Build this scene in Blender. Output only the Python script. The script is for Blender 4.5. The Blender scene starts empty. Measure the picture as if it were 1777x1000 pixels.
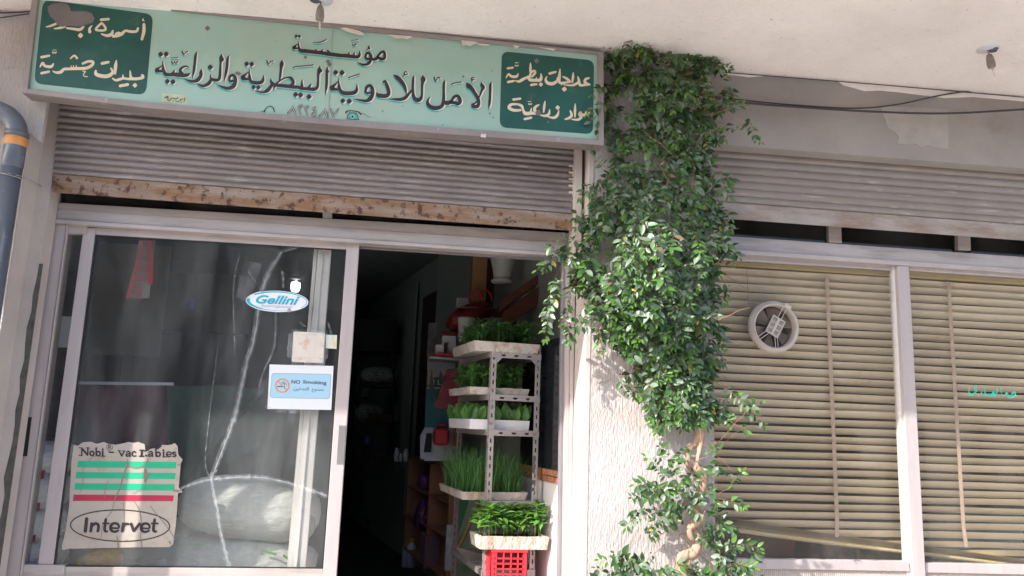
import bpy, bmesh, math, random
from math import radians as R, sin, cos, pi
from mathutils import Vector, Matrix, noise as mnoise

scene = bpy.context.scene
COL = scene.collection
random.seed(7)

# ------------------------------------------------------------------ camera
CAM = Vector((0.0, -4.2, 1.6))
FPX = 1350.0
YAW, PITCH, ROLL = R(7.549), R(9.935), R(2.039)
fwd = Vector((sin(YAW) * cos(PITCH), cos(YAW) * cos(PITCH), sin(PITCH)))
rgt0 = Vector((cos(YAW), -sin(YAW), 0))
up0 = rgt0.cross(fwd)
rgt = cos(ROLL) * rgt0 + sin(ROLL) * up0
upv = -sin(ROLL) * rgt0 + cos(ROLL) * up0
cam_data = bpy.data.cameras.new('camera')
cam = bpy.data.objects.new('camera', cam_data)
COL.objects.link(cam)
rot = Matrix((rgt, upv, -fwd)).transposed()
cam.matrix_world = Matrix.Translation(CAM) @ rot.to_4x4()
cam_data.sensor_width = 36.0
cam_data.lens = 36.0 * FPX / 1777.0
cam_data.clip_start = 0.05
cam_data.clip_end = 500
scene.camera = cam

# ------------------------------------------------------------------ sky, sun, exposure
LIGHT = Vector((1.10, 0.58, -0.90)).normalized()      # the way sunlight travels
sun_el = math.asin(-LIGHT.z)
sun_dir = -LIGHT
world = bpy.data.worlds.new('World')
scene.world = world
world.use_nodes = True
wn = world.node_tree
for n in list(wn.nodes): wn.nodes.remove(n)
wo = wn.nodes.new('ShaderNodeOutputWorld')
wb = wn.nodes.new('ShaderNodeBackground')
sk = wn.nodes.new('ShaderNodeTexSky')
sk.sky_type = 'NISHITA'
sk.sun_disc = False
sk.sun_elevation = sun_el
sk.sun_rotation = math.atan2(sun_dir.x, sun_dir.y)
sk.air_density = 1.0
sk.dust_density = 2.0
sk.ozone_density = 1.0
wb.inputs['Strength'].default_value = 0.15
wn.links.new(sk.outputs[0], wb.inputs[0])
wn.links.new(wb.outputs[0], wo.inputs[0])
sd = bpy.data.lights.new('sun', 'SUN')
sd.energy = 3.1
sd.angle = R(0.6)
sd.color = (1.0, 0.95, 0.90)
sun = bpy.data.objects.new('sun', sd)
COL.objects.link(sun)
sun.rotation_euler = LIGHT.to_track_quat('-Z', 'Y').to_euler()
sun.location = (-5, -8, 9)
scene.view_settings.view_transform = 'Standard'
scene.view_settings.look = 'None'
scene.view_settings.exposure = 1.55
scene.view_settings.gamma = 1.0
scene.view_settings.use_curve_mapping = False
scene.render.engine = 'CYCLES'
scene.cycles.max_bounces = 10
scene.cycles.diffuse_bounces = 5
scene.cycles.transparent_max_bounces = 16

# ------------------------------------------------------------------ helpers
def ray(px, py):
    return (fwd + rgt * ((px - 888.5) / FPX) - upv * ((py - 500.0) / FPX))
def at(px, py, Y):
    """world point on the vertical plane y = Y seen at photo pixel (px, py)"""
    r = ray(px, py)
    return CAM + r * ((Y - CAM.y) / r.y)
def atz(px, py, Z):
    r = ray(px, py)
    return CAM + r * ((Z - CAM.z) / r.z)

class MB:
    def band(s, top, bot, Y, t, mi=0):
        """plate whose top and bottom edges are polylines of photo points on plane Y"""
        n = len(top)
        f = [at(p[0], p[1], Y) for p in top] + [at(p[0], p[1], Y) for p in bot]
        k = [p + Vector((0, t, 0)) for p in f]
        vs = f + k; m = 2 * n; fs = []
        for i in range(n - 1):
            fs += [(i, i + 1, n + i + 1, n + i), (m + i, m + n + i, m + n + i + 1, m + i + 1), (i, m + i, m + i + 1, i + 1), (n + i, n + i + 1, m + n + i + 1, m + n + i)]
        fs += [(0, n, m + n, m), (n - 1, m + n - 1, m + 2 * n - 1, 2 * n - 1)]
        return s.add(vs, fs, mi)
    def __init__(s):
        s.v = []; s.f = []; s.m = []
    def add(s, vs, fs, mi=0):
        b = len(s.v)
        s.v += [tuple(v) for v in vs]
        for f in fs:
            s.f.append(tuple(i + b for i in f)); s.m.append(mi)
        return s
    def quad(s, a, b, c, d, mi=0): return s.add([a, b, c, d], [(0, 1, 2, 3)], mi)
    def box(s, x0, x1, y0, y1, z0, z1, mi=0):
        vs = [(x, y, z) for z in (z0, z1) for y in (y0, y1) for x in (x0, x1)]
        return s.add(vs, [(0, 1, 5, 4), (1, 3, 7, 5), (3, 2, 6, 7), (2, 0, 4, 6), (4, 5, 7, 6), (0, 2, 3, 1)], mi)
    def hexa(s, lo, hi, mi=0):
        """lo, hi: 4 points each (same order)"""
        vs = list(lo) + list(hi)
        return s.add(vs, [(0, 1, 5, 4), (1, 2, 6, 5), (2, 3, 7, 6), (3, 0, 4, 7), (4, 5, 6, 7), (3, 2, 1, 0)], mi)
    def obox(s, c, dx, dy, dz, rz=0.0, mi=0, rx=0.0, ry=0.0):
        """box with centre c, sizes, rotated"""
        m = Matrix.Translation(c) @ Matrix.Rotation(rz, 4, 'Z') @ Matrix.Rotation(ry, 4, 'Y') @ Matrix.Rotation(rx, 4, 'X')
        vs = [m @ Vector((x * dx / 2, y * dy / 2, z * dz / 2)) for z in (-1, 1) for y in (-1, 1) for x in (-1, 1)]
        return s.add(vs, [(0, 1, 5, 4), (1, 3, 7, 5), (3, 2, 6, 7), (2, 0, 4, 6), (4, 5, 7, 6), (0, 2, 3, 1)], mi)
    def slab(s, tl, tr, br, bl, Y, t, mi=0):
        """plate whose front face has four photo-measured corners on plane Y, thickness t going in (+Y)"""
        f = [at(p[0], p[1], Y) for p in (tl, tr, br, bl)]
        b = [p + Vector((0, t, 0)) for p in f]
        return s.hexa(f, b, mi)
    def prism(s, pts, off, mi=0):
        n = len(pts)
        pts = [Vector(p) for p in pts]; off = Vector(off)
        vs = pts + [p + off for p in pts]
        fs = [tuple(range(n)), tuple(range(2 * n - 1, n - 1, -1))]
        for i in range(n):
            j = (i + 1) % n
            fs.append((i, i + n, j + n, j))
        return s.add(vs, fs, mi)
    def tube(s, pts, rads, n=8, mi=0, cap=True):
        pts = [Vector(p) for p in pts]
        if not hasattr(rads, '__len__'): rads = [rads] * len(pts)
        b = len(s.v); up = Vector((0, 0, 1)); prev = None
        for i, p in enumerate(pts):
            d = (pts[min(i + 1, len(pts) - 1)] - pts[max(i - 1, 0)])
            if d.length < 1e-9: d = Vector((0, 0, 1))
            d.normalize()
            if prev is None:
                a = d.orthogonal().normalized()
            else:
                a = (prev - d * prev.dot(d)).normalized()
            prev = a; c = d.cross(a)
            for k in range(n):
                t = 2 * pi * k / n
                s.v.append(tuple(p + (a * cos(t) + c * sin(t)) * rads[i]))
        for i in range(len(pts) - 1):
            for k in range(n):
                k2 = (k + 1) % n
                s.f.append((b + i * n + k, b + i * n + k2, b + (i + 1) * n + k2, b + (i + 1) * n + k)); s.m.append(mi)
        if cap:
            s.f.append(tuple(b + k for k in reversed(range(n)))); s.m.append(mi)
            e = b + (len(pts) - 1) * n
            s.f.append(tuple(e + k for k in range(n))); s.m.append(mi)
        return s
    def lathe(s, prof, c, axis='Z', n=24, mi=0, mat=None):
        """prof: (radius, height) list"""
        c = Vector(c); b = len(s.v)
        for (r, h) in prof:
            for k in range(n):
                t = 2 * pi * k / n
                if axis == 'Z': v = Vector((r * cos(t), r * sin(t), h))
                else: v = Vector((r * cos(t), h, r * sin(t)))
                if mat: v = mat @ v
                s.v.append(tuple(c + v))
        for i in range(len(prof) - 1):
            for k in range(n):
                k2 = (k + 1) % n
                s.f.append((b + i * n + k, b + i * n + k2, b + (i + 1) * n + k2, b + (i + 1) * n + k)); s.m.append(mi)
        return s
    def build(s, name, mat, parent=None, smooth=False, bevel=0.0, auto=False):
        me = bpy.data.meshes.new(name)
        me.from_pydata(s.v, [], s.f)
        mats = mat if isinstance(mat, (list, tuple)) else [mat]
        for m in mats: me.materials.append(m)
        if len(mats) > 1:
            me.polygons.foreach_set('material_index', s.m)
        bm = bmesh.new(); bm.from_mesh(me)
        bmesh.ops.recalc_face_normals(bm, faces=bm.faces)
        bm.to_mesh(me); bm.free()
        if smooth: me.polygons.foreach_set('use_smooth', [True] * len(me.polygons))
        o = bpy.data.objects.new(name, me)
        COL.objects.link(o)
        if bevel:
            md = o.modifiers.new('bevel', 'BEVEL'); md.width = bevel; md.segments = 2; md.limit_method = 'ANGLE'
            md.harden_normals = False
        if parent: adopt(o, parent)
        return o

def adopt(o, parent):
    o.parent = parent
    off = Vector((0, 0, 0)); p = parent
    while p is not None:
        off += p.location; p = p.parent
    # parents are never rotated or scaled, so the inverse is the summed translation
    o.matrix_parent_inverse = Matrix.Translation(-off)
    return o

def tag(o, label=None, cat=None, group=None, kind=None):
    if label: o['label'] = label
    if cat: o['category'] = cat
    if group: o['group'] = group
    if kind: o['kind'] = kind
    return o
def thing(name, loc, label, cat, group=None, kind=None):
    o = bpy.data.objects.new(name, None)
    o.empty_display_size = 0.1
    COL.objects.link(o); o.location = loc
    return tag(o, label, cat, group, kind)

# ------------------------------------------------------------------ materials
def M(name, col, rough=0.6, metal=0.0, bump=0.0, bscale=60.0, bstr=(1, 1, 1), var=0.0, vscale=4.0, vstr=(1, 1, 1),
      dirt=None, dscale=6.0, dstr=(1, 1, 1), dlo=0.5, dhi=0.65, dirt2=None, d2scale=20.0, d2lo=0.55, d2hi=0.65,
      spec=0.5, emis=None, estr=0.0, trans=0.0, detail=5.0, sss=0.0, bdist=0.01, coat=0.0, objrand=0.0):
    m = bpy.data.materials.new(name); m.use_nodes = True
    nt = m.node_tree; N = nt.nodes; L = nt.links
    p = N['Principled BSDF']
    p.inputs['Base Color'].default_value = (*col, 1)
    p.inputs['Roughness'].default_value = rough
    p.inputs['Metallic'].default_value = metal
    p.inputs['Specular IOR Level'].default_value = spec
    if coat: p.inputs['Coat Weight'].default_value = coat; p.inputs['Coat Roughness'].default_value = 0.15
    if emis: p.inputs['Emission Color'].default_value = (*emis, 1); p.inputs['Emission Strength'].default_value = estr
    tc = N.new('ShaderNodeTexCoord')
    def nz(scale, stretch, det=detail, rgh=0.55, off=0.0):
        mp = N.new('ShaderNodeMapping'); mp.inputs['Scale'].default_value = stretch
        mp.inputs['Location'].default_value = (off, off * 1.7, off * .6)
        L.new(tc.outputs['Object'], mp.inputs['Vector'])
        t = N.new('ShaderNodeTexNoise'); t.inputs['Scale'].default_value = scale
        t.inputs['Detail'].default_value = det; t.inputs['Roughness'].default_value = rgh
        L.new(mp.outputs[0], t.inputs['Vector'])
        return t.outputs['Fac']
    def ramp(fac, lo, hi):
        r = N.new('ShaderNodeMapRange'); r.inputs['From Min'].default_value = lo; r.inputs['From Max'].default_value = hi
        r.clamp = True; L.new(fac, r.inputs['Value']); return r.outputs[0]
    def mix(fac, a, b, mode='MIX'):
        x = N.new('ShaderNodeMix'); x.data_type = 'RGBA'; x.blend_type = mode
        if isinstance(fac, float): x.inputs['Factor'].default_value = fac
        else: L.new(fac, x.inputs['Factor'])
        for s_, v in ((6, a), (7, b)):
            if isinstance(v, tuple): x.inputs[s_].default_value = (*v, 1)
            else: L.new(v, x.inputs[s_])
        return x.outputs[2]
    c = col
    if var:
        lo = tuple(max(0, k * (1 - var)) for k in col); hi = tuple(min(1, k * (1 + var)) for k in col)
        c = mix(ramp(nz(vscale, vstr), 0.3, 0.7), lo, hi)
    if objrand:
        oi = N.new('ShaderNodeObjectInfo'); hs = N.new('ShaderNodeHueSaturation')
        mr = N.new('ShaderNodeMapRange'); mr.inputs['To Min'].default_value = 1 - objrand; mr.inputs['To Max'].default_value = 1 + objrand
        L.new(oi.outputs['Random'], mr.inputs['Value']); L.new(mr.outputs[0], hs.inputs['Value'])
        if isinstance(c, tuple): hs.inputs['Color'].default_value = (*c, 1)
        else: L.new(c, hs.inputs['Color'])
        c = hs.outputs[0]
    if dirt:
        c = mix(ramp(nz(dscale, dstr, 8.0, 0.65, 3.1), dlo, dhi), c, dirt)
    if dirt2:
        c = mix(ramp(nz(d2scale, (1, 1, 1), 8.0, 0.7, 7.7), d2lo, d2hi), c, dirt2)
    if not isinstance(c, tuple): L.new(c, p.inputs['Base Color'])
    if bump:
        b = N.new('ShaderNodeBump'); b.inputs['Strength'].default_value = bump; b.inputs['Distance'].default_value = bdist
        L.new(nz(bscale, bstr, 6.0, 0.6, 1.3), b.inputs['Height'])
        L.new(b.outputs[0], p.inputs['Normal'])
    if trans:
        # thin translucent sheet
        o = N['Material Output']; t = N.new('ShaderNodeBsdfTranslucent'); ms = N.new('ShaderNodeMixShader')
        ms.inputs[0].default_value = trans
        if isinstance(c, tuple): t.inputs[0].default_value = (*c, 1)
        else: L.new(c, t.inputs[0])
        L.new(p.outputs[0], ms.inputs[1]); L.new(t.outputs[0], ms.inputs[2]); L.new(ms.outputs[0], o.inputs[0])
    return m

def glassmat(name, tint=(0.86, 0.9, 0.9), dust=0.05, dustcol=(0.6, 0.6, 0.58), dlo=0.35, dhi=0.8, ior=1.5, vstr=(1, 1, 0.25), rough=0.02):
    """window pane: lets light straight through, reflects by Fresnel, carries a film of dust"""
    m = bpy.data.materials.new(name); m.use_nodes = True
    nt = m.node_tree; N = nt.nodes; L = nt.links
    N.remove(N['Principled BSDF']); o = N['Material Output']
    tr = N.new('ShaderNodeBsdfTransparent'); tr.inputs[0].default_value = (*tint, 1)
    gl = N.new('ShaderNodeBsdfGlossy'); gl.inputs['Roughness'].default_value = rough
    fr = N.new('ShaderNodeFresnel'); fr.inputs[0].default_value = ior
    a = N.new('ShaderNodeMixShader'); ge = N.new('ShaderNodeNewGeometry'); iv = N.new('ShaderNodeMath'); iv.operation = 'SUBTRACT'; iv.inputs[0].default_value = 1.0
    L.new(ge.outputs['Backfacing'], iv.inputs[1]); mu = N.new('ShaderNodeMath'); mu.operation = 'MULTIPLY'
    L.new(fr.outputs[0], mu.inputs[0]); L.new(iv.outputs[0], mu.inputs[1]); L.new(mu.outputs[0], a.inputs[0]); L.new(tr.outputs[0], a.inputs[1]); L.new(gl.outputs[0], a.inputs[2])
    df = N.new('ShaderNodeBsdfDiffuse'); df.inputs[0].default_value = (*dustcol, 1)
    tl = N.new('ShaderNodeBsdfTranslucent'); tl.inputs[0].default_value = (*dustcol, 1)
    dd = N.new('ShaderNodeMixShader'); dd.inputs[0].default_value = 0.4
    L.new(df.outputs[0], dd.inputs[1]); L.new(tl.outputs[0], dd.inputs[2])
    tc = N.new('ShaderNodeTexCoord'); mp = N.new('ShaderNodeMapping'); mp.inputs['Scale'].default_value = vstr
    L.new(tc.outputs['Object'], mp.inputs[0])
    t = N.new('ShaderNodeTexNoise'); t.inputs['Scale'].default_value = 3.5; t.inputs['Detail'].default_value = 8; t.inputs['Roughness'].default_value = .6
    L.new(mp.outputs[0], t.inputs['Vector'])
    mr = N.new('ShaderNodeMapRange'); mr.inputs['From Min'].default_value = dlo; mr.inputs['From Max'].default_value = dhi
    mr.inputs['To Min'].default_value = dust * 0.3; mr.inputs['To Max'].default_value = dust * 1.8
    L.new(t.outputs['Fac'], mr.inputs[0])
    b = N.new('ShaderNodeMixShader'); L.new(mr.outputs[0], b.inputs[0]); L.new(a.outputs[0], b.inputs[1]); L.new(dd.outputs[0], b.inputs[2])
    L.new(b.outputs[0], o.inputs[0])
    return m
def tapemat(name, alpha=0.35, col=(0.75, 0.78, 0.8), lo=0.35, hi=0.65, scale=40.0, vstr=(1, 1, 0.3)):
    m = bpy.data.materials.new(name); m.use_nodes = True
    nt = m.node_tree; N = nt.nodes; L = nt.links
    p = N['Principled BSDF']; p.inputs['Base Color'].default_value = (*col, 1); p.inputs['Roughness'].default_value = 0.3
    o = N['Material Output']; tr = N.new('ShaderNodeBsdfTransparent'); ms = N.new('ShaderNodeMixShader')
    tc = N.new('ShaderNodeTexCoord'); mp = N.new('ShaderNodeMapping'); mp.inputs['Scale'].default_value = vstr
    L.new(tc.outputs['Object'], mp.inputs[0])
    t = N.new('ShaderNodeTexNoise'); t.inputs['Scale'].default_value = scale; t.inputs['Detail'].default_value = 6
    L.new(mp.outputs[0], t.inputs['Vector'])
    mr = N.new('ShaderNodeMapRange'); mr.inputs['From Min'].default_value = lo; mr.inputs['From Max'].default_value = hi
    mr.inputs['To Min'].default_value = alpha * 0.35; mr.inputs['To Max'].default_value = min(1, alpha * 1.7)
    L.new(t.outputs['Fac'], mr.inputs[0])
    L.new(mr.outputs[0], ms.inputs[0]); L.new(tr.outputs[0], ms.inputs[1]); L.new(p.outputs[0], ms.inputs[2]); L.new(ms.outputs[0], o.inputs[0])
    return m

MAT = dict(
    plaster=M('rough_plaster', (0.50, 0.455, 0.435), 0.85, bump=0.8, bscale=34, bstr=(3.0, 3.0, 0.8), bdist=0.012, var=0.09, vscale=2.0, dirt=(0.40, 0.335, 0.29), dscale=2.4, dlo=.52, dhi=.8, dirt2=(.3, .26, .23), d2scale=9, d2lo=.66, d2hi=.8),
    smooth=M('smooth_plaster', (0.52, 0.455, 0.415), 0.8, bump=0.25, bscale=40, var=0.1, vscale=3, dirt=(0.38, 0.32, 0.27), dscale=5, dstr=(1, 1, .4), dlo=.58, dhi=.78, dirt2=(0.3, .26, .22), d2scale=30, d2lo=.68, d2hi=.74),
    soffit=M('soffit_paint', (0.84, 0.775, 0.725), 0.85, bump=0.9, bscale=48, bdist=0.01, var=0.09, vscale=1.1, dirt=(0.68, 0.61, 0.56), dscale=1.6, dlo=.5, dhi=.85, dirt2=(0.30, .24, .2), d2scale=34, d2lo=.635, d2hi=.70),
    lintel=M('grey_concrete', (0.30, 0.272, 0.255), 0.85, bump=0.3, bscale=35, var=0.14, vscale=1.6, dirt=(0.25, 0.2, 0.18), dscale=2.2, dlo=.55, dhi=.8, dirt2=(0.5, .46, .42), d2scale=9, d2lo=.68, d2hi=.75),
    patch=M('light_filler', (0.375, 0.34, 0.315), 0.85, bump=0.3, bscale=30, var=0.1, vscale=8),
    alu=M('grey_aluminium', (0.46, 0.405, 0.38), 0.45, metal=0.12, bump=0.05, bscale=30, bstr=(1, 1, 1), var=0.07, vscale=5, dirt=(0.25, 0.21, 0.19), dscale=7, dstr=(.3, 1, 2.6), dlo=.5, dhi=.8),
    alu_v=M('aluminium_stile', (0.47, 0.41, 0.40), 0.42, metal=0.12, var=0.06, vscale=6, vstr=(3, 1, .3), dirt=(0.4, 0.34, 0.33), dscale=8, dstr=(3, 1, .4), dlo=.58, dhi=.8),
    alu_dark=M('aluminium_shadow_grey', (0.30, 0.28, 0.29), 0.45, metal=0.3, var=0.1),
    white_alu=M('white_aluminium', (0.68, 0.66, 0.64), 0.4, var=0.05, dirt=(0.5, 0.46, 0.42), dscale=12, dlo=.6, dhi=.75),
    slat=M('shutter_slat_paint', (0.25, 0.215, 0.20), 0.5, metal=0.25, bump=0.15, bscale=40, bstr=(.3, 1, 3), var=0.14, vscale=3, vstr=(1, 1, 1.5), dirt=(0.48, 0.44, 0.43), dscale=5, dstr=(1, 1, 10), dlo=.55, dhi=.72, dirt2=(0.16, .13, .12), d2scale=14, d2lo=.66, d2hi=.74, objrand=.06),
    slat2=M('shutter_slat_paint_beige', (0.27, 0.23, 0.205), 0.5, metal=0.2, bump=0.15, bscale=40, bstr=(.3, 1, 3), var=0.12, vscale=3, dirt=(0.48, 0.44, 0.42), dscale=5, dstr=(1, 1, 10), dlo=.57, dhi=.72, dirt2=(0.18, .14, .12), d2scale=14, d2lo=.68, d2hi=.74, objrand=.06),
    rust=M('rusty_bar', (0.30, 0.25, 0.215), 0.75, bump=0.35, bscale=70, var=0.15, vscale=6, dirt=(0.235, 0.125, 0.06), dscale=5, dstr=(.6, 1, 4), dlo=.36, dhi=.60, dirt2=(0.085, .038, .025), d2scale=24, d2lo=.535, d2hi=.60),
    rustlip=M('brown_rust', (0.21, 0.12, 0.075), 0.8, bump=.3, bscale=60, var=.3, vscale=8, vstr=(1, 1, 3), dirt=(.42, .36, .3), dscale=12, dlo=.6, dhi=.68),
    rust2=M('faded_rusty_bar', (0.34, 0.30, 0.275), 0.75, bump=0.3, bscale=70, var=0.12, vscale=6, dirt=(0.22, 0.15, 0.11), dscale=5, dstr=(.6, 1, 2.5), dlo=.42, dhi=.66, dirt2=(0.13, .07, .05), d2scale=24, d2lo=.64, d2hi=.7),
    dark=M('dark_gap', (0.02, 0.018, 0.018), 0.7),
    mint=M('mint_sign_paint', (0.32, 0.485, 0.41), 0.38, bump=0.05, bscale=10, var=0.08, vscale=2.2, dirt=(0.37, 0.46, 0.36), dscale=2.4, dlo=.5, dhi=.75, dirt2=(0.27, .27, .22), d2scale=45, d2lo=.74, d2hi=.78, coat=.15),
    green=M('deep_green_paint', (0.007, 0.078, 0.062), 0.4, var=0.22, vscale=4, dirt=(0.07, 0.13, 0.09), dscale=6, dlo=.6, dhi=.78, dirt2=(0.16, .15, .13), d2scale=13, d2lo=.69, d2hi=.73),
    signframe=M('sign_frame_metal', (0.29, 0.25, 0.235), 0.5, metal=.3, var=0.12, vscale=5, dirt=(0.5, 0.45, 0.4), dscale=9, dlo=.62, dhi=.68),
    ink=M('black_letter_paint', (0.028, 0.02, 0.024), 0.45, var=.3, vscale=30),
    white=M('white_letter_edge', (0.75, 0.72, 0.66), 0.5),
    teal=M('teal_letter_shade', (0.055, 0.40, 0.37), 0.5),
    cream=M('cream_letter_paint', (0.72, 0.60, 0.44), 0.5, var=.1, vscale=20),
    peel=M('bare_patch_brown', (0.17, 0.145, 0.14), 0.7, var=.15, vscale=12),
    peel_light=M('old_paint_flake', (0.62, 0.55, 0.48), 0.7, var=.15, vscale=12),
    oldpaper=M('yellowed_tape', (0.50, 0.55, 0.37), 0.6, var=.1, vscale=20),
    pipe=M('grey_pvc', (0.115, 0.13, 0.155), 0.28, var=.06, vscale=4, dirt=(0.3, 0.3, 0.3), dscale=8, dlo=.62, dhi=.75),
    orange=M('orange_seal', (0.62, 0.27, 0.08), 0.5, var=.15, vscale=10),
    wire=M('black_cable', (0.035, 0.03, 0.035), 0.5),
    tie=M('galvanised_wire', (0.4, 0.38, 0.36), 0.4, metal=.8),
    bark=M('pale_bark', (0.40, 0.27, 0.19), 0.85, bump=0.9, bscale=45, bstr=(2, 2, .5), bdist=.008, var=.25, vscale=18, vstr=(2, 2, .5)),
    twig=M('red_brown_twig', (0.26, 0.14, 0.085), 0.7, var=.2, vscale=20),
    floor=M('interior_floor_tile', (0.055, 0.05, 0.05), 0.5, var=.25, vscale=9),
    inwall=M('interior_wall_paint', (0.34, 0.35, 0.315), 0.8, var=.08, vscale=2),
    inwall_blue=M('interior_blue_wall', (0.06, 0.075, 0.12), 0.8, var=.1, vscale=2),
    street=M('street_paving', (0.40, 0.37, 0.34), 0.85, bump=.3, bscale=30, var=.12, vscale=1.2),
    glass=glassmat('door_glass', tint=(.92, .92, .91), dust=0.125, dustcol=(.44, .47, .47), dlo=.40, dhi=.70),
    glass2=glassmat('window_glass', tint=(.94, .92, .90), dust=0.06, dustcol=(.6, .56, .5)),
    darkglass=glassmat('transom_glass', tint=(.35, .4, .38), dust=0.14, dustcol=(.3, .29, .27)),
    blind=M('beige_blind_slat', (0.74, 0.675, 0.52), 0.5, var=.07, vscale=3, dirt=(0.55, 0.46, 0.34), dscale=4, dlo=.55, dhi=.8, objrand=.05),
    blind_rail=M('yellow_cream_rail', (0.62, 0.54, 0.30), 0.45, var=.06, vscale=5),
    tapecloth=M('ladder_tape', (0.50, 0.40, 0.325), 0.8, var=.08, vscale=10),
    fan=M('aged_white_plastic', (0.55, 0.48, 0.42), 0.4, var=.08, vscale=9, dirt=(0.33, 0.27, 0.22), dscale=14, dlo=.58, dhi=.72),
    fanblade=M('dusty_fan_blade', (0.26, 0.205, 0.18), 0.6, var=.12, vscale=12),
    foam=M('weathered_polystyrene', (0.54, 0.48, 0.42), 0.85, bump=.5, bscale=50, var=.08, vscale=9, dirt=(0.34, 0.22, 0.14), dscale=12, dlo=.48, dhi=.66, dirt2=(.18, .15, .11), d2scale=35, d2lo=.67, d2hi=.71),
    foam_clean=M('clean_polystyrene', (0.74, 0.72, 0.72), 0.8, bump=.3, bscale=60, var=.05, vscale=9),
    foam_dirty=M('broken_polystyrene', (0.62, 0.55, 0.47), 0.9, bump=1.0, bscale=26, bstr=(2.2, 1, .8), bdist=.02, var=.12, vscale=14, dirt=(0.36, 0.24, 0.16), dscale=14, dstr=(2, 1, .7), dlo=.52, dhi=.64),
    steel=M('slotted_angle_steel', (0.40, 0.36, 0.345), 0.5, metal=.35, var=.1, vscale=9, dirt=(0.26, 0.14, 0.08), dscale=14, dlo=.62, dhi=.72),
    soil=M('dark_potting_soil', (0.035, 0.025, 0.018), 0.9, bump=.6, bscale=90),
    redcrate=M('red_plastic', (0.62, 0.03, 0.045), 0.4, var=.06, vscale=8),
    darkred=M('dark_red_plastic', (0.15, 0.008, 0.012), 0.4, var=.1, vscale=8),
    wood=M('red_brown_wood', (0.17, 0.055, 0.035), 0.5, bump=.1, bscale=20, bstr=(.3, 3, 3), var=.25, vscale=8, vstr=(.4, 4, 4)),
    shelfwood=M('orange_brown_board', (0.36, 0.16, 0.08), 0.55, var=.15, vscale=6, vstr=(3, 3, .4)),
    card=M('cardboard', (0.34, 0.17, 0.07), 0.8, var=.06, vscale=6),
    urn=M('cream_ceramic', (0.60, 0.58, 0.52), 0.35, var=.04),
    stringer=M('mahogany_stringer', (0.20, 0.07, 0.04), 0.45, var=.2, vscale=10, vstr=(1, 1, 4)),
    sack=M('white_woven_sack', (0.62, 0.64, 0.60), 0.5, bump=0.7, bscale=9, bstr=(1, 1, 2.2), bdist=.035, var=.08, vscale=4),
    sack_green=M('green_print', (0.12, 0.38, 0.08), 0.5),
    foilbag=M('crumpled_white_foil', (0.84, 0.90, 0.92), 0.22, bump=.9, bscale=16, bdist=.03, var=.08, vscale=8),
    goldbag=M('gold_foil', (0.72, 0.46, 0.12), 0.3, metal=.25, bump=1.0, bscale=18, bdist=.03),
    tarp=M('dark_green_tarpaulin', (0.02, 0.055, 0.042), 0.5, bump=.4, bscale=7, bdist=.05, var=.3, vscale=5),
    maroon=M('maroon_cloth', (0.11, 0.015, 0.035), 0.7, bump=.3, bscale=9, bdist=.03, var=.2, vscale=5),
    navy=M('navy_cloth', (0.02, 0.022, 0.045), 0.7, var=.3, vscale=4),
    greycard=M('grey_brown_panel', (0.15, 0.14, 0.125), 0.7, var=.15, vscale=5),
    bluething=M('blue_plastic', (0.02, 0.06, 0.35), 0.4),
    redpaper=M('red_perforated_plastic', (0.62, 0.05, 0.045), 0.45, trans=.25, var=.1, vscale=12),
    paper=M('white_paper', (0.72, 0.74, 0.76), 0.6, bump=.2, bscale=14, bdist=.01),
    bluepaper=M('pale_blue_print', (0.36, 0.58, 0.72), 0.55),
    printgrey=M('dark_grey_print', (0.07, 0.08, 0.10), 0.6),
    orangeprint=M('orange_print', (0.75, 0.24, 0.07), 0.6),
    sticker_old=M('aged_sticker_paper', (0.42, 0.37, 0.315), 0.5, bump=.3, bscale=16, bdist=.01, var=.08, vscale=8, dirt=(0.34, 0.26, 0.2), dscale=7, dlo=.58, dhi=.72, dirt2=(0.24, .18, .14), d2scale=26, d2lo=.66, d2hi=.7),
    stripegreen=M('green_stripe_print', (0.01, 0.40, 0.21), 0.5, var=.06, vscale=10),
    stripered=M('crimson_stripe_print', (0.40, 0.02, 0.06), 0.5, var=.1, vscale=10),
    crease=M('brown_crease_dirt', (0.24, 0.19, 0.15), 0.8),
    cyanprint=M('cyan_print', (0.02, 0.42, 0.56), 0.4),
    lavprint=M('grey_violet_print', (0.38, 0.33, 0.42), 0.5),
    stickerwhite=M('white_vinyl', (0.80, 0.80, 0.83), 0.35),
    plate=M('yellowed_plate', (0.66, 0.60, 0.53), 0.35, bump=.3, bscale=20, var=.08, vscale=14, dirt=(0.6, 0.42, 0.3), dscale=18, dlo=.58, dhi=.68),
    tape=tapemat('clear_tape', 0.12, lo=.44, hi=.62, scale=55, vstr=(1, 1, .6)),
    tape2=tapemat('loose_clear_film', 0.09, lo=.45, hi=.75, scale=22),
    lettape=tapemat('thin_tape_edge', 0.16, lo=.2, hi=.6),
    graff=tapemat('green_marker_paint', 1.0, col=(0.02, 0.62, 0.42), lo=.2, hi=.6, scale=80, vstr=(1, 1, 1)),
    lampglow=M('lit_lamp', (0.8, 0.9, 0.95), 0.4, emis=(0.72, 0.95, 1.0), estr=5.0),
    shade_panel=M('understair_shade_dark', (0.012, 0.014, 0.018), 0.12),  # near-black colour stands for the shade under the stair
    tile=M('brown_border_tile', (0.36, 0.16, 0.09), 0.35, var=.3, vscale=30),
    lowwall=M('white_lower_wall', (0.66, 0.62, 0.62), 0.6, var=.05, vscale=4),
    chrome=M('dull_nickel', (0.5, 0.47, 0.45), 0.3, metal=.8),
    purple=M('purple_packaging', (0.13, 0.03, 0.17), 0.3, var=.5, vscale=22, dirt=(.55, .45, .1), dscale=18, dlo=.66, dhi=.68),
    signgreen=M('green_board_print', (0.01, 0.14, 0.08), 0.5),
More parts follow.
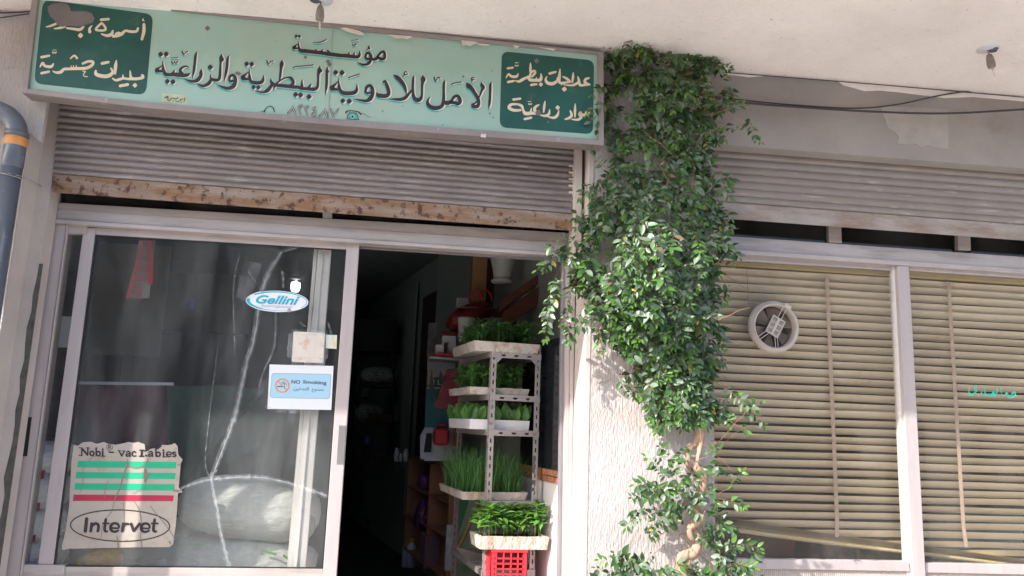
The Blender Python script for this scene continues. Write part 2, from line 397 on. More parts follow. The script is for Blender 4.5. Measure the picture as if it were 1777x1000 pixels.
    teal_board=M('teal_board_print', (0.02, 0.16, 0.18), 0.5),
    bottlewhite=M('white_bottle_plastic', (0.6, 0.6, 0.62), 0.35),
    bottleyellow=M('yellow_label', (0.65, 0.42, 0.06), 0.5),
    opposite=M('opposite_building_render', (0.16, 0.145, 0.13), 0.85, var=.15, vscale=1),
    opwin=M('opposite_window_dark', (0.02, 0.022, 0.025), 0.2),
    ribbed=M('ribbed_panel_beige', (0.50, 0.44, 0.40), 0.5, var=.06),
    gasket=M('black_gasket', (0.02, 0.02, 0.022), 0.5),
    leaf_a=M('leaf_deep_green', (0.034, 0.090, 0.022), 0.40, trans=.14, objrand=.18, var=.3, vscale=9, spec=.6),
    leaf_b=M('leaf_mid_green', (0.062, 0.145, 0.034), 0.42, trans=.16, objrand=.18, var=.3, vscale=9, spec=.6),
    leaf_c=M('leaf_grey_green_glint', (0.14, 0.20, 0.13), 0.42, trans=.14, var=.25, vscale=9, spec=.6),  # pale tone also paints silvery sun glints on the leaves
    leaf_d=M('leaf_young_green', (0.10, 0.22, 0.035), 0.4, trans=.25, var=.2, vscale=9),
    leaf_y=M('leaf_yellow', (0.45, 0.36, 0.05), 0.5, trans=.2),
    leaf_dry=M('leaf_dry_brown', (0.16, 0.11, 0.06), 0.7, trans=.1),
    seed_a=M('seedling_green', (0.14, 0.32, 0.06), 0.4, trans=.3, var=.2, vscale=20),
    seed_b=M('seedling_dark_green', (0.09, 0.23, 0.05), 0.4, trans=.25, var=.25, vscale=20),
    onion=M('onion_blade_green', (0.07, 0.19, 0.055), 0.4, trans=.2, var=.25, vscale=20),
)

# ================================================================== setting
def struct(name, mb, mat, **k):
    o = mb.build(name, mat, None, **k); o['kind'] = 'structure'; return o

XL = -7.0; XRT = 7.5                                  # how far the building runs to each side
xp0 = at(1013.6, 680, 0).x                            # pillar left corner
xp1 = at(1240, 680, 0).x                              # pillar right corner
zs_l = at(1044, 107.5, 0.03).z                        # soffit height at the wall
zs_r = at(1777, 167.7, 0.03).z
xs_l = at(1044, 107.5, 0.03).x; xs_r = at(1777, 167.7, 0.03).x
def zsof(x): return zs_l + (zs_r - zs_l) * (x - xs_l) / (xs_r - xs_l)
OVER = -1.02

b = MB()
b.quad((-60, -60, 0), (60, -60, 0), (60, 0.0, 0), (-60, 0.0, 0))
struct('street', b, MAT['street'])
b = MB(); b.box(-14, 14, -1.9, 0.0, 0.0, 0.13)
struct('pavement', b, M('pavement_concrete', (0.52, 0.49, 0.46), 0.85, bump=.3, bscale=25, var=.1, vscale=2), bevel=.01)

# ---- the building the shops are in
bld = thing('shop_building', (0, 0.2, 0), 'cream plastered shop building with overhanging balcony, two shop openings and a pillar between', 'building')
# balcony slab with parapet, underside is the pale soffit
b = MB()
lo = [(XL, OVER, zsof(XL)), (XRT, OVER, zsof(XRT)), (XRT, 0.30, zsof(XRT)), (XL, 0.30, zsof(XL))]
hi = [(p[0], p[1], p[2] + 0.22) for p in lo]
b.hexa(lo, hi)
b.build('balcony_slab', MAT['soffit'], bld)
b = MB(); b.box(XL, XRT, OVER, OVER + .1, 3.9, 4.75); b.build('parapet', MAT['smooth'], bld)
b = MB(); b.box(XL, XRT, 0.32, 0.5, 3.3, 7.5); b.build('upper_wall', MAT['smooth'], bld)

# pillar: displaced rough plaster front
def rough_front(x0, x1, z0, z1, y, step=0.0055, amp=0.0032, clip=None):
    nx = max(2, int((x1 - x0) / step)); nz_ = max(2, int((z1 - z0) / (step * 1.6)))
    vs = []; fs = []
    for j in range(nz_ + 1):
        for i in range(nx + 1):
            x = x0 + (x1 - x0) * i / nx; z = z0 + (z1 - z0) * j / nz_
            w = mnoise.noise(Vector((x * 4, 0, z * 3))) * .02
            h = mnoise.noise(Vector(((x + w) * 100, 5.2, z * 24))) + .7 * mnoise.noise(Vector(((x - w) * 150, 1.1, z * 44)))
            edge = min(1, min(i, nx - i) / 3)
            vs.append((x, y - amp * (h * .8) * edge * (.7 + .8 * mnoise.noise(Vector((x * 3, 8.8, z * 2.2)))), z))
    for j in range(nz_):
        for i in range(nx):
            a = j * (nx + 1) + i
            fs.append((a, a + 1, a + nx + 2, a + nx + 1))
    return vs, fs
b = MB(); b.add(*rough_front(xp0 + 0.035, xp1 - .004, 0.0, zsof(xp1) + .02, 0.0))
b.build('pillar_plaster', MAT['plaster'], bld, smooth=True)
b = MB(); b.box(xp0, xp1, 0.012, 0.31, 0.0, zsof(xp0)); b.box(xp0, xp0 + .036, -.003, 0.0118, 0, zsof(xp0) - .003)
b.build('pillar', MAT['smooth'], bld, bevel=.006)
# grey step running up the reveal beside the door
xr = at(989, 680, 0.30).x
# left wall: rough plaster front, smooth splayed jamb
q = [at(-60, 1100, 0), at(-83, 1250, 0)]
L1 = [at(50, 235, 0), at(12, 500, 0), at(-60, 1000, 0)]
xj = L1[1].x
b = MB(); b.add(*rough_front(-2.6, xj, 0.0, zsof(-2.5) + .05, 0.0, step=.008, amp=.004))
b.build('left_plaster', MAT['plaster'], bld, smooth=True)
b = MB(); b.box(XL, xj - .004, 0.014, 0.34, 0.0, zsof(XL) - .02); b.build('left_wall', MAT['plaster'], bld)
# upper nib of rough plaster above the diagonal edge
nib = [at(-60, 120, -.012), at(90, 120, -.012), at(71, 247, -.012), at(0, 187, -.012), at(-60, 136, -.012)]
b = MB(); b.prism([nib[0], nib[1], nib[2], nib[3], nib[4]], (0, .03, 0))
b.build('plaster_nib', MAT['plaster'], bld)
b = MB()
xg0 = at(54, 398, 0.15).x; xg1 = at(78, 398, 0.15).x
b.add([(xj, 0.002, 0), (xj, 0.002, 3.5), (xg0, .15, 3.5), (xg0, .15, 0)], [(0, 1, 2, 3)])
b.box(xg0, xg1, .15, .26, 0, 3.5)
b.build('jamb', MAT['smooth'], bld)
b = MB()   # broken dark edge of the jamb
pts = [];
for i in range(26):
    z = 2.35 - i * .085
    pts.append((xg1 - .004 - random.uniform(.004, .026) * min(1, i / 4), .1485, z))
pts2 = [(xg1 + .012, .1485, p[2]) for p in reversed(pts)]
b.prism(pts + pts2, (0, .01, 0)); b.build('chipped_edge', M('grey_old_filler', (0.10, 0.09, 0.08), .9, var=.3, vscale=20), bld)

# lintel over the right opening, and the one hidden behind the sign
def lintel(xa, xb, za0, za1):
    pass
b = MB()
tl = at(1200, 121, .03); tr = at(1777, 168, .03)
ext = 1.45
lb = at(1240, 250, .03); rb = at(1777, 292.4, .03)
def zline(a, c, x): return a.z + (c.z - a.z) * (x - a.x) / (c.x - a.x)
xa, xb_ = xp1 - .01, XRT
lo = [(xa, .03, zline(lb, rb, xa)), (xb_, .03, zline(lb, rb, xb_)), (xb_, .30, zline(lb, rb, xb_)), (xa, .30, zline(lb, rb, xa))]
hi = [(p[0], p[1], zsof(p[0]) + .01) for p in lo]
b.hexa(lo, hi); b.build('lintel', MAT['lintel'], bld)
# squared patch of lighter filler with a ragged left side, and skim along the soffit
b = MB()
ptc = [(1528, 184), (1645, 189), (1646, 259), (1624, 256), (1610, 252), (1600, 256), (1588, 250), (1572, 251), (1556, 249), (1560, 238), (1552, 228), (1541, 222), (1536, 208)]
b.prism([at(x, y, .0275) for x, y in ptc], (0, .004, 0)); b.build('filler_patch', MAT['patch'], bld)
b = MB()
ptc = [(1240, 124), (1330, 131.5), (1300, 134), (1270, 130)]
b.prism([at(x, y, .026) for x, y in ptc], (0, .004, 0))
ptc = [(1456, 142), (1700, 162), (1777, 168), (1777, 176), (1690, 168), (1640, 170), (1560, 160), (1530, 157), (1500, 158), (1480, 152), (1464, 148)]
b.prism([at(x, y, .026) for x, y in ptc], (0, .004, 0)); b.build('skim_edge', MAT['soffit'], bld)
b = MB(); b.box(XL, xp0 + .01, .03, .30, at(500, 160, .1).z + .0, 3.52); b.build('lintel', MAT['lintel'], bld)
b = MB(); b.box(xp1 + 5.2, XRT, .0, .34, 0, 3.5); b.build('far_pillar', MAT['smooth'], bld)

# ---- interior of the left shop (dark, deep, right wall runs back to the left)
WD = Vector((-0.23, 1, 0)).normalized()
wx = xp0 + .30
def wallp(y, off=0.0): return wx + off - 0.23 * (y - .35)
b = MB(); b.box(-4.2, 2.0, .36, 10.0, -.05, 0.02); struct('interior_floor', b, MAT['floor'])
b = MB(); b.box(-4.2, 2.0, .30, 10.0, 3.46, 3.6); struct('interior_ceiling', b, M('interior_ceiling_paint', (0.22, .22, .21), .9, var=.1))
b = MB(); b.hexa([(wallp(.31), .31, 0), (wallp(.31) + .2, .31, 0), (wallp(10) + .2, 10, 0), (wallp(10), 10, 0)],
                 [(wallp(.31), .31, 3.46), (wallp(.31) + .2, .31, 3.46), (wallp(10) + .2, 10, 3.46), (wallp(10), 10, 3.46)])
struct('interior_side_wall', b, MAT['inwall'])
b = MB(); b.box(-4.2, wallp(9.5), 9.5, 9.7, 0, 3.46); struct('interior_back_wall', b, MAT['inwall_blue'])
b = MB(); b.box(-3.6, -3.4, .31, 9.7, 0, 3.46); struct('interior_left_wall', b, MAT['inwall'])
# ---- interior of the right shop
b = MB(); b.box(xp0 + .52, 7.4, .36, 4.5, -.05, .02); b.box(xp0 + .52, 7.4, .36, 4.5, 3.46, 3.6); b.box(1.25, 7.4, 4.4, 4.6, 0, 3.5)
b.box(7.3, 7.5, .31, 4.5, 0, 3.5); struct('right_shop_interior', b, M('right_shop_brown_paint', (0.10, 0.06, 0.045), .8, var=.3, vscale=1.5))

# ================================================================== shopfront frame (left)
def fr(mb, tl, tr, br, bl, Y, t): mb.slab(tl, tr, br, bl, Y, t)
YH = 0.27
sf = thing('shopfront_frame', (at(540, 1000, YH).x, YH, 0), 'grey aluminium shopfront frame of the left shop with header channel over the sliding doors', 'door frame')
b = MB(); b.slab((88, 351), (1003, 405), (1003, 441), (84.4, 380), YH, .12)
b.build('header', MAT['alu'], sf, bevel=.003)
b = MB(); b.slab((84, 379.5), (1003, 441), (1003, 446.5), (84, 386), YH - .018, .13)
b.build('header_lip', MAT['alu'], sf, bevel=.002)
b = MB()
for k in range(3):
    b.slab((430, 408 + k * 4.2), (1003, 447.5 + k * 3.2), (1003, 449.3 + k * 3.2), (430, 410 + k * 4.2), YH + .02 + .03 * k, .02)
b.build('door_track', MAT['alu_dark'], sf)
b = MB(); b.slab((90, 362), (1003, 423), (1003, 441), (90, 380), YH - .0035, .01); b.build('header_step', MAT['alu'], sf, bevel=.002)
b = MB(); b.slab((560, 369), (576, 370), (576, 384), (560, 383), YH + .005, .05); b.build('slot_post', MAT['alu'], sf, bevel=.002)
b = MB(); b.slab((86, 320), (102, 321), (102, 356), (86, 355), YH + .002, .06); b.build('slot_post', MAT['alu'], sf, bevel=.002)
b = MB(); b.slab((102, 300), (1003, 370), (1003, 408), (102, 353), YH + .03, .006); b.build('slot_pane', MAT['darkglass'], sf)
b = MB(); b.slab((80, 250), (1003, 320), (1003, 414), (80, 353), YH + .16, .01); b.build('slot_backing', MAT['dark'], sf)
# left fixed stile with lock slot; lower sill
b = MB(); b.slab((84, 388), (115, 390), (32, 1010), (-8, 1010), YH + .01, .10); b.build('side_stile', MAT['alu_v'], sf, bevel=.003)
b = MB(); b.slab((115.5, 390), (118, 390), (35.5, 1010), (32.5, 1010), YH + .0, .02); b.build('stile_bead', MAT['alu_v'], sf, bevel=.002)
b = MB(); b.slab((80, 386), (85, 386), (-8, 1010), (-16, 1010), YH + .004, .02); b.build('rust_line', M('brown_joint', (0.09, .05, .035), .9), sf)
b = MB(); b.slab((45, 724), (55, 724), (47, 792), (38, 792), YH + .0085, .02); b.build('lock_slot', MAT['dark'], sf)
b = MB(); b.slab((118, 390), (150, 392), (150, 406), (116, 405), YH + .02, .05); b.build('top_rail', MAT['alu'], sf, bevel=.002)
b = MB(); b.slab((38, 980), (112, 981), (110, 1030), (33, 1030), YH + .02, .05); b.build('bottom_rail', MAT['alu'], sf, bevel=.002)
b = MB(); b.slab((112, 404), (152, 406), (120, 985), (34, 985), YH + .05, .006); b.build('side_pane', MAT['glass'], sf)
# right jamb rails
b = MB(); b.slab((984, 440), (990, 440), (985, 1030), (977, 1030), YH + .0, .05); b.build('jamb_rail', MAT['alu_v'], sf, bevel=.002)
b = MB(); b.slab((992, 440), (999, 440), (990, 1030), (986, 1030), YH - .02, .05); b.build('jamb_rail', MAT['alu_v'], sf, bevel=.002)
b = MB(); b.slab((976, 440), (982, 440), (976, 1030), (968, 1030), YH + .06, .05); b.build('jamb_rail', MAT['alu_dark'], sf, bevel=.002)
b = MB(); b.slab((30, 1100), (1010, 1100), (1010, 1240), (30, 1240), YH, .12); b.build('sill', MAT['alu'], sf)

# ---- outer sliding door
YD = 0.30
dr = thing('sliding_door', (at(340, 990, YD).x, YD, 0.1), 'front sliding glass door with taped cracked pane covered in stickers', 'door')
b = MB(); b.slab((145, 395), (166, 396), (87, 1020), (60, 1020), YD, .035); b.build('stile', MAT['alu_v'], dr, bevel=.003)
b = MB(); b.slab((602, 423), (623.5, 424), (582.5, 1020), (558.5, 1020), YD, .035); b.build('stile', MAT['alu_v'], dr, bevel=.003)
b = MB(); b.slab((166, 395.5), (602, 421), (602, 433), (165.5, 407), YD + .001, .033); b.build('top_rail', MAT['alu'], dr, bevel=.002)
b = MB(); b.slab((91, 983.5), (560.5, 987.5), (559.5, 1080), (78, 1080), YD + .001, .033); b.build('bottom_rail', MAT['alu'], dr, bevel=.002)
b = MB(); b.slab((91, 1080), (556, 1080), (540, 1290), (50, 1290), YD + .01, .02); b.build('lower_panel', MAT['ribbed'], dr)
gp = MB().slab((164, 405), (603, 431), (560, 989), (90, 985), YD + .014, .006).build('glass_pane', MAT['glass'], dr)
b = MB()
for tl, tr, br, bl in (((165.8, 406.5), (602, 432), (602, 434.5), (165.5, 409)), ((91.5, 981), (560.5, 985), (560.5, 987.6), (91, 983.6)), ((165.6, 407), (168, 407), (94, 984), (91, 984)), ((600, 432), (602.5, 432), (561, 986), (558.5, 986))):
    b.slab(tl, tr, br, bl, YD + .004, .008)
b.build('gasket', MAT['gasket'], dr)
h = MB().slab((588, 738), (600, 738.5), (596.5, 806), (583.5, 805.5), YD - .003, .004).build('handle_plate', MAT['chrome'], dr, bevel=.001)
b = MB().slab((592, 745), (596.5, 745), (594, 774), (589.5, 774), YD - .004, .002); b.slab((589, 786), (595, 786), (594, 793), (588, 793), YD - .0042, .002); b.slab((586.5, 798), (592.5, 798), (592, 804), (586, 804), YD - .0042, .002)
b.build('finger_slot', MAT['dark'], h)

# ---- inner sliding door, slid behind the front one
YI = 0.37
di = thing('sliding_door', (at(340, 990, YI).x, YI, 0.1), 'rear sliding door behind the cracked one, its pale stile seen through the glass', 'door')
b = MB(); b.slab((552, 433), (575, 434), (527, 1030), (500, 1030), YI, .035); b.build('stile', MAT['white_alu'], di, bevel=.003)
b = MB(); b.slab((559, 433), (562, 433), (512, 1030), (508.5, 1030), YI - .008, .01); b.build('stile_ridge', MAT['white_alu'], di, bevel=.002)
b = MB(); b.slab((545, 433), (551, 433), (500, 1030), (494, 1030), YI + .012, .02); b.build('gasket', MAT['white_alu'], di)
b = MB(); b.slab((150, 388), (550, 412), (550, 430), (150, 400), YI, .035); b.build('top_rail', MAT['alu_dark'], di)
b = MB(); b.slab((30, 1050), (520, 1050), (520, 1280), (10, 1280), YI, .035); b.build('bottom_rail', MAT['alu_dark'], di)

# ================================================================== roller shutters
def shutter(name, label, tlp, trp, blp, brp, n, Y, mat, amp=.013, group=None):
    """tlp/trp: photo points of the top edge (well above the visible part), blp/brp: of the last slat"""
    A = at(*blp, Y); B_ = at(*brp, Y); C_ = at(*tlp, Y); D_ = at(*trp, Y)
    s = thing(name, ((A.x + B_.x) / 2, Y, A.z), label, 'roller shutter', group)
    for i in range(n):
        t0 = i / n; t1 = (i + 1) / n
        p0 = A.lerp(C_, t0); p1 = A.lerp(C_, t1); q0 = B_.lerp(D_, t0); q1 = B_.lerp(D_, t1)
        prof = [(0.0, .0), (.10, .0), (.14, -.5), (.3, -.92), (.5, -1.0), (.7, -.86), (.9, -.45), (1.0, -.05)]
        mb = MB(); nseg = 14
        sag = random.uniform(-.0012, .0012)
        vs = []
        for k in range(nseg + 1):
            u = k / nseg
            a0 = p0.lerp(q0, u); a1 = p1.lerp(q1, u)
            dent = mnoise.noise(Vector((u * 6, i * 3.1, 0))) * .0022
            for (h_, d_) in prof:
                v = a0.lerp(a1, h_)
                vs.append((v.x, Y + d_ * amp + dent, v.z + sag))
        m_ = len(prof)
        fs = [(k * m_ + j, (k + 1) * m_ + j, (k + 1) * m_ + j + 1, k * m_ + j + 1) for k in range(nseg) for j in range(m_ - 1)]
        mb.add(vs, fs)
        o = mb.build('slat', mat, s)
        o.data.polygons.foreach_set('use_smooth', [True] * len(o.data.polygons))
    return s
YSH = 0.14
s1 = shutter('roller_shutter', 'grey roller shutter half rolled up under the green sign, rusty orange-brown bottom bar', (109, 134.5), (1003, 219.5), (92.5, 303), (998.5, 373), 15, YSH, MAT['slat'])
def bar(s, tl, tr, br, bl, lipbr, lipbl, mat, Y):
    o = MB().slab(tl, tr, br, bl, Y, .012).build('bottom_bar', mat, s, bevel=.002)
    b = MB().slab((bl[0], bl[1] - 1.5), (br[0], br[1] - 1.5), lipbr, lipbl, Y - .03, .042).build('bottom_lip', MAT['rustlip'] if mat is MAT['rust'] else mat, o, bevel=.002)
    return o
br1 = bar(s1, (92, 302), (998.5, 372), (997, 400.5), (91, 333.5), (996, 404.5), (90, 337.5), MAT['rust'], YSH - .012)
# lugs, bolt and handles
b = MB(); b.lathe([(0.001, -.03), (.016, -.028), (.02, -.012), (.02, 0)], at(117, 320, YSH - .012), 'Y', 14); b.build('bolt_head', MAT['steel'], br1, smooth=True)
b = MB(); p = at(196, 331, YSH - .012); b.obox(p + Vector((0, -.02, 0)), .008, .05, .05, rz=.35); b.build('lug', MAT['rust2'], br1, bevel=.003)
b = MB(); p = at(900, 386, YSH - .012); b.obox(p + Vector((0, -.02, 0)), .01, .05, .045, rz=-.2); b.build('lug', MAT['rust2'], br1, bevel=.003)
def handle(p0, p1, Y):
    a = at(*p0, Y); c = at(*p1, Y)
    mb = MB(); o = Vector((0, -.045, 0))
    mb.tube([a + o, c + o], .0085, 8)
    mb.tube([a.lerp(c, .3), a.lerp(c, .3) + o + Vector((0, 0, .003))], .0055, 6); mb.tube([a.lerp(c, .85), a.lerp(c, .85) + o + Vector((0, 0, .003))], .0055, 6)
    return mb
handle((288, 333), (378, 341), YSH - .012).build('pull_handle', MAT['peel_light'], br1, smooth=True)
handle((768, 375), (838, 380), YSH - .012).build('pull_handle', MAT['rust2'], br1, smooth=True)
MB().slab((780, 369), (857, 376), (857, 380), (780, 373), YSH - .0145, .003).build('scratched_slot', M('dark_rust_slot', (.09, .045, .03), .8, var=.3), br1)
# notched catches up the right edge
b = MB()
for k in range(5):
    y = 286 + k * 11.5
    b.slab((987, y), (995, y + .6), (995, y + 4), (987, y + 3.2), YSH - .016, .004)
    b.slab((993.5, y), (996, y + .2), (996, y + 9), (993.5, y + 8.8), YSH - .0165, .004)
b.build('edge_clip', MAT['peel_light'], s1)
# guides
b = MB(); b.slab((1000, 240), (1011, 241), (1009, 445), (996, 445), .07, .16); b.build('guide_rail', MAT['smooth'], sf, bevel=.003)
b = MB(); b.box(xp0 + .3, xp0 + .5, .31, 4.5, 0, 3.5); struct('party_wall', b, MAT['smooth']) if False else None

s2 = shutter('roller_shutter', 'brownish grey roller shutter half rolled up over the window with the blind', (1236, 247), (1990, 305), (1232, 350), (1990, 408), 8, YSH, MAT['slat2'], amp=.011)
br2 = bar(s2, (1232, 349), (1990, 407), (1990, 433), (1232, 377), (1990, 424), (1232, 379), MAT['rust2'], YSH - .012)
# redo lip precisely: the bar's lower edge in the photo runs (1264,381)-(1777,407)
MB().slab((1573, 380), (1630, 384), (1630, 388), (1573, 384), YSH - .0145, .003).build('scratched_slot', M('dark_rust_slot_b', (.09, .055, .04), .8, var=.3), br2)
b = MB(); b.lathe([(0.001, -.012), (.022, -.010), (.026, 0)], at(1323, 371, YSH - .012), 'Y', 12); b.build('rust_boss', MAT['rust'], br2, smooth=True)

# ================================================================== right window
YW = 0.27
wf = thing('shop_window', (at(1580, 980, YW).x, YW, .8), 'wide aluminium framed shop window right of the vine with ribbed panel below', 'window')
b = MB(); b.slab((1228, 407), (1990, 461), (1990, 484), (1228, 432), YW, .12); b.build('header', MAT['alu'], wf, bevel=.003)
b = MB(); b.slab((1228, 430), (1990, 482), (1990, 490), (1228, 437), YW - .018, .13); b.build('header_lip', MAT['alu'], wf, bevel=.002)
b = MB()
b.slab((1228, 440), (1558, 461.5), (1558, 470), (1228, 449), YW + .03, .05); b.build('top_rail', MAT['alu_v'], wf, bevel=.003)
b = MB(); b.slab((1578, 461), (1990, 488), (1990, 497), (1578, 469.5), YW + .015, .05); b.build('top_rail', MAT['alu_v'], wf, bevel=.003)
for (x, y) in ((1438, 389), (1662, 402), (1886, 418)):
    b = MB(); b.slab((x, y), (x + 22, y + 1.4), (x + 23, y + 33), (x + 1, y + 32), YW + .006, .05); b.build('transom_post', MAT['alu'], wf, bevel=.002)
for i, (xa_, xb2) in enumerate(((1228, 1439), (1460, 1663), (1684, 1887), (1908, 1990))):
    b = MB(); ya = 378 + (xa_ - 1228) * .06; yb = 378 + (xb2 - 1228) * .06
    b.slab((xa_, ya - 20), (xb2, yb - 20), (xb2, yb + 42), (xa_, ya + 42), YW + .035, .006); b.build('transom_pane', MAT['darkglass'], wf)
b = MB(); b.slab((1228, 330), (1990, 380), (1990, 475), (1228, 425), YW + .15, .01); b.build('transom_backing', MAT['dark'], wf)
# centre mullion : outer stile + inner stile
b = MB(); b.slab((1557, 461), (1577.5, 462), (1607, 1010), (1585, 1010), YW - .005, .05); b.build('mullion', MAT['alu_v'], wf, bevel=.003)
b = MB(); b.slab((1549, 461), (1557.5, 461), (1584, 1010), (1574, 1010), YW + .025, .04); b.build('mullion', MAT['white_alu'], wf, bevel=.002)
b = MB(); b.slab((1233, 968.6), (1577, 974.6), (1580, 992), (1233, 986), YW + .012, .05); b.build('bottom_rail', MAT['alu_v'], wf, bevel=.003)
b = MB(); b.slab((1606, 977), (1990, 985), (1990, 1002), (1606, 994), YW + .012, .05); b.build('bottom_rail', MAT['alu_v'], wf, bevel=.003)
b = MB(); b.slab((1229, 449), (1556, 469), (1577, 975), (1229, 969), YW + .045, .006); wp1 = b.build('window_pane', MAT['glass2'], wf)
b = MB(); b.slab((1577, 469), (1990, 496), (1990, 985), (1604, 977), YW + .03, .006); wp2 = b.build('window_pane', MAT['glass2'], wf)
b = MB()
x0 = at(1233, 990, YW + .03).x; x1 = at(1990, 1000, YW + .03).x; zt = at(1577, 992.5, YW + .03).z; n = int((x1 - x0) / .0125)
vs = []; fs = []
for i in range(n * 4 + 1):
    x = x0 + (x1 - x0) * i / (n * 4); d = (0, -.005, -.005, 0)[i % 4]
    vs += [(x, YW + .03 + d, zt + .03), (x, YW + .03 + d, .1)]
for i in range(n * 4): fs.append((2 * i, 2 * i + 1, 2 * i + 3, 2 * i + 2))
b.add(vs, fs); b.build('ribbed_panel', MAT['ribbed'], wf)

# exhaust fan through the left pane
fc = at(1341, 568, YW + .045)
fan = thing('exhaust_fan', fc, 'round aged white exhaust fan set in the window glass in front of the blind', 'fan')
r0 = (at(1384.5, 568, YW).x - at(1297.5, 568, YW).x) / 2 * 1.0
b = MB(); b.lathe([(r0 * .80, .05), (r0 * .80, -.035), (r0 * .845, -.048), (r0 * .87, -.048), (r0 * .90, -.036), (r0 * .97, -.03), (r0 * 1.0, -.018), (r0 * 1.0, -.001)], fc, 'Y', 48)
b.build('ring', MAT['fan'], fan, smooth=True)
b = MB(); b.lathe([(r0 * .79, .06), (r0 * .79, .012)], fc, 'Y', 48); b.build('inner_collar', MAT['fanblade'], fan, smooth=True)
for k in range(6):
    a0 = k * pi / 3 + .35
    vs = []; fs = []
    for i in range(5):
        rr = r0 * (.2 + .57 * i / 4)
        for j in range(4):
            a = a0 + (-.36 + .72 * j / 3)
            vs.append(fc + Vector((rr * cos(a), .02 + (j - 1.5) * .011, rr * sin(a))))
    for i in range(4):
        for j in range(3): fs.append((i * 4 + j, i * 4 + j + 1, i * 4 + j + 5, i * 4 + j + 4))
    MB().add(vs, fs).build('blade', MAT['fanblade'], fan, smooth=True)
b = MB(); b.lathe([(.001, .060), (r0 * .79, .060), (r0 * .79, .062), (.001, .062)], fc, 'Y', 32); b.build('dark_back_disc', MAT['dark'], fan)  # near-black disc added so the gaps between blades read as shade
mot = MB()
rm = Matrix.Rotation(R(28), 4, 'Y')
def fl(x, y, z): return fc + rm @ Vector((x, y, z))
def flbox(mb, x0, x1, y0, y1, z0, z1):
    vs = [fl(x, y, z) for z in (z0, z1) for y in (y0, y1) for x in (x0, x1)]
    mb.add(vs, [(0, 1, 5, 4), (1, 3, 7, 5), (3, 2, 6, 7), (2, 0, 4, 6), (4, 5, 7, 6), (0, 2, 3, 1)])
u = r0
# motor cover: frame and bars with open louvres, round boss on a spine
for (xa2, xb3) in ((-.27, -.23), (.23, .27), (-.05, .05)): flbox(mot, xa2 * u, xb3 * u, -.040, -.030, -.36 * u, .36 * u)
for zz in (-.36, -.13, .10, .31): flbox(mot, -.27 * u, .27 * u, -.0405, -.0305, zz * u, (zz + .05) * u)
for sx in (-1, 1):
    for zz in (-.29, -.25, -.21, -.17, -.06, -.02, .02, .06, .17, .21, .25): flbox(mot, (.07 if sx > 0 else -.22) * u, (.22 if sx > 0 else -.07) * u, -.0395, -.0345, zz * u, (zz + .016) * u)
mo = mot.build('motor_cover', MAT['fan'], fan)
b = MB(); b.lathe([(0.0005, -.047), (.11 * u, -.046), (.13 * u, -.040)], fc + rm @ Vector((0, 0, .02)), 'Y', 20); b.build('boss', MAT['fan'], mo, smooth=True)
b = MB(); flbox(b, -.22 * u, .22 * u, -.030, .01, -.30 * u, .30 * u); b.build('motor', MAT['dark'], fan)
b = MB()
for (a1, w) in ((62, .07), (215, .06), (272, .05)):
    for s_ in (-1, 1):
        a = R(a1); d = Vector((cos(a), 0, sin(a))); nrm = Vector((-sin(a), 0, cos(a)))
        b.tube([fc + d * u * .3 + nrm * w * s_ * u + Vector((0, -.036, 0)), fc + d * u * .83 + nrm * w * s_ * u + Vector((0, -.04, 0))], .0022, 5)
b.build('strut', MAT['fan'], fan)
b = MB(); a = R(58); d = Vector((cos(a), 0, sin(a))); b.obox(fc + d * u * .9 + Vector((0, -.046, 0)), .045, .012, .028, ry=-a + pi / 2); b.build('clip', MAT['fan'], fan, bevel=.003)
b = MB(); cpt = [(1296, 468), (1297, 490), (1298, 515), (1299, 530), (1302, 541), (1306, 548)]
b.tube([at(x, y, YW + .10) for x, y in cpt], .0022, 5); b.build('pull_cord', MAT['tapecloth'], fan)

# ---- venetian blind behind both panes
YB = 0.42
bt = thing('venetian_blind', (at(1600, 800, YB).x, YB, 1.0), 'beige venetian blind with crooked yellowish bottom rail behind the shop window panes', 'blind')
bx0 = xp1 - .05; bx1 = at(1990, 700, YB).x + .1
ztop = at(1435, 478, YB).z + .008
railL = at(1240, 902, YB).z; rL = at(1280, 919, YB); rR = at(1777, 985, YB)
def zrail(x):
    return rL.z + (rR.z - rL.z) * (x - rL.x) / (rR.x - rL.x) + .006 * sin(x * 2)
b = MB(); zt0 = at(1400, 462, YB).z
b.box(bx0, bx1, YB - .03, YB + .03, ztop + .008, ztop + .075); b.build('headrail', MAT['blind_rail'], bt, bevel=.004)
pitch = (at(1490, 500, YB).z - at(1490, 898, YB).z) / 28.0
nsl = int((ztop - zrail(bx1)) / pitch) + 1
w2 = .027; th = R(50)
for i in range(nsl):
    vs = []; fs = []; K = 26
    dz = random.uniform(-.0015, .0015); tw = random.uniform(-.10, .10); tilt = random.uniform(-.0022, .0022); ph = random.uniform(0, 6)
    z0 = ztop - .022 - i * pitch
    lastw = None
    for k in range(K + 1):
        x = bx0 + (bx1 - bx0) * k / K
        zr = zrail(x) + .012
        lift = zr + .010 * (nsl - i) * .55
        z = max(z0 + dz + tilt * (x - 2), lift)
        tt = th + tw if z > lift + 1e-6 else R(20)
        droop = .0022 * sin(x * 4 + ph)
        for j in range(4):
            u_ = (j / 3 - .5) * 2
            crown = .003 * (1 - u_ * u_)
            # outer edge high, inner edge low
            vs.append((x, YB + u_ * w2 * cos(tt) - crown * sin(tt), z - u_ * w2 * sin(tt) + crown * cos(tt) + droop))
    for k in range(K):
        for j in range(3): fs.append((k * 4 + j, k * 4 + j + 1, k * 4 + j + 5, k * 4 + j + 4))
    MB().add(vs, fs).build('slat', MAT['blind'], bt, smooth=True)
b = MB(); pts = []
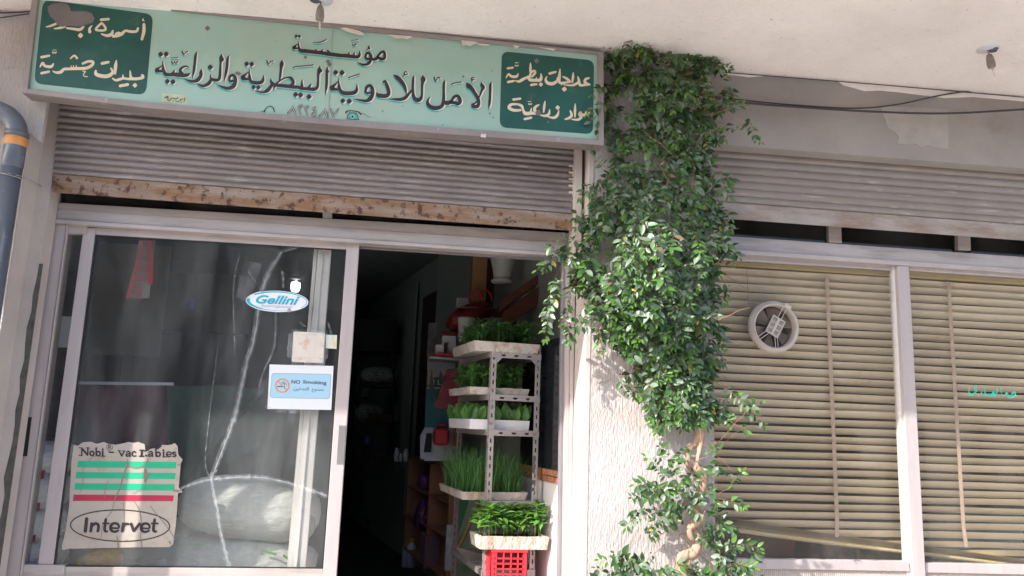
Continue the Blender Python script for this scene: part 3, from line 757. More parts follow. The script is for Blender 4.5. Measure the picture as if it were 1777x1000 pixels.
for k in range(25):
    x = bx0 + (bx1 - bx0) * k / 24; pts.append(Vector((x, YB, zrail(x))))
b.tube(pts, .0155, 8); b.build('bottom_rail', MAT['blind_rail'], bt, smooth=True)
for top, bot, kink in (((1435, 478), (1454, 932), 0), ((1646, 489), (1674, 950), 1), ((1857, 500), (1893, 965), 1)):
    A = at(*top, YB - .032); Bp = at(*bot, YB - .032)
    vs = []; n = 14
    for k in range(n + 1):
        p = A.lerp(Bp, k / n); wv = .0035 * mnoise.noise(Vector((k * .9, top[0], 0)))
        if k == n: p.x += .012 if kink else -.006
        w_ = .0125
        vs += [(p.x - w_ + wv, p.y, p.z), (p.x + w_ + wv, p.y - .001, p.z)]
    MB().add(vs, [(2 * k, 2 * k + 1, 2 * k + 3, 2 * k + 2) for k in range(n)]).build('ladder_tape', MAT['tapecloth'], bt)

# green marker scrawl on the right pane
# (written below with the lettering helpers)

# ================================================================== the painted sign
YS = -0.15
sg = thing('shop_sign', (at(545, 200, YS).x, YS, at(545, 200, YS).z - .3), 'long mint green Arabic shop sign with two dark green end panels above the left shutter', 'sign')
def strip(mb, p0, p1, p2, p3, Y, t): mb.slab(p0, p1, p2, p3, Y, t)
TL = (62, -14); TR = (1046, 90); BR = (1047, 252.5); BL = (38.5, 161)
b = MB(); b.band([(66, -8), (182, 4), (450, 34), (650, 55), (1042, 94)], [(46, 155), (250, 181), (450, 200), (650, 215), (1041, 246)], YS + .006, .01); b.build('board', MAT['mint'], sg)
b = MB(); b.band([TL, (250, 4), (450, 26), (650, 48), TR], [BL, (250, 186), (450, 206), (650, 222), BR], YS + .017, .10); b.build('box', MAT['signframe'], sg)
def lerp2(a, c, t): return (a[0] + (c[0] - a[0]) * t, a[1] + (c[1] - a[1]) * t)
MB().band([TL, (250, 4), (450, 26), (650, 48), TR], [(64, -9), (182, 4), (450, 33.5), (650, 55), (1042, 94)], YS - .012, .028).build('frame_top', MAT['signframe'], sg, bevel=.002)
MB().band([(45, 153), (250, 177), (450, 196), (620, 209.5), (850, 227), (1041, 242.5)], [BL, (250, 187), (450, 206), (650, 223), (850, 238), BR], YS - .012, .028).build('frame_bottom', MAT['signframe'], sg, bevel=.003)
MB().slab((TL[0] - 6, TL[1]), (TL[0] + 5, TL[1] + 1), (BL[0] + 8.5, BL[1] + 1), (BL[0] - 1, BL[1]), YS - .0135, .03).build('frame_side', MAT['signframe'], sg, bevel=.002)
MB().slab((1038, 90), (1047.5, 91), (1048, 252.6), (1038.5, 252), YS - .0135, .03).build('frame_side', MAT['signframe'], sg, bevel=.002)
# paint flakes where plaster ran over the top edge
b = MB()
for pts in ([(590, 49), (600, 48), (625, 54), (633, 61), (620, 60), (606, 56)], [(672, 60), (716, 63), (708, 68), (700, 66), (690, 67)], [(800, 70), (830, 73), (816, 80), (808, 78), (803, 80)], [(826, 75), (850, 77), (848, 79), (835, 79)], [(890, 78), (902, 80), (895, 85)], [(935, 82), (965, 85), (960, 88)],
            [(225, 4), (275, 8), (300, 16), (240, 12)], [(835, 232), (844, 233), (843, 239), (834, 238)]):
    MB().prism([at(x, y, YS - .0145) for x, y in pts], (0, .002, 0)).build('paint_flake', MAT['peel_light'], sg)

def rrect(pts4, rad, n=6):
    """rounded quad in photo pixels"""
    out = []
    for i in range(4):
        p = Vector(pts4[i]); a = Vector(pts4[i - 1]); c = Vector(pts4[(i + 1) % 4])
        d0 = (a - p).normalized() * rad; d1 = (c - p).normalized() * rad
        for k in range(n + 1):
            t = k / n
            q = p + d0 * (1 - t) ** 2 + d1 * t ** 2
            out.append((q.x, q.y))
    return out
def flat(name, pts, Y, t, mat, parent):
    return MB().prism([at(x, y, Y) for x, y in pts], (0, t, 0)).build(name, mat, parent)
pl = flat('end_panel', rrect([(75, -1), (266, 25), (253, 165), (59, 145)], 15), YS + .0045, .001, MAT['green'], sg)
pr = flat('end_panel', rrect([(871, 89), (1031, 105), (1029, 233), (867, 221)], 13), YS + .0045, .001, MAT['green'], sg)

# ------------------------------------------------ brush lettering
ZST = [0]
def crom(pts, step=0.22):
    n = len(pts); out = []
    if n == 2:
        return [tuple(pts[0][k] + (pts[1][k] - pts[0][k]) * t / 4 for k in range(3)) for t in range(5)]
    for i in range(n - 1):
        p0 = pts[max(i - 1, 0)]; p1 = pts[i]; p2 = pts[i + 1]; p3 = pts[min(i + 2, n - 1)]
        m = 5
        for k in range(m):
            t = k / m; t2 = t * t; t3 = t2 * t
            v = []
            for c in range(3):
                a = .5 * ((2 * p1[c]) + (-p0[c] + p2[c]) * t + (2 * p0[c] - 5 * p1[c] + 4 * p2[c] - p3[c]) * t2 + (-p0[c] + 3 * p1[c] - 3 * p2[c] + p3[c]) * t3)
                v.append(a)
            v[2] = max(v[2], min(p1[2], p2[2]) * .8)
            out.append(tuple(v))
    out.append(tuple(pts[-1]))
    return out
def stroke(mb, pts, Y, mi=0, ox=0, oy=0, grow=0.0, capn=5):
    """pts (x, y, halfwidth) in photo px -> flat ribbon with round ends"""
    P = crom(pts); n = len(P); L_ = []; R_ = []
    for i, (x, y, w) in enumerate(P):
        a = P[max(i - 1, 0)]; c = P[min(i + 1, n - 1)]
        dx, dy = c[0] - a[0], c[1] - a[1]; l = math.hypot(dx, dy) or 1
        nx, ny = -dy / l, dx / l; w = w + grow
        L_.append((x + nx * w, y + ny * w)); R_.append((x - nx * w, y - ny * w))
    def cap(i, s):
        x, y, w = P[i]; w += grow
        a = P[max(i - 1, 0)]; c = P[min(i + 1, n - 1)]
        ang = math.atan2(c[1] - a[1], c[0] - a[0])
        out = []
        for k in range(1, capn):
            t = ang + (pi / 2 + pi * k / capn) if s < 0 else ang + (-pi / 2 + pi * k / capn)
            out.append((x + cos(t) * w * .8, y + sin(t) * w * .8))
        return out
    ZST[0] += 1
    yy = Y - (ZST[0] % 40) * 0.000012
    def W(p): return at(p[0] + ox, p[1] + oy, yy)
    b0 = len(mb.v)
    for i in range(n):
        mb.v.append(tuple(W(L_[i]))); mb.v.append(tuple(W(R_[i])))
    for i in range(n - 1):
        mb.f.append((b0 + 2 * i, b0 + 2 * i + 1, b0 + 2 * i + 3, b0 + 2 * i + 2)); mb.m.append(mi)
    for i, s in ((0, -1), (n - 1, 1)):
        cp = cap(i, s)
        e = len(mb.v)
        for p in cp: mb.v.append(tuple(W(p)))
        if s < 0: f = [b0] + list(range(e, e + len(cp))) + [b0 + 1]
        else: f = [b0 + 2 * i + 1] + list(range(e, e + len(cp))) + [b0 + 2 * i]
        mb.f.append(tuple(f)); mb.m.append(mi)
def diamond(mb, x, y, r, Y, mi=0, ox=0, oy=0, rot=0.0):
    ZST[0] += 1; yy = Y - (ZST[0] % 40) * 0.000012
    pts = []
    for k in range(8):
        a = rot + k * pi / 4; rr = r * (1.0 if k % 2 == 0 else .80)
        pts.append(at(x + ox + cos(a) * rr, y + oy + sin(a) * rr, yy))
    mb.add(pts, [tuple(range(8))])

def word(name, S, D, org, s, parent, Y=YS + .0052, shade=True, mat=None, flats=()):
    """S: strokes, D: dots, in crop pixels of a crop at org, scale s"""
    cv = lambda p: (org[0] + p[0] / s, org[1] + p[1] / s, p[2] / s)
    S2 = [[cv(p) for p in st] for st in S]; D2 = [cv(p) for p in D]
    if shade:
        m = MB()
        for st in S2: stroke(m, st, Y - .0006, ox=-.3, oy=3.2)
        for (x, y, r) in D2: diamond(m, x, y, r, Y - .0006, ox=-.3, oy=3.0)
        m.build('letter_shade', MAT['teal'], parent)
        m = MB()
        for st in S2: stroke(m, st, Y - .0014, ox=2.3, oy=.9)
        for (x, y, r) in D2: diamond(m, x, y, r, Y - .0014, ox=2.0, oy=1.6)
        m.build('letter_edge', MAT['white'], parent)
    m = MB()
    for st in S2: stroke(m, st, Y - .0022)
    for (x, y, r) in D2: diamond(m, x, y, r, Y - .0022)
    return m.build(name, mat or MAT['ink'], parent)

# main line, left word: والزراعية
word('lettering', [
    [(225, 252, 3), (224, 330, 16), (233, 400, 24), (250, 455, 30), (285, 492, 32), (360, 500, 30), (430, 495, 36), (520, 505, 38), (600, 510, 34), (660, 500, 26), (700, 468, 5)],
    [(216, 345, 7), (160, 378, 16), (118, 418, 34), (150, 436, 28), (222, 440, 20)],
    [(428, 412, 4), (412, 450, 18), (385, 485, 24)],
    [(692, 378, 3), (640, 352, 14), (580, 365, 18), (535, 400, 24), (530, 445, 30), (565, 490, 32)],
    [(824, 93, 2), (795, 160, 22), (780, 300, 24), (762, 440, 22), (736, 548, 3)],
    [(894, 397, 4), (888, 460, 30), (880, 525, 30), (830, 590, 34), (760, 615, 26), (690, 605, 20), (590, 572, 3)],
    [(1243, 138, 3), (1238, 205, 34), (1228, 290, 20), (1222, 400, 22), (1212, 540, 26), (1185, 588, 26), (1120, 590, 28), (1062, 560, 20), (1056, 492, 4)],
    [(1238, 200, 30), (1262, 235, 26), (1255, 265, 12)],
    [(1068, 580, 26), (1020, 650, 32), (940, 692, 26), (880, 682, 20), (808, 652, 3)],
    [(1383, 162, 2), (1352, 215, 20), (1340, 350, 24), (1318, 480, 22), (1284, 618, 3)],
    [(1378, 598, 20), (1390, 530, 22), (1445, 508, 26), (1483, 555, 28), (1482, 625, 32), (1445, 700, 38), (1370, 735, 30), (1280, 718, 22), (1155, 665, 3)],
    [(1378, 598, 20), (1415, 612, 22), (1470, 598, 18)],
    [(373, 207, 6), (494, 199, 7)], [(380, 262, 7), (385, 288, 9), (405, 298, 9), (425, 288, 7), (430, 266, 5)], [(430, 280, 6), (450, 298, 9), (472, 287, 9), (480, 256, 6)],
    [(560, 92, 10), (577, 122, 12), (590, 155, 4)], [(590, 155, 4), (620, 112, 9), (655, 98, 12)]],
    [(188, 143, 48), (283, 140, 48), (1048, 368, 50), (303, 612, 46), (402, 620, 48)], (260, 80), 10, sg)
# البيطرية
word('lettering', [
    [(225, 293, 3), (224, 360, 12), (232, 440, 24), (248, 505, 28), (300, 533, 30), (380, 540, 32), (440, 525, 30), (466, 480, 24), (474, 403, 3)],
    [(212, 352, 7), (160, 395, 18), (110, 445, 36), (145, 470, 30), (215, 480, 20)],
    [(600, 458, 3), (605, 515, 24), (650, 565, 30), (700, 580, 30), (800, 590, 32), (900, 600, 32), (1000, 612, 32), (1080, 618, 30), (1140, 635, 30), (1200, 642, 28), (1290, 648, 30), (1360, 648, 32), (1408, 610, 24), (1420, 500, 20), (1424, 400, 22), (1440, 320, 34), (1452, 245, 3)],
    [(1440, 300, 26), (1472, 328, 22), (1468, 355, 10)],
    [(635, 560, 24), (590, 615, 30), (540, 672, 34), (470, 702, 20), (400, 694, 12), (325, 678, 3)],
    [(648, 658, 3), (660, 610, 20), (690, 560, 20), (750, 508, 14), (830, 462, 13), (900, 447, 16), (950, 458, 26), (985, 510, 28), (978, 560, 28), (930, 585, 20)],
    [(795, 143, 3), (790, 205, 36), (775, 300, 22), (765, 400, 22), (750, 508, 12)],
    [(1147, 480, 3), (1138, 530, 15), (1140, 600, 26)], [(1303, 550, 3), (1280, 590, 18), (1240, 635, 22)],
    [(985, 274, 9), (1060, 256, 9), (1200, 244, 9), (1335, 228, 10)],
    [(528, 150, 10), (545, 185, 12), (560, 222, 4)], [(560, 222, 4), (590, 178, 8), (640, 163, 11)],
    [(1586, 262, 3), (1572, 330, 22), (1570, 500, 23), (1562, 620, 22), (1546, 732, 3)]],
    [(180, 210, 46), (268, 214, 46), (300, 615, 42), (382, 620, 42), (1030, 742, 48), (1116, 750, 50), (1262, 780, 50)], (410, 90), 10, sg)
# للأدوية
word('lettering', [
    [(280, 343, 3), (276, 420, 12), (284, 500, 24), (312, 580, 32), (380, 618, 36), (480, 622, 36), (560, 600, 34), (592, 550, 24), (590, 460, 3)],
    [(265, 415, 7), (215, 470, 20), (152, 525, 36), (200, 548, 30), (272, 560, 18)],
    [(740, 600, 22), (760, 520, 26), (818, 487, 28), (862, 540, 30), (865, 630, 32), (822, 715, 38), (760, 752, 28), (680, 745, 20), (530, 718, 3)],
    [(740, 600, 20), (790, 620, 20), (850, 600, 18)],
    [(450, 350, 8), (540, 317, 9), (640, 287, 10)],
    [(1045, 440, 12), (1080, 410, 22), (1112, 480, 30), (1140, 560, 32), (1143, 625, 32), (1110, 662, 36), (1040, 668, 36), (960, 650, 36), (940, 608, 8)],
    [(1225, 300, 5), (1290, 345, 36), (1350, 400, 38), (1408, 480, 32), (1438, 560, 22), (1455, 640, 5)],
    [(1130, 722, 3), (1250, 725, 20), (1350, 728, 28), (1430, 700, 30), (1485, 640, 24), (1545, 570, 18), (1570, 540, 12)],
    [(1470, 268, 5), (1440, 243, 9), (1415, 270, 12), (1425, 297, 12), (1470, 290, 9)], [(1385, 332, 4), (1410, 308, 9), (1440, 298, 9)]],
    [(225, 258, 48), (335, 262, 50), (350, 750, 46), (460, 758, 50)], (560, 100), 10, sg)
# لل ... الأمل
word('lettering', [
    [(83, 313, 3), (70, 370, 20), (65, 500, 22), (70, 640, 26), (100, 712, 34), (150, 738, 38), (200, 712, 30), (222, 640, 20), (225, 500, 22), (236, 420, 28), (240, 360, 36), (238, 307, 3)],
    [(245, 350, 30), (266, 385, 22), (255, 425, 10)],
    [(435, 342, 14), (445, 375, 12), (462, 415, 4)], [(462, 415, 4), (490, 358, 10), (535, 352, 13)],
    [(627, 390, 3), (605, 450, 22), (600, 600, 22), (600, 700, 26), (592, 780, 30), (560, 848, 32), (480, 878, 36), (400, 868, 36), (340, 828, 34), (318, 770, 24), (340, 712, 13), (366, 680, 3)],
    [(610, 780, 34), (680, 788, 38), (740, 745, 24), (770, 695, 26), (825, 665, 26), (870, 700, 32), (886, 760, 30), (850, 800, 34), (790, 785, 28), (720, 778, 28)],
    [(735, 465, 10), (810, 440, 9), (905, 426, 10)],
    [(1005, 455, 24), (1030, 490, 42), (1080, 530, 36), (1135, 610, 30), (1190, 700, 30), (1208, 785, 28), (1180, 848, 34), (1110, 845, 30), (1092, 812, 16)],
    [(1090, 810, 14), (1140, 798, 14), (1180, 760, 16)],
    [(1250, 422, 3), (1262, 478, 30), (1288, 520, 28), (1262, 570, 20), (1235, 640, 16), (1208, 700, 12)],
    [(1132, 352, 6), (1098, 350, 11), (1082, 375, 12), (1120, 385, 10), (1135, 372, 7)], [(1066, 414, 4), (1100, 398, 9)],
    [(1430, 423, 3), (1410, 480, 22), (1405, 650, 22), (1394, 800, 22), (1378, 888, 3)]],
    [], (710, 100), 10, sg)
# مؤسسة
word('lettering', [
    [(172, 208, 3), (178, 280, 14), (188, 340, 24), (220, 373, 32), (300, 385, 36), (400, 396, 34), (500, 406, 34), (600, 420, 32), (680, 432, 34), (760, 442, 34), (900, 460, 32), (1000, 465, 34), (1080, 476, 32), (1150, 484, 30), (1200, 478, 28), (1224, 440, 22), (1222, 378, 3)],
    [(160, 268, 7), (120, 300, 18), (92, 330, 24), (172, 335, 14)],
    [(490, 345, 3), (475, 370, 18), (450, 400, 20)], [(592, 352, 3), (580, 380, 18), (560, 402, 20)], [(664, 358, 3), (690, 392, 22), (720, 425, 25)],
    [(1045, 395, 3), (1040, 430, 16), (1020, 455, 18)], [(1132, 398, 3), (1128, 440, 16), (1110, 470, 18)],
    [(430, 238, 4), (530, 236, 9), (610, 210, 10), (662, 178, 3)], [(1085, 205, 6), (1198, 188, 6)],
    [(1100, 252, 5), (1112, 280, 7), (1130, 280, 6), (1135, 260, 4)], [(1135, 268, 5), (1150, 281, 7), (1165, 252, 5)],
    [(1398, 295, 6), (1372, 315, 11), (1400, 330, 10)], [(1328, 370, 4), (1370, 348, 10), (1402, 345, 8)],
    [(1322, 490, 20), (1340, 432, 20), (1385, 420, 24), (1420, 470, 26), (1412, 540, 26), (1375, 595, 26), (1310, 618, 20), (1240, 602, 12), (1180, 573, 3)],
    [(1322, 490, 18), (1350, 514, 20), (1420, 520, 22), (1500, 520, 28), (1552, 452, 20), (1600, 402, 22), (1640, 398, 25), (1655, 450, 24), (1648, 508, 24), (1600, 520, 26), (1540, 492, 22)]],
    [(138, 127, 30), (192, 130, 30)], (500, 50), 9.872, sg)
# panels
word('lettering', [
    [(1186, 262, 15), (1185, 340, 18), (1163, 430, 14)],
    [(1122, 306, 12), (1110, 336, 14), (1075, 345, 14), (1030, 342, 14), (985, 335, 13), (945, 368, 18), (900, 388, 17), (850, 395, 16)], [(880, 372, 14), (912, 362, 18), (932, 382, 16)],
    [(848, 335, 12), (835, 370, 18), (790, 388, 16), (725, 370, 8)],
    [(728, 250, 12), (762, 290, 13), (766, 325, 13), (710, 332, 13), (664, 322, 11), (690, 285, 13), (728, 250, 12)],
    [(718, 216, 14), (804, 208, 14)], [(622, 278, 5), (596, 312, 12), (600, 350, 17)],
    [(532, 292, 11), (490, 322, 16), (430, 316, 14), (348, 306, 10)], [(330, 290, 11), (275, 304, 13), (212, 312, 6)], [(235, 258, 11), (180, 280, 13), (125, 294, 6)],
    [(1180, 205, 6), (1172, 222, 6), (1190, 228, 5)]],
    [(498, 386, 30)], (60, 0), 6.248, sg, Y=YS + .0060, shade=False, mat=MAT['cream'])
word('lettering', [
    [(1165, 815, 14), (1175, 840, 16), (1135, 852, 16), (1080, 856, 16), (1045, 840, 15), (1036, 770, 7)], [(1070, 858, 14), (1000, 856, 13), (963, 845, 12), (958, 812, 5)],
    [(963, 850, 12), (920, 862, 15), (880, 872, 12), (845, 850, 8)], [(925, 933, 16), (1012, 917, 16)],
    [(887, 655, 6), (878, 720, 19), (873, 805, 9)], [(664, 766, 10), (668, 805, 19), (740, 828, 20), (805, 822, 21), (848, 785, 16), (826, 740, 8)], [(728, 690, 16), (804, 674, 14)],
    [(520, 692, 13), (580, 668, 14), (632, 672, 15), (622, 708, 16), (560, 740, 17), (460, 745, 16), (380, 748, 15), (318, 752, 15), (285, 782, 17), (235, 788, 13), (198, 772, 6)],
    [(388, 638, 8), (430, 604, 11), (462, 634, 13)], [(395, 712, 4), (402, 738, 6)], [(420, 710, 4), (425, 738, 6)], [(452, 710, 5), (452, 738, 8)],
    [(522, 774, 5), (553, 776, 5), (530, 806, 5), (540, 828, 5), (574, 832, 5)],
    [(58, 728, 6), (88, 684, 14), (112, 716, 14), (178, 724, 16), (206, 690, 7)], [(72, 622, 14), (160, 605, 13)], [(72, 796, 14), (158, 778, 13)],
    [(196, 545, 3), (236, 543, 3)], [(192, 562, 4), (202, 578, 6), (214, 566, 4), (226, 578, 6), (238, 562, 4)]],
    [(1088, 926, 27)], (60, 0), 6.248, sg, Y=YS + .0060, shade=False, mat=MAT['cream'])
word('lettering', [
    [(982, 316, 11), (945, 330, 14), (938, 362, 15), (965, 378, 12), (994, 384, 6)], [(990, 388, 10), (930, 392, 13), (885, 392, 14), (872, 340, 13), (862, 300, 6)],
    [(880, 350, 10), (845, 378, 14), (800, 395, 12), (715, 392, 6)], [(811, 258, 6), (808, 310, 14), (800, 365, 8)],
    [(772, 352, 14), (740, 322, 14), (700, 302, 8)], [(778, 356, 13), (720, 366, 12), (662, 364, 14), (662, 290, 16), (668, 218, 5)], [(715, 378, 8), (690, 382, 6), (680, 395, 3)],
    [(640, 308, 6), (634, 348, 14), (590, 377, 18), (535, 370, 17), (512, 336, 13), (524, 300, 6)], [(553, 268, 14), (622, 250, 12)],
    [(460, 268, 5), (464, 310, 15), (450, 338, 18), (400, 340, 16), (345, 336, 18), (318, 300, 13)], [(412, 308, 4), (408, 335, 10)], [(352, 392, 13), (414, 383, 12)],
    [(347, 152, 5), (347, 200, 13), (347, 250, 12)], [(335, 312, 11), (352, 262, 12), (385, 238, 13), (398, 262, 13), (362, 302, 11)], [(312, 308, 12), (262, 332, 16), (222, 354, 14), (182, 344, 5)],
    [(82, 315, 5), (110, 274, 11), (140, 298, 13), (195, 300, 15), (215, 268, 5)], [(98, 212, 12), (158, 204, 12)], [(102, 360, 13), (168, 348, 12)], [(182, 152, 4), (216, 150, 4)], [(178, 176, 4), (186, 187, 5), (196, 178, 3), (205, 187, 5), (215, 176, 4)]],
    [(460, 386, 24), (714, 437, 28)], (865, 85), 6.25, sg, Y=YS + .0060, shade=False, mat=MAT['cream'])
word('lettering', [
    [(975, 668, 8), (984, 690, 10), (945, 716, 17), (905, 712, 14), (890, 690, 14), (880, 712, 14), (898, 742, 15), (860, 768, 13), (795, 764, 6)], [(945, 690, 12), (975, 675, 10)],
    [(833, 596, 5), (830, 670, 14), (830, 740, 6)], [(778, 670, 8), (794, 718, 14), (770, 748, 15), (722, 764, 8)],
    [(655, 665, 5), (640, 718, 14), (600, 747, 14), (532, 736, 5)], [(556, 658, 5), (545, 708, 15), (508, 726, 14), (452, 718, 5)], [(506, 566, 5), (497, 620, 14), (490, 688, 8)],
    [(440, 606, 8), (402, 630, 15), (390, 662, 16), (415, 694, 16), (360, 698, 17), (292, 700, 20), (268, 662, 12), (252, 620, 15), (200, 600, 12), (135, 606, 15), (116, 640, 17), (170, 666, 16), (240, 664, 13)],
    [(160, 550, 14), (238, 540, 12)], [(282, 762, 13), (358, 746, 13)], [(320, 571, 4), (356, 571, 4)], [(324, 592, 4), (334, 604, 6), (344, 594, 4), (352, 604, 6), (362, 592, 4)], [(358, 640, 4), (350, 680, 12)]],
    [(642, 637, 26)], (865, 85), 6.25, sg, Y=YS + .0060, shade=False, mat=MAT['cream'])
# phone number and little telephone
NUM = [[(440, 190, 9), (482, 150, 9), (515, 112, 8)], [(518, 70, 3), (520, 120, 10), (540, 170, 11), (548, 208, 6)],
       [(600, 110, 7), (612, 78, 7), (660, 72, 7), (645, 100, 6), (604, 112, 7), (618, 150, 9), (638, 212, 5)],
       [(703, 122, 7), (715, 90, 7), (763, 84, 7), (748, 112, 6), (707, 124, 7), (721, 162, 9), (741, 218, 5)],
       [(876, 94, 5), (830, 112, 7), (822, 136, 7), (866, 152, 8), (862, 176, 7), (815, 192, 7)], [(812, 208, 6), (818, 238, 7), (850, 238, 7), (882, 214, 5)],
       [(925, 240, 9), (970, 190, 9), (1010, 150, 8)], [(1013, 112, 3), (1018, 160, 10), (1036, 215, 11), (1044, 258, 6)],
       [(1094, 118, 6), (1118, 180, 9), (1140, 250, 8)], [(1220, 128, 7), (1180, 175, 8), (1142, 240, 6)]]
word('number_shade', [[(x + 8, y + 3, w) for x, y, w in st] for st in NUM], [], (450, 175), 8.885, sg, Y=YS + .0050, shade=False, mat=MAT['white'])
word('number', [[(x, y, w * 1.6) for x, y, w in st] for st in NUM], [], (450, 175), 8.885, sg, Y=YS + .0045, shade=False, mat=MAT['ink'])
word('number_core', [[(x, y, w * .38) for x, y, w in st] for st in NUM], [], (450, 175), 8.885, sg, Y=YS + .0038, shade=False, mat=MAT['white'])
K = lambda x, y: (450 + x / 8.885, 175 + y / 8.885)
flat('telephone_body', [K(*p) for p in ((1388, 180), (1480, 182), (1515, 215), (1538, 298), (1440, 292), (1344, 284), (1352, 230))], YS + .0047, .0005, MAT['ink'], sg)
flat('telephone_body', [K(*p) for p in ((1394, 190), (1474, 192), (1505, 222), (1526, 288), (1440, 283), (1356, 276), (1364, 232))], YS + .0040, .0005, MAT['teal'], sg)
word('telephone_receiver', [[(1328, 190, 9), (1350, 162, 9), (1400, 152, 6), (1450, 156, 7), (1510, 168, 8), (1545, 185, 10), (1565, 210, 11)]], [], (450, 175), 8.885, sg, Y=YS + .0040, shade=False)
word('telephone_cord', [[(1580, 205, 3), (1610, 198, 3), (1630, 212, 3), (1655, 222, 3), (1668, 250, 3), (1690, 244, 3), (1718, 268, 3)]], [], (450, 175), 8.885, sg, Y=YS + .0040, shade=False)
word('painted_arch', [[(75, 168, 10), (105, 112, 6), (160, 82, 5), (210, 110, 7), (232, 168, 8)], [(20, 170, 3), (80, 155, 5)]], [], (450, 175), 8.885, sg, Y=YS + .0040, shade=False)
word('telephone_dial', [], [(1440, 245, 34)], (450, 175), 8.885, sg, Y=YS + .0052, shade=False, mat=MAT['white'])
word('telephone_dial', [], [(1438, 245, 24)], (450, 175), 8.885, sg, Y=YS + .0045, shade=False)
# signature on yellowed tape
K2 = lambda x, y: (270 + x / 25.39, 155 + y / 25.39)
flat('yellow_tape', [K2(*p) for p in ((275, 160), (1400, 285), (1390, 700), (260, 545))], YS + .0050, .0006, MAT['oldpaper'], sg)
word('signature', [[(400, 375, 16), (470, 385, 14), (540, 320, 18), (545, 400, 14), (545, 490, 16), (620, 490, 14), (670, 435, 20), (700, 385, 12), (780, 400, 18), (860, 420, 16), (940, 405, 14), (985, 365, 20)], [(400, 365, 12), (460, 320, 10), (520, 305, 12)],
     [(1215, 380, 8), (1180, 435, 12), (1100, 440, 18), (1095, 500, 14), (1010, 540, 14), (920, 540, 14), (865, 495, 10)], [(1290, 370, 14), (1270, 470, 16), (1255, 560, 10)]], [(765, 520, 24), (1145, 590, 24)], (270, 155), 25.39, sg, Y=YS + .0044, shade=False, mat=M('olive_ink', (.06, .07, .04), .5))
# bare metal showing where paint has gone
K6 = lambda x, y: (60 + x / 6.248, y / 6.248)
flat('bare_patch', [K6(*p) for p in ((140, 75), (190, 42), (290, 30), (360, 48), (386, 90), (388, 122), (470, 125), (560, 122), (620, 145), (648, 200), (630, 248), (560, 268), (500, 288), (430, 286), (380, 278), (300, 292), (245, 270), (210, 215), (170, 180), (145, 130))], YS + .0031, .0006, MAT['peel'], sg)
for q_ in ((432, 692, 36), (540, 795, 16), (413, 130, 30)):
    word('bare_patch', [], [q_], (865, 85), 6.25, sg, Y=YS + .0052, shade=False, mat=MAT['peel'])
word('bare_spot', [], [(360, 49, 4.5), (530, 99.5, 3), (569, 107, 4), (572, 112, 4), (411, 127, 3.4), (415, 128, 3.2), (568, 124, 4), (804, 133, 2), (854, 123, 1.2), (850, 197, 1.8), (856, 204, 1.6), (699, 184, 1.2), (664, 193, 1.6), (479, 72, 1), (768, 217, 1.2)], (0, 0), 1, sg, Y=YS + .0050, shade=False, mat=MAT['peel'])['kind'] = 'stuff'
word('seam', [[(577, 52, .5), (575, 120, .5), (569.5, 205, .6)]], [], (0, 0), 1, sg, Y=YS + .0056, shade=False, mat=M('seam_line', (.25, .33, .27), .6))

# ================================================================== fonts for the printed words
def text_obj(name, s, quad, Y, mat, parent, bold=0.0, shear=0.0, space=1.0, thick=.0006):
    """builtin font text fitted to a quad of photo pixels (tl, tr, br, bl)"""
    cu = bpy.data.curves.new('t', 'FONT'); cu.body = s; cu.offset = bold; cu.shear = shear; cu.space_character = space
    cu.resolution_u = 4
    o = bpy.data.objects.new('t', cu); COL.objects.link(o)
    dg = bpy.context.evaluated_depsgraph_get(); dg.update()
    me = bpy.data.meshes.new_from_object(o.evaluated_get(dg))
    COL.objects.unlink(o); bpy.data.objects.remove(o)
    xs = [v.co.x for v in me.vertices]; ys = [v.co.y for v in me.vertices]
    x0, x1, y0, y1 = min(xs), max(xs), min(ys), max(ys)
    for v in me.vertices:
        u = (v.co.x - x0) / (x1 - x0); w = (v.co.y - y0) / (y1 - y0)
        tl, tr, br, bl = quad
        top = lerp2(tl, tr, u); bot = lerp2(bl, br, u); p = lerp2(bot, top, w)
        v.co = at(p[0], p[1], Y)
    me.materials.clear(); me.materials.append(mat); me.name = name
    ob = bpy.data.objects.new(name, me); COL.objects.link(ob); adopt(ob, parent)
    return ob
YG = YD + .0125          # just in front of the outer door's glass

# ---- vaccine sticker
K3 = lambda x, y: (120 + x / 5, 760 + y / 5)
st = thing('sticker', at(215, 950, YG), 'torn yellowed vaccine sticker with green and red stripes low on the cracked door', 'sticker')
top = [(40, 60), (75, 70), (120, 38), (190, 34), (240, 52), (300, 36), (330, 48), (400, 60), (450, 52), (520, 36), (560, 44), (600, 36), (655, 56), (662, 120), (690, 112), (700, 98), (740, 90), (770, 100), (800, 78), (805, 60), (850, 64), (890, 58), (915, 46), (940, 72), (948, 150), (985, 190), (968, 225), (960, 330), (950, 430), (985, 470), (945, 480), (938, 600), (925, 760), (910, 860), (905, 920), (870, 948), (600, 950), (300, 956), (0, 962), (-60, 975), (-62, 940), (-30, 800), (0, 600), (10, 400), (20, 200)]
flat('sticker_sheet', [K3(*p) for p in top], YG - .0006, .0006, MAT['sticker_old'], st)
for (a, c, e, f) in (((78, 200), (930, 210), (928, 265), (70, 256)), ((62, 296), (925, 305), (920, 358), (56, 350)), ((50, 394), (918, 402), (912, 458), (44, 450))):
    flat('green_stripe', [K3(*a), K3(*c), K3(*e), K3(*f)], YG - .0012, .0004, MAT['stripegreen'], st)
flat('red_stripe', [K3(38, 492), K3(908, 500), K3(902, 550), K3(32, 548)], YG - .0012, .0004, MAT['stripered'], st)
el = []
for k in range(41):
    a = 2 * pi * k / 40; el.append((442 + 430 * cos(a), 762 + 136 * sin(a) + 6 * cos(a), 5))
word('oval_outline', [el], [], (120, 760), 5, st, Y=YG + .0008, shade=False)
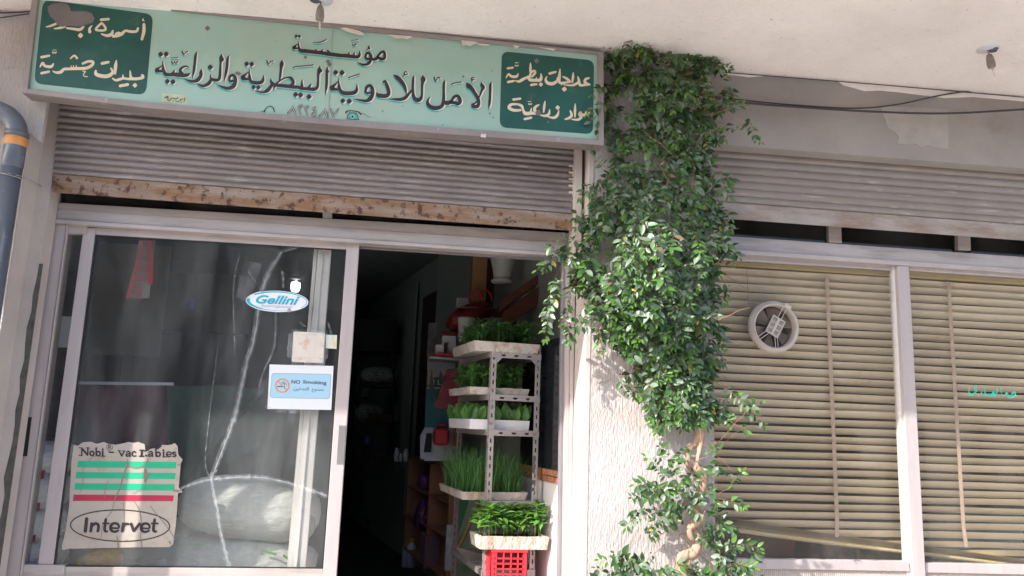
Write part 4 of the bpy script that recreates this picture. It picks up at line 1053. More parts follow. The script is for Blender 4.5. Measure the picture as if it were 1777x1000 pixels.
word('maker_lettering', [[(152, 700, 15), (140, 812, 15)], [(196, 742, 13), (187, 812, 13)], [(196, 768, 11), (222, 745, 13), (250, 752, 13), (254, 780, 13), (248, 812, 13)], [(318, 706, 12), (308, 790, 13), (318, 812, 11), (332, 811, 8)], [(290, 742, 8), (346, 743, 8)],
     [(362, 782, 8), (428, 782, 8), (424, 752, 11), (395, 741, 11), (366, 756, 13), (360, 790, 13), (378, 812, 11), (408, 813, 10), (428, 802, 8)], [(472, 742, 13), (460, 812, 13)], [(472, 768, 10), (490, 748, 11), (516, 748, 9)], [(536, 744, 12), (560, 808, 13)], [(560, 808, 12), (612, 744, 12)],
     [(628, 784, 8), (694, 784, 8), (690, 754, 11), (661, 743, 11), (632, 758, 13), (626, 792, 13), (644, 813, 11), (674, 814, 10), (694, 803, 8)], [(742, 708, 12), (731, 792, 13), (742, 813, 11), (758, 811, 8)], [(714, 743, 8), (770, 744, 8)]], [], (120, 760), 5, st, Y=YG + .0001, shade=False)
def ring_(cx, cy, rx, ry, w): return [(cx + rx * cos(2 * pi * k / 12), cy + ry * sin(2 * pi * k / 12), w) for k in range(13)]
def let_a(x): return [[(x + 4, 126, 5), (x + 20, 118, 6), (x + 34, 128, 7), (x + 35, 156, 7)], [(x + 34, 138, 5), (x + 12, 141, 6), (x + 3, 150, 7), (x + 12, 160, 6), (x + 34, 153, 5)], [(x + 34, 160, 5), (x + 43, 160, 5)]]
word('title_lettering', [[(110, 92, 6), (109, 150, 6)], [(112, 94, 8), (160, 150, 8)], [(162, 92, 6), (161, 148, 6)], ring_(198, 136, 17, 19, 7), [(234, 94, 7), (236, 156, 7)], ring_(253, 137, 16, 18, 7), [(290, 120, 7), (292, 156, 7)]], [(291, 100, 11)], (120, 760), 5, st, Y=YG + .0003, shade=False)
word('title_lettering', [[(436, 118, 6), (456, 158, 7)], [(456, 158, 6), (478, 118, 6)]] + let_a(492) + [[(578, 127, 7), (563, 118, 6), (548, 130, 7), (548, 148, 7), (563, 160, 6), (581, 154, 5)]], [], (120, 760), 5, st, Y=YG + .0003, shade=False)
word('title_lettering', let_a(686) + [[(752, 102, 7), (754, 162, 7)], ring_(773, 143, 17, 18, 7), [(818, 126, 7), (820, 162, 7)], [(848, 144, 5), (884, 144, 5), (880, 128, 6), (862, 122, 6), (847, 134, 7), (848, 152, 7), (864, 164, 6), (884, 158, 5)], [(926, 130, 6), (910, 124, 6), (898, 133, 7), (912, 143, 7), (926, 152, 7), (914, 164, 6), (897, 159, 6)]], [(817, 108, 11)], (120, 760), 5, st, Y=YG + .0003, shade=False)
word('title_lettering', [[(632, 108, 10), (628, 160, 10)], [(648, 108, 6), (612, 108, 6)], [(610, 160, 6), (650, 160, 6)], [(652, 112, 8), (656, 118, 5)], [(345, 124, 6), (386, 126, 6)], [(662, 150, 7), (676, 160, 6)],
     # slab serifs
     [(84, 86, 4), (112, 88, 4)], [(84, 152, 4), (116, 154, 4)], [(150, 86, 4), (176, 88, 4)], [(226, 88, 4), (244, 88, 4)], [(282, 118, 4), (296, 118, 4)], [(278, 158, 4), (312, 160, 4)], [(422, 112, 4), (446, 113, 4)], [(462, 113, 4), (484, 114, 4)], [(742, 98, 4), (758, 98, 4)], [(812, 166, 4), (846, 166, 4)], [(814, 124, 4), (828, 124, 4)]], [], (120, 760), 5, st, Y=YG + .0003, shade=False)
circ = [(350 + 26 * cos(2 * pi * k / 16), 82 + 26 * sin(2 * pi * k / 16), 1.8) for k in range(17)]
word('mark_lettering', [circ, [(341, 96, 2.5), (341, 68, 2.5), (356, 70, 2.5), (357, 80, 2.5), (342, 82, 2.5)], [(347, 82, 2.5), (360, 97, 2.5)]], [], (120, 760), 5, st, Y=YG + .0003, shade=False)
word('crease', [[(505, 190, 3), (500, 240, 5), (470, 330, 5), (440, 440, 6), (400, 520, 4), (375, 620, 3)], [(320, 700, 3), (370, 640, 4)], [(470, 560, 2), (475, 640, 3), (480, 800, 2)], [(560, 550, 3), (605, 620, 4), (630, 760, 3), (620, 850, 4), (630, 948, 4)], [(415, 850, 3), (420, 900, 6), (428, 950, 6)], [(120, 210, 2), (120, 400, 3), (90, 480, 2)], [(290, 740, 3), (275, 880, 3)], [(700, 590, 2), (790, 700, 3), (870, 800, 3), (910, 870, 3)], [(505, 225, 12), (520, 245, 8)], [(520, 245, 3), (580, 262, 5), (650, 240, 4), (690, 180, 3)], [(660, 270, 10), (665, 330, 18), (660, 390, 5)], [(690, 320, 8), (660, 330, 8)], [(940, 238, 4), (968, 226, 4)], [(905, 450, 8), (945, 465, 6), (985, 440, 3)], [(340, 370, 2), (310, 460, 3), (310, 520, 2)], [(170, 190, 2), (230, 160, 3), (300, 175, 3)], [(560, 480, 2), (640, 440, 2)], [(870, 900, 8), (880, 925, 4)]], [], (120, 760), 5, st, Y=YG - .0002, shade=False, mat=MAT['crease'])['kind'] = 'stuff'

# ---- oval company sticker
K4 = lambda x, y: (415 + x / 13.67, 485 + y / 13.67)
so = thing('sticker', at(481, 540, YG), 'white oval sticker with slanted turquoise lettering, above the square plate on the cracked door', 'sticker')
def ell(cx, cy, rx, ry, a0=0, a1=2 * pi, n=48, tilt=.035):
    return [(cx + rx * cos(a0 + (a1 - a0) * k / n) - tilt * ry * sin(a0 + (a1 - a0) * k / n), cy + ry * sin(a0 + (a1 - a0) * k / n) + tilt * rx * cos(a0 + (a1 - a0) * k / n)) for k in range(n + (0 if abs(a1 - a0 - 2 * pi) < 1e-6 else 1))]
flat('sticker_sheet', [K4(*p) for p in ell(900, 522, 742, 252)], YG - .0006, .0006, MAT['stickerwhite'], so)
arc = [(p[0], p[1], w) for p, w in zip(ell(905, 520, 700, 222, R(220), R(395), 24), [16 - 10 * k / 24 for k in range(25)])]
word('turquoise_arc', [arc, [(p[0], p[1], w) for p, w in zip(ell(905, 520, 690, 220, R(70), R(185), 20), [3 + 44 * (k / 20) ** 2 for k in range(21)])]], [], (415, 485), 13.67, so, Y=YG + .0009, shade=False, mat=MAT['cyanprint'])
flat('grey_wedge', [K4(*p) for p in ((178, 480), (200, 420), (280, 370), (420, 305), (520, 285), (470, 340), (380, 380), (300, 430), (265, 480))], YG - .0011, .0003, MAT['paper'], so)
text_obj('turquoise_lettering', 'Gellini', (K4(410, 372), K4(1445, 392), K4(1395, 612), K4(385, 572)), YG - .0018, MAT['cyanprint'], so, bold=.03, shear=.25)
text_obj('small_lettering', 'International', (K4(535, 588), K4(1268, 618), K4(1250, 692), K4(520, 652)), YG - .0018, MAT['lavprint'], so, shear=.25)
word('curl_dot', [], [(1190, 735, 55)], (415, 485), 13.67, so, Y=YG + .0009, shade=False, mat=MAT['lavprint'])

# ---- square plate, paper note
K5 = lambda x, y: (455 + x / 6.669, 570 + y / 6.669)
sp = thing('switch_plate', at(535, 630, YG), 'yellowed square plastic plate taped to the door just above the no smoking notice', 'plate')
o = MB().prism([at(*K5(x, y), YG - .012) for x, y in rrect([(362, 34), (728, 52), (708, 402), (340, 388)], 22)], (0, .010, 0)).build('plate', MAT['plate'], sp, bevel=.003)
b = MB()
for pts in ([(330, 10), (760, 25), (745, 90), (335, 70)], [(335, 330), (735, 345), (720, 440), (335, 430)], [(300, 60), (372, 60), (352, 340), (290, 330)], [(700, 50), (775, 60), (760, 350), (690, 340)]):
    b.prism([at(*K5(x, y), YG - .0128 - .0002 * len(b.f) / 10) for x, y in pts], (0, .0003, 0))
b.build('clear_tape', MAT['tape2'], sp)
nt_ = thing('paper_note', at(575, 600, YG), 'small pale yellow paper scrap stuck on the door to the right of the square plate', 'note')
flat('paper', [K5(735, 75), K5(866, 78), K5(860, 238), K5(735, 230)], YG - .0007, .0006, M('pale_note', (.60, .66, .60), .6, dirt=(.7, .6, .35), dscale=20, dlo=.45, dhi=.6), nt_)

# ---- no smoking notice
ns = thing('no_smoking_notice', at(520, 712, YG), 'white paper no smoking notice with pale blue panel, on the door under the square plate', 'notice')
flat('paper', [K5(86, 418), K5(826, 436), K5(800, 945), K5(60, 932)], YG - .0009, .0007, MAT['paper'], ns)
flat('blue_panel_border', [K5(*p) for p in rrect([(112, 518), (800, 530), (782, 817), (88, 803)], 34)], YG - .0016, .0004, MAT['printgrey'], ns)
flat('blue_panel', [K5(*p) for p in rrect([(115, 521), (797, 533), (779, 814), (91, 800)], 32)], YG - .0021, .0004, MAT['bluepaper'], ns)
cc = [(233 + 76 * cos(2 * pi * k / 28), 663 + 76 * sin(2 * pi * k / 28), 7) for k in range(29)]
word('cigarette', [[(176, 673, 6), (262, 675, 6)], [(236, 618, 3), (232, 632, 3), (258, 645, 3), (262, 660, 3)], [(255, 612, 3), (252, 628, 3), (276, 640, 3), (282, 658, 3)]], [], (455, 570), 6.669, ns, Y=YG - .0002, shade=False, mat=MAT['printgrey'])
word('prohibition_ring', [cc, [(182, 612, 7), (284, 716, 7)]], [], (455, 570), 6.669, ns, Y=YG - .0006, shade=False, mat=MAT['orangeprint'])
text_obj('notice_lettering', 'NO', (K5(340, 597), K5(440, 600), K5(440, 643), K5(338, 640)), YG - .0026, MAT['printgrey'], ns, bold=.03)
text_obj('notice_lettering', 'Smoking', (K5(472, 598), K5(746, 610), K5(744, 664), K5(470, 650)), YG - .0026, MAT['printgrey'], ns, bold=.025)
text_obj('notice_lettering', '\ufee6\ufef4\ufea7\ufeaa\ufe98\ufedf\ufe8d  \ufec9\ufeee\ufee8\ufee4\ufee3', (K5(362, 672), K5(714, 690), K5(712, 742), K5(358, 735)), YG - .0026, MAT['printgrey'], ns, bold=.01)

# ---- tapes over the cracks
def film(name, pts, Y, mat, parent, fan_=1.0):
    P = crom(pts); vs = []; n = len(P)
    for i, (x, y, w) in enumerate(P):
        a = P[max(i - 1, 0)]; c = P[min(i + 1, n - 1)]; dx, dy = c[0] - a[0], c[1] - a[1]; l = math.hypot(dx, dy) or 1
        nx, ny = -dy / l, dx / l
        jit = 1 + .25 * mnoise.noise(Vector((i * .7, x, 0)))
        vs += [at(x + nx * w * jit, y + ny * w * jit, Y), at(x - nx * w, y - ny * w, Y)]
    return MB().add(vs, [(2 * i, 2 * i + 1, 2 * i + 3, 2 * i + 2) for i in range(n - 1)]).build(name, mat, parent)
crk = [[(488, 437, 5), (466, 475, 6), (452, 515, 6), (440, 590, 6), (425, 640, 6.5), (408, 720, 6.5), (386, 780, 6), (366, 832, 6)],
       [(300, 853, 3), (340, 838, 4), (370, 832, 6), (440, 828, 5.5), (500, 838, 5), (570, 862, 5)],
       [(366, 832, 4), (374, 870, 4.5), (384, 930, 5), (397, 983, 6)]]
for c in crk:
    film('crack_tape', [(x, y, w * .8) for x, y, w in c], YD + .0118, MAT['tape'], dr)
    film('crack_tape', [(x + .5, y, w * .18) for x, y, w in c], YD + .0112, MAT['lettape'], dr)
for c in ([(488, 437, 4), (516, 428, 3)], [(416, 440, 1.2), (405, 500, 1), (408, 620, 1.2)], [(430, 470, .8), (450, 500, .8)], [(478, 520, 2), (476, 600, 2), (455, 650, 1.5), (448, 690, 1.2)],
          [(490, 470, 2.5), (492, 500, 2)], [(366, 830, 1), (356, 800, 1), (366, 700, 1), (378, 600, .8)], [(520, 560, 1.2), (540, 572, 1), (562, 575, 1.4)], [(498, 600, 1.2), (500, 618, 1.6), (506, 622, 1)], [(570, 560, 2), (580, 600, 2.4)],
          [(460, 706, 3), (480, 712, 3), (520, 714, 4)], [(582, 680, 3), (584, 695, 2)]):
    film('tape_scrap', c, YD + .0106, MAT['tape'], dr)
for c in ([(500, 720, 14), (515, 722, 12)], [(455, 660, 9), (462, 700, 7)], [(440, 455, 16), (420, 520, 12)]):
    film('loose_film', c, YD + .0100, MAT['tape2'], dr)

# ---- marker scrawl on the right window pane
gr = thing('window_scrawl', at(1722, 700, YW + .02), 'short turquoise Arabic words brushed on the right window pane', 'writing')
Yg = YW + .029
word('lettering', [[(205, 290, 8), (190, 400, 12), (215, 490, 28), (290, 500, 30), (370, 440, 22), (390, 380, 30), (345, 340, 12), (380, 280, 18), (440, 240, 22)], [(570, 380, 12), (550, 460, 16), (480, 520, 20)],
      [(655, 250, 14), (655, 400, 16), (670, 500, 30), (760, 505, 34), (880, 510, 36), (960, 500, 24), (1000, 420, 18), (1010, 260, 12)], [(900, 410, 30), (900, 470, 44)], [(1110, 270, 16), (1120, 380, 14), (1125, 530, 10)],
      [(1290, 450, 34), (1240, 520, 28)], [(1310, 500, 16), (1340, 570, 26), (1420, 570, 24), (1520, 520, 24), (1500, 440, 34), (1420, 480, 20)]], [], (1670, 655), 16.607, gr, Y=Yg + .0022, shade=False, mat=MAT['graff'])

# ================================================================== drain pipe on the left wall
pp = thing('drain_pipe', at(0, 700, -.11), 'grey plastic drain pipe with an orange ring under its elbow, wired to the left wall', 'pipe')
YP_ = -.10
c1 = at(25, 262, YP_); rp = (at(43, 262, YP_).x - at(7, 262, YP_).x) / 2
b = MB(); b.tube([(c1.x, YP_, 0.15), (c1.x, YP_, c1.z + .06)], rp, 24); b.build('pipe', MAT['pipe'], pp, smooth=True)
b = MB(); zz = at(10, 370, YP_).z
b.lathe([(rp, -.09), (rp * 1.06, -.085), (rp * 1.06, .085), (rp * 1.0, .09)], (c1.x, YP_, c1.z + .0), 'Z', 24); b.build('socket', MAT['pipe'], pp, smooth=True)
ob = at(25, 247, YP_)
b = MB(); b.lathe([(rp * 1.05, -.024), (rp * 1.10, -.02), (rp * 1.10, .02), (rp * 1.05, .024)], (c1.x, YP_, ob.z), 'Z', 24); b.build('orange_ring', MAT['orange'], pp, smooth=True)
b = MB(); pts = []
for k in range(9):
    a = k / 8 * R(80); pts.append((c1.x - .13 * (1 - cos(a)), YP_, ob.z + .03 + .13 * sin(a)))
pts.append((pts[-1][0] - .6, YP_, pts[-1][2] + .10))
b.tube(pts, rp * 1.06, 24); b.build('elbow', MAT['pipe'], pp, smooth=True)
b = MB(); b.lathe([(rp * 1.08, 0), (rp * 1.16, .004), (rp * 1.16, .02), (rp * 1.08, .024)], (c1.x, YP_, ob.z + .03), 'Z', 24); b.build('elbow_collar', MAT['pipe'], pp, smooth=True)
b = MB(); wz = at(25, 308, YP_).z
ring = [(c1.x + rp * 1.05 * cos(t), YP_ + rp * 1.05 * sin(t), wz + .006 * sin(t * 2)) for t in [k * 2 * pi / 20 for k in range(21)]]
b.tube(ring, .0022, 5)
b.tube([(c1.x, YP_ - rp * 1.05, wz), (c1.x + .05, YP_ - .03, wz - .008), (c1.x + .10, -.005, wz - .016), (c1.x + .115, -.004, wz - .03)], .002, 5)
b.tube([(c1.x + .01, YP_ - rp * 1.05, wz + .006), (c1.x + .06, YP_ - .01, wz + .004), (c1.x + .11, -.004, wz - .010)], .002, 5)
b.build('wire_tie', MAT['tie'], pp, smooth=True)

# ================================================================== cables
def cable(pts, r, label, group=None):
    P = []
    for i in range(len(pts) - 1):
        p0 = pts[max(i - 1, 0)]; p1 = pts[i]; p2 = pts[i + 1]; p3 = pts[min(i + 2, len(pts) - 1)]
        for k in range(6):
            t = k / 6
            P.append(tuple(.5 * ((2 * p1[c]) + (-p0[c] + p2[c]) * t + (2 * p0[c] - 5 * p1[c] + 4 * p2[c] - p3[c]) * t * t + (-p0[c] + 3 * p1[c] - 3 * p2[c] + p3[c]) * t ** 3) for c in range(3)))
    P.append(pts[-1])
    o = MB().tube([at(*p) for p in P], r, 6).build('cable', MAT['wire'], None, smooth=True)
    return tag(o, label, 'cable', group)
cable([(1205, 163, -.03), (1290, 178, -.03), (1400, 187, -.03), (1520, 194, -.03), (1640, 197, -.03), (1777, 190, -.03), (1990, 176, -.03)], .0065, 'thicker black cable sagging across the grey lintel from the vine to the right edge')
cable([(1205, 160, -.015), (1290, 174, -.015), (1400, 184, -.02), (1490, 188, -.01), (1560, 181, .0), (1620, 168, .01), (1668, 160, .015), (1685, 161, .02)], .0045, 'thinner black cable that rises from the lintel to the ceiling edge')
cable([(1240, 124.5, .012), (1500, 145, .012), (1777, 169, .012), (1990, 187, .012)], .003, 'thin dark cable running straight along the joint of ceiling and lintel')
cable([(-40, 23, -.02), (20, 22, -.02), (52, 20, -.03), (70, 20, -.1)], .004, 'black cable entering behind the left end of the sign')
cable([(-40, 38, -.015), (15, 29, -.02), (50, 24, -.03)], .003, 'thin slack cable below another at the far left of the sign')
# dark tube standing in for the gap shadow and wires above the sign
o = MB().tube([at(x, y, -.05) for x, y in ((250, -18), (420, 20), (560, 37), (800, 64), (1044, 96))], .021, 10).build('gap_shadow_tube', M('gap_shadow_brown', (.10, .08, .075), .7, var=.2, vscale=9), None, smooth=True)
tag(o, 'dark brown tube standing in for the gap shadow and wires along the top of the green sign under the ceiling', 'pipe')

# ================================================================== empty lamp holders on the soffit
def lampholder(px, py, Y, label, tilt, patch):
    p = at(px, py, Y); z = zsof(p.x)
    # follow the ray to the soffit
    r = ray(px, py); p = CAM + r * ((z - CAM.z) / r.z)
    t = thing('lamp_holder', p, label, 'lamp holder', 'empty lamp holders under the balcony')
    b = MB(); b.lathe([(.001, -.016), (.03, -.015), (.058, -.008), (.062, -.0005)], p, 'Z', 24)
    b.build('ceiling_rose', MAT['bottlewhite'], t, smooth=True)
    b = MB(); vs = [(p.x + patch * .028 + .024 * cos(a) * (1 + .3 * sin(3 * a)), p.y - .008 + .03 * sin(a), p.z - .0172) for a in [k * 2 * pi / 14 for k in range(14)]]
    b.prism(vs, (0, 0, .004)); b.build('dark_stain', M('blue_grey_stain', (.09, .11, .14), .5), t)
    ax = Vector((sin(tilt), 0, -cos(tilt)))
    m = ax.to_track_quat('Z', 'Y').to_matrix()
    q = p + Vector((0, 0, -.012))
    b = MB(); b.tube([q, q + ax * .05], .0045, 8); b.build('stem', MAT['fanblade'], t, smooth=True)
    b = MB(); b.lathe([(.002, .03), (.013, .031), (.019, .05), (.022, .085), (.020, .106), (.016, .108), (.002, .107)], q, 'Z', 16, mat=m); b.build('socket', M('brown_grey_bakelite' + str(px), (.24, .20, .165), .5, var=.15, vscale=30), t, smooth=True)
    b = MB(); b.tube([q + ax * .105, q + ax * .13 + Vector((.002, 0, 0)), q + ax * .155 + Vector((.004, 0, .0)), q + ax * .165 + Vector((.007, 0, .004))], [.006, .006, .004, .0015], 6); b.build('bare_wire', MAT['peel_light'], t, smooth=True)
lampholder(1714, 83, 0, 'empty lamp holder hanging from a round white ceiling plate at the upper right', .16, 1)
lampholder(557, -2, 0, 'empty lamp holder with pale socket hanging from the ceiling above the middle of the sign', .02, -1)

# ================================================================== climbing plant
YV = -.05
vx0 = at(1205, 990, YV)
vine = thing('climbing_plant', (vx0.x, YV, 0), 'green climbing vine with pale twisted stem growing up the pillar between the two shops', 'vine')
random.seed(21)
def stem(pts, name, mat, rad_fn=None, n=9, wob=.004):
    P = []
    for i in range(len(pts) - 1):
        p0 = pts[max(i - 1, 0)]; p1 = pts[i]; p2 = pts[i + 1]; p3 = pts[min(i + 2, len(pts) - 1)]
        for k in range(6):
            t = k / 6
            P.append([.5 * ((2 * p1[c]) + (-p0[c] + p2[c]) * t + (2 * p0[c] - 5 * p1[c] + 4 * p2[c] - p3[c]) * t * t + (-p0[c] + 3 * p1[c] - 3 * p2[c] + p3[c]) * t ** 3) for c in range(4)])
    P.append(list(pts[-1]))
    V = [at(p[0], p[1], p[2]) for p in P]
    V = [v + Vector((mnoise.noise(v * 19), mnoise.noise(v * 23 + Vector((3, 0, 0))), 0)) * wob for v in V]
    mb = MB(); mb.tube(V, [max(.0012, p[3] / 1350 * 4.9) * (1 + .18 * mnoise.noise(v * 60)) for p, v in zip(P, V)], n)
    return mb.build(name, mat, vine, smooth=True)
z8 = lambda x, y: (980 + x / 3.125, 680 + y / 3.125)
main = [(1192, 1250, -.05, 9), (1193, 1090, -.06, 9), (*z8(640, 1000), -.07, 9), (*z8(632, 900), -.08, 7), (*z8(700, 875), -.08, 8), (*z8(722, 800), -.07, 7), (*z8(690, 740), -.07, 7.5), (*z8(720, 680), -.06, 6), (*z8(715, 600), -.06, 6), (*z8(750, 500), -.06, 7), (*z8(735, 430), -.07, 9), (*z8(690, 415), -.07, 6), (*z8(668, 365), -.07, 5.5), (*z8(680, 300), -.07, 5.5), (*z8(712, 280), -.07, 4.5), (*z8(740, 200), -.08, 7), (*z8(725, 140), -.08, 7), (*z8(690, 85), -.07, 5.5), (1190, 680, -.06, 4.5), (1160, 620, -.06, 5), (1132, 575, -.06, 5), (1120, 520, -.07, 4.5), (1130, 430, -.07, 4), (1150, 330, -.07, 3.5), (1150, 220, -.07, 3), (1120, 130, -.06, 2)]
stem(main, 'trunk', MAT['bark'])
stem([(*z8(735, 430), -.085, 5), (*z8(718, 395), -.09, 3.4), (*z8(728, 330), -.09, 3.8), (*z8(742, 260), -.09, 4), (*z8(735, 190), -.095, 4.5), (*z8(700, 100), -.08, 3.5), (1196, 690, -.08, 3), (1215, 640, -.07, 3), (1205, 520, -.07, 2.6), (1190, 400, -.07, 2.2), (1205, 280, -.07, 2), (1215, 170, -.06, 1.5)], 'trunk', MAT['bark'])
stem([(*z8(632, 960), -.09, 6), (*z8(668, 925), -.095, 5), (*z8(640, 890), -.09, 4), (*z8(690, 860), -.09, 4)], 'trunk', MAT['bark'])
stem([(*z8(690, 800), -.09, 4.5), (*z8(680, 740), -.095, 5), (*z8(735, 700), -.09, 4), (*z8(760, 640), -.08, 2)], 'trunk', MAT['bark'])
stem([(1190, 690, -.09, 3), (1168, 650, -.1, 2.6), (1130, 600, -.1, 2.4), (1128, 575, -.1, 1.5)], 'branch', MAT['bark'])
stem([(1185, 680, -.08, 2.5), (1150, 640, -.09, 2.4), (1110, 610, -.09, 2), (1085, 570, -.08, 1.2)], 'branch', MAT['twig'])
# sprigs that stick out: (points x,y,Y), hand placed as in the photograph
sprigs = [
    [(1225, 778, -.08), (1250, 765, -.12), (1282, 726, -.16), (1300, 712, -.17)], [(1272, 735, -.15), (1288, 742, -.16), (1292, 748, -.16)],
    [(1235, 650, -.08), (1280, 690, -.14), (1305, 712, -.17), (1328, 740, -.18)], [(1290, 712, -.12), (1308, 706, -.14), (1322, 700, -.15)],
    [(1240, 862, -.08), (1262, 848, -.12), (1280, 826, -.15), (1288, 818, -.16)], [(1242, 864, -.08), (1265, 868, -.14), (1290, 880, -.16)],
    [(1235, 975, -.08), (1270, 955, -.14), (1295, 945, -.18), (1318, 952, -.2)], [(1240, 985, -.1), (1275, 978, -.15), (1310, 985, -.2)],
    [(1158, 940, -.07), (1120, 975, -.1), (1060, 975, -.12), (1040, 972, -.12)], [(1100, 985, -.1), (1080, 965, -.12), (1066, 960, -.13)],
    [(1170, 830, -.07), (1150, 825, -.1), (1132, 800, -.12), (1122, 792, -.12)], [(1150, 850, -.08), (1125, 860, -.1), (1096, 862, -.13)], [(1165, 880, -.08), (1130, 890, -.12), (1100, 905, -.13)],
    [(1190, 720, -.08), (1160, 735, -.12), (1140, 750, -.12)], [(1150, 690, -.08), (1128, 700, -.1), (1120, 725, -.1)], [(1210, 770, -.08), (1180, 790, -.1), (1170, 800, -.1)],
    [(1100, 540, -.1), (1110, 580, -.14), (1150, 610, -.13), (1165, 640, -.1)], [(1115, 600, -.12), (1140, 660, -.12), (1150, 700, -.1)],
    [(1030, 560, -.13), (1042, 590, -.16), (1046, 612, -.16)], [(1080, 640, -.1), (1078, 660, -.12), (1082, 678, -.12)],
    [(985, 430, -.14), (965, 440, -.18), (945, 470, -.2)], [(975, 455, -.16), (960, 490, -.18), (950, 530, -.18), (945, 570, -.18)],
    [(965, 440, -.16), (955, 455, -.2), (930, 470, -.2)], [(985, 450, -.16), (972, 490, -.2), (955, 540, -.2), (945, 590, -.2)],
    [(1005, 470, -.14), (988, 510, -.17), (982, 545, -.17), (978, 570, -.17)], [(1000, 530, -.12), (985, 560, -.15), (990, 600, -.15)],
    [(1010, 420, -.14), (985, 415, -.18), (968, 415, -.18)], [(1060, 300, -.1), (1035, 275, -.14), (1022, 255, -.14)], [(1050, 340, -.1), (1025, 320, -.14), (1005, 345, -.14)],
    [(1020, 380, -.13), (1000, 372, -.15), (1003, 392, -.15)], [(1070, 230, -.1), (1040, 230, -.15), (1020, 200, -.2)], [(1065, 180, -.15), (1035, 185, -.19), (1018, 200, -.2)], [(1060, 150, -.15), (1035, 155, -.19), (1026, 165, -.2)],
    [(1240, 150, -.1), (1262, 130, -.14), (1262, 118, -.14)], [(1230, 130, -.1), (1245, 118, -.14), (1265, 118, -.15)], [(1240, 190, -.1), (1270, 185, -.15), (1292, 182, -.16)], [(1245, 210, -.1), (1268, 225, -.15), (1282, 225, -.15)],
    [(1240, 165, -.1), (1262, 172, -.15), (1280, 180, -.15)], [(1245, 300, -.08), (1262, 310, -.12), (1272, 318, -.12)], [(1250, 280, -.08), (1256, 330, -.12), (1268, 345, -.12)],
    [(1070, 110, -.12), (1055, 85, -.15), (1050, 74, -.15)], [(1110, 110, -.12), (1110, 85, -.15), (1118, 70, -.15)], [(1150, 115, -.12), (1148, 90, -.14), (1152, 76, -.14)], [(1195, 120, -.1), (1200, 100, -.14), (1210, 92, -.14)], [(1150, 120, -.12), (1135, 95, -.15), (1108, 72, -.15)], [(1215, 130, -.1), (1222, 108, -.14), (1220, 100, -.14)],
    [(1250, 420, -.1), (1262, 440, -.14), (1272, 460, -.14)], [(1250, 480, -.1), (1262, 500, -.12), (1262, 525, -.12)], [(1245, 370, -.1), (1262, 385, -.12), (1270, 400, -.12)], [(1240, 540, -.1), (1250, 565, -.12), (1245, 600, -.12)],
    [(1225, 610, -.1), (1245, 620, -.12), (1255, 612, -.12)], [(1290, 180, -.12), (1310, 240, -.1), (1320, 246, -.1)],
]
tw = MB()
leaves = []                          # (base, direction, normal, length, width, material index)
def leafpair(p, d, s=1.0, mi=None, young=False):
    side = d.cross(Vector((0, -1, 0)));
    if side.length < .1: side = Vector((1, 0, 0))
    side.normalize()
    rot = Matrix.Rotation(random.uniform(-.9, .9), 3, d)
    for sg_ in (-1, 1):
        if random.random() < .07: continue
        ld = (rot @ (side * sg_) * .9 + d * random.uniform(.2, .8) + Vector((random.uniform(-.25, .25), random.uniform(-.55, .15), random.uniform(-.55, .12)))).normalized()
        nrm = (Vector((random.uniform(-1.0, .3), -1.0, random.uniform(.0, 1.2)))); nrm = (nrm - ld * nrm.dot(ld))
        if nrm.length < .05: nrm = ld.orthogonal()
        nrm.normalize()
        L_ = (.028 + .044 * random.random() ** 1.2) * s
        if mi is None:
            r_ = random.random()
            m_ = 0 if r_ < .30 else 1 if r_ < .62 else 2 if r_ < .955 else 3 if r_ < .984 else 4 if r_ < .988 else 5 if r_ < .994 else 1
        else: m_ = mi
        leaves.append((p + ld * .004, ld, nrm, L_, L_ * random.uniform(.40, .54), m_))
def grow(P, s=1.0, leafgap=.021, r=.0016, mat_i=None, tip_young=True, start=0.0):
    tw.tube(P, [r * (1 - .6 * i / (len(P) - 1)) for i in range(len(P))], 4)
    acc = 0; total = sum((P[i + 1] - P[i]).length for i in range(len(P) - 1)); run = 0
    for i in range(len(P) - 1):
        d = P[i + 1] - P[i]; l = d.length
        if l < 1e-6: continue
        d = d / l; t = acc
        while t < l:
            f = (run + t) / total
            if f >= start:
                ss = s * (1.0 - .35 * max(0, f - .7) / .3)
                leafpair(P[i] + d * t, d, ss, (3 if (tip_young and f > .86 and random.random() < .7) else mat_i))
            t += leafgap * random.uniform(.7, 1.3)
        acc = t - l; run += l
    e = (P[-1] - P[-2]).normalized()
    leaves.append((P[-1], (e + Vector((0, -.2, -.1))).normalized(), Vector((0, -1, .3)), .035 * s, .014 * s, 3 if tip_young else 1))
for sp_ in sprigs:
    pts = [at(*p) for p in sp_]; Q = []
    for i in range(len(pts) - 1):
        for k in range(4): Q.append(pts[i].lerp(pts[i + 1], k / 4))
    Q.append(pts[-1]); Q = [q + Vector((mnoise.noise(q * 30), 0, mnoise.noise(q * 30 + Vector((9, 0, 0))))) * .006 for q in Q]
    bare = sp_[0] == (1225, 778, -.08)
    grow(Q, s=.9, leafgap=.024 if not bare else .09, r=.0022 if bare else .0016, start=.25 if not bare else .6)
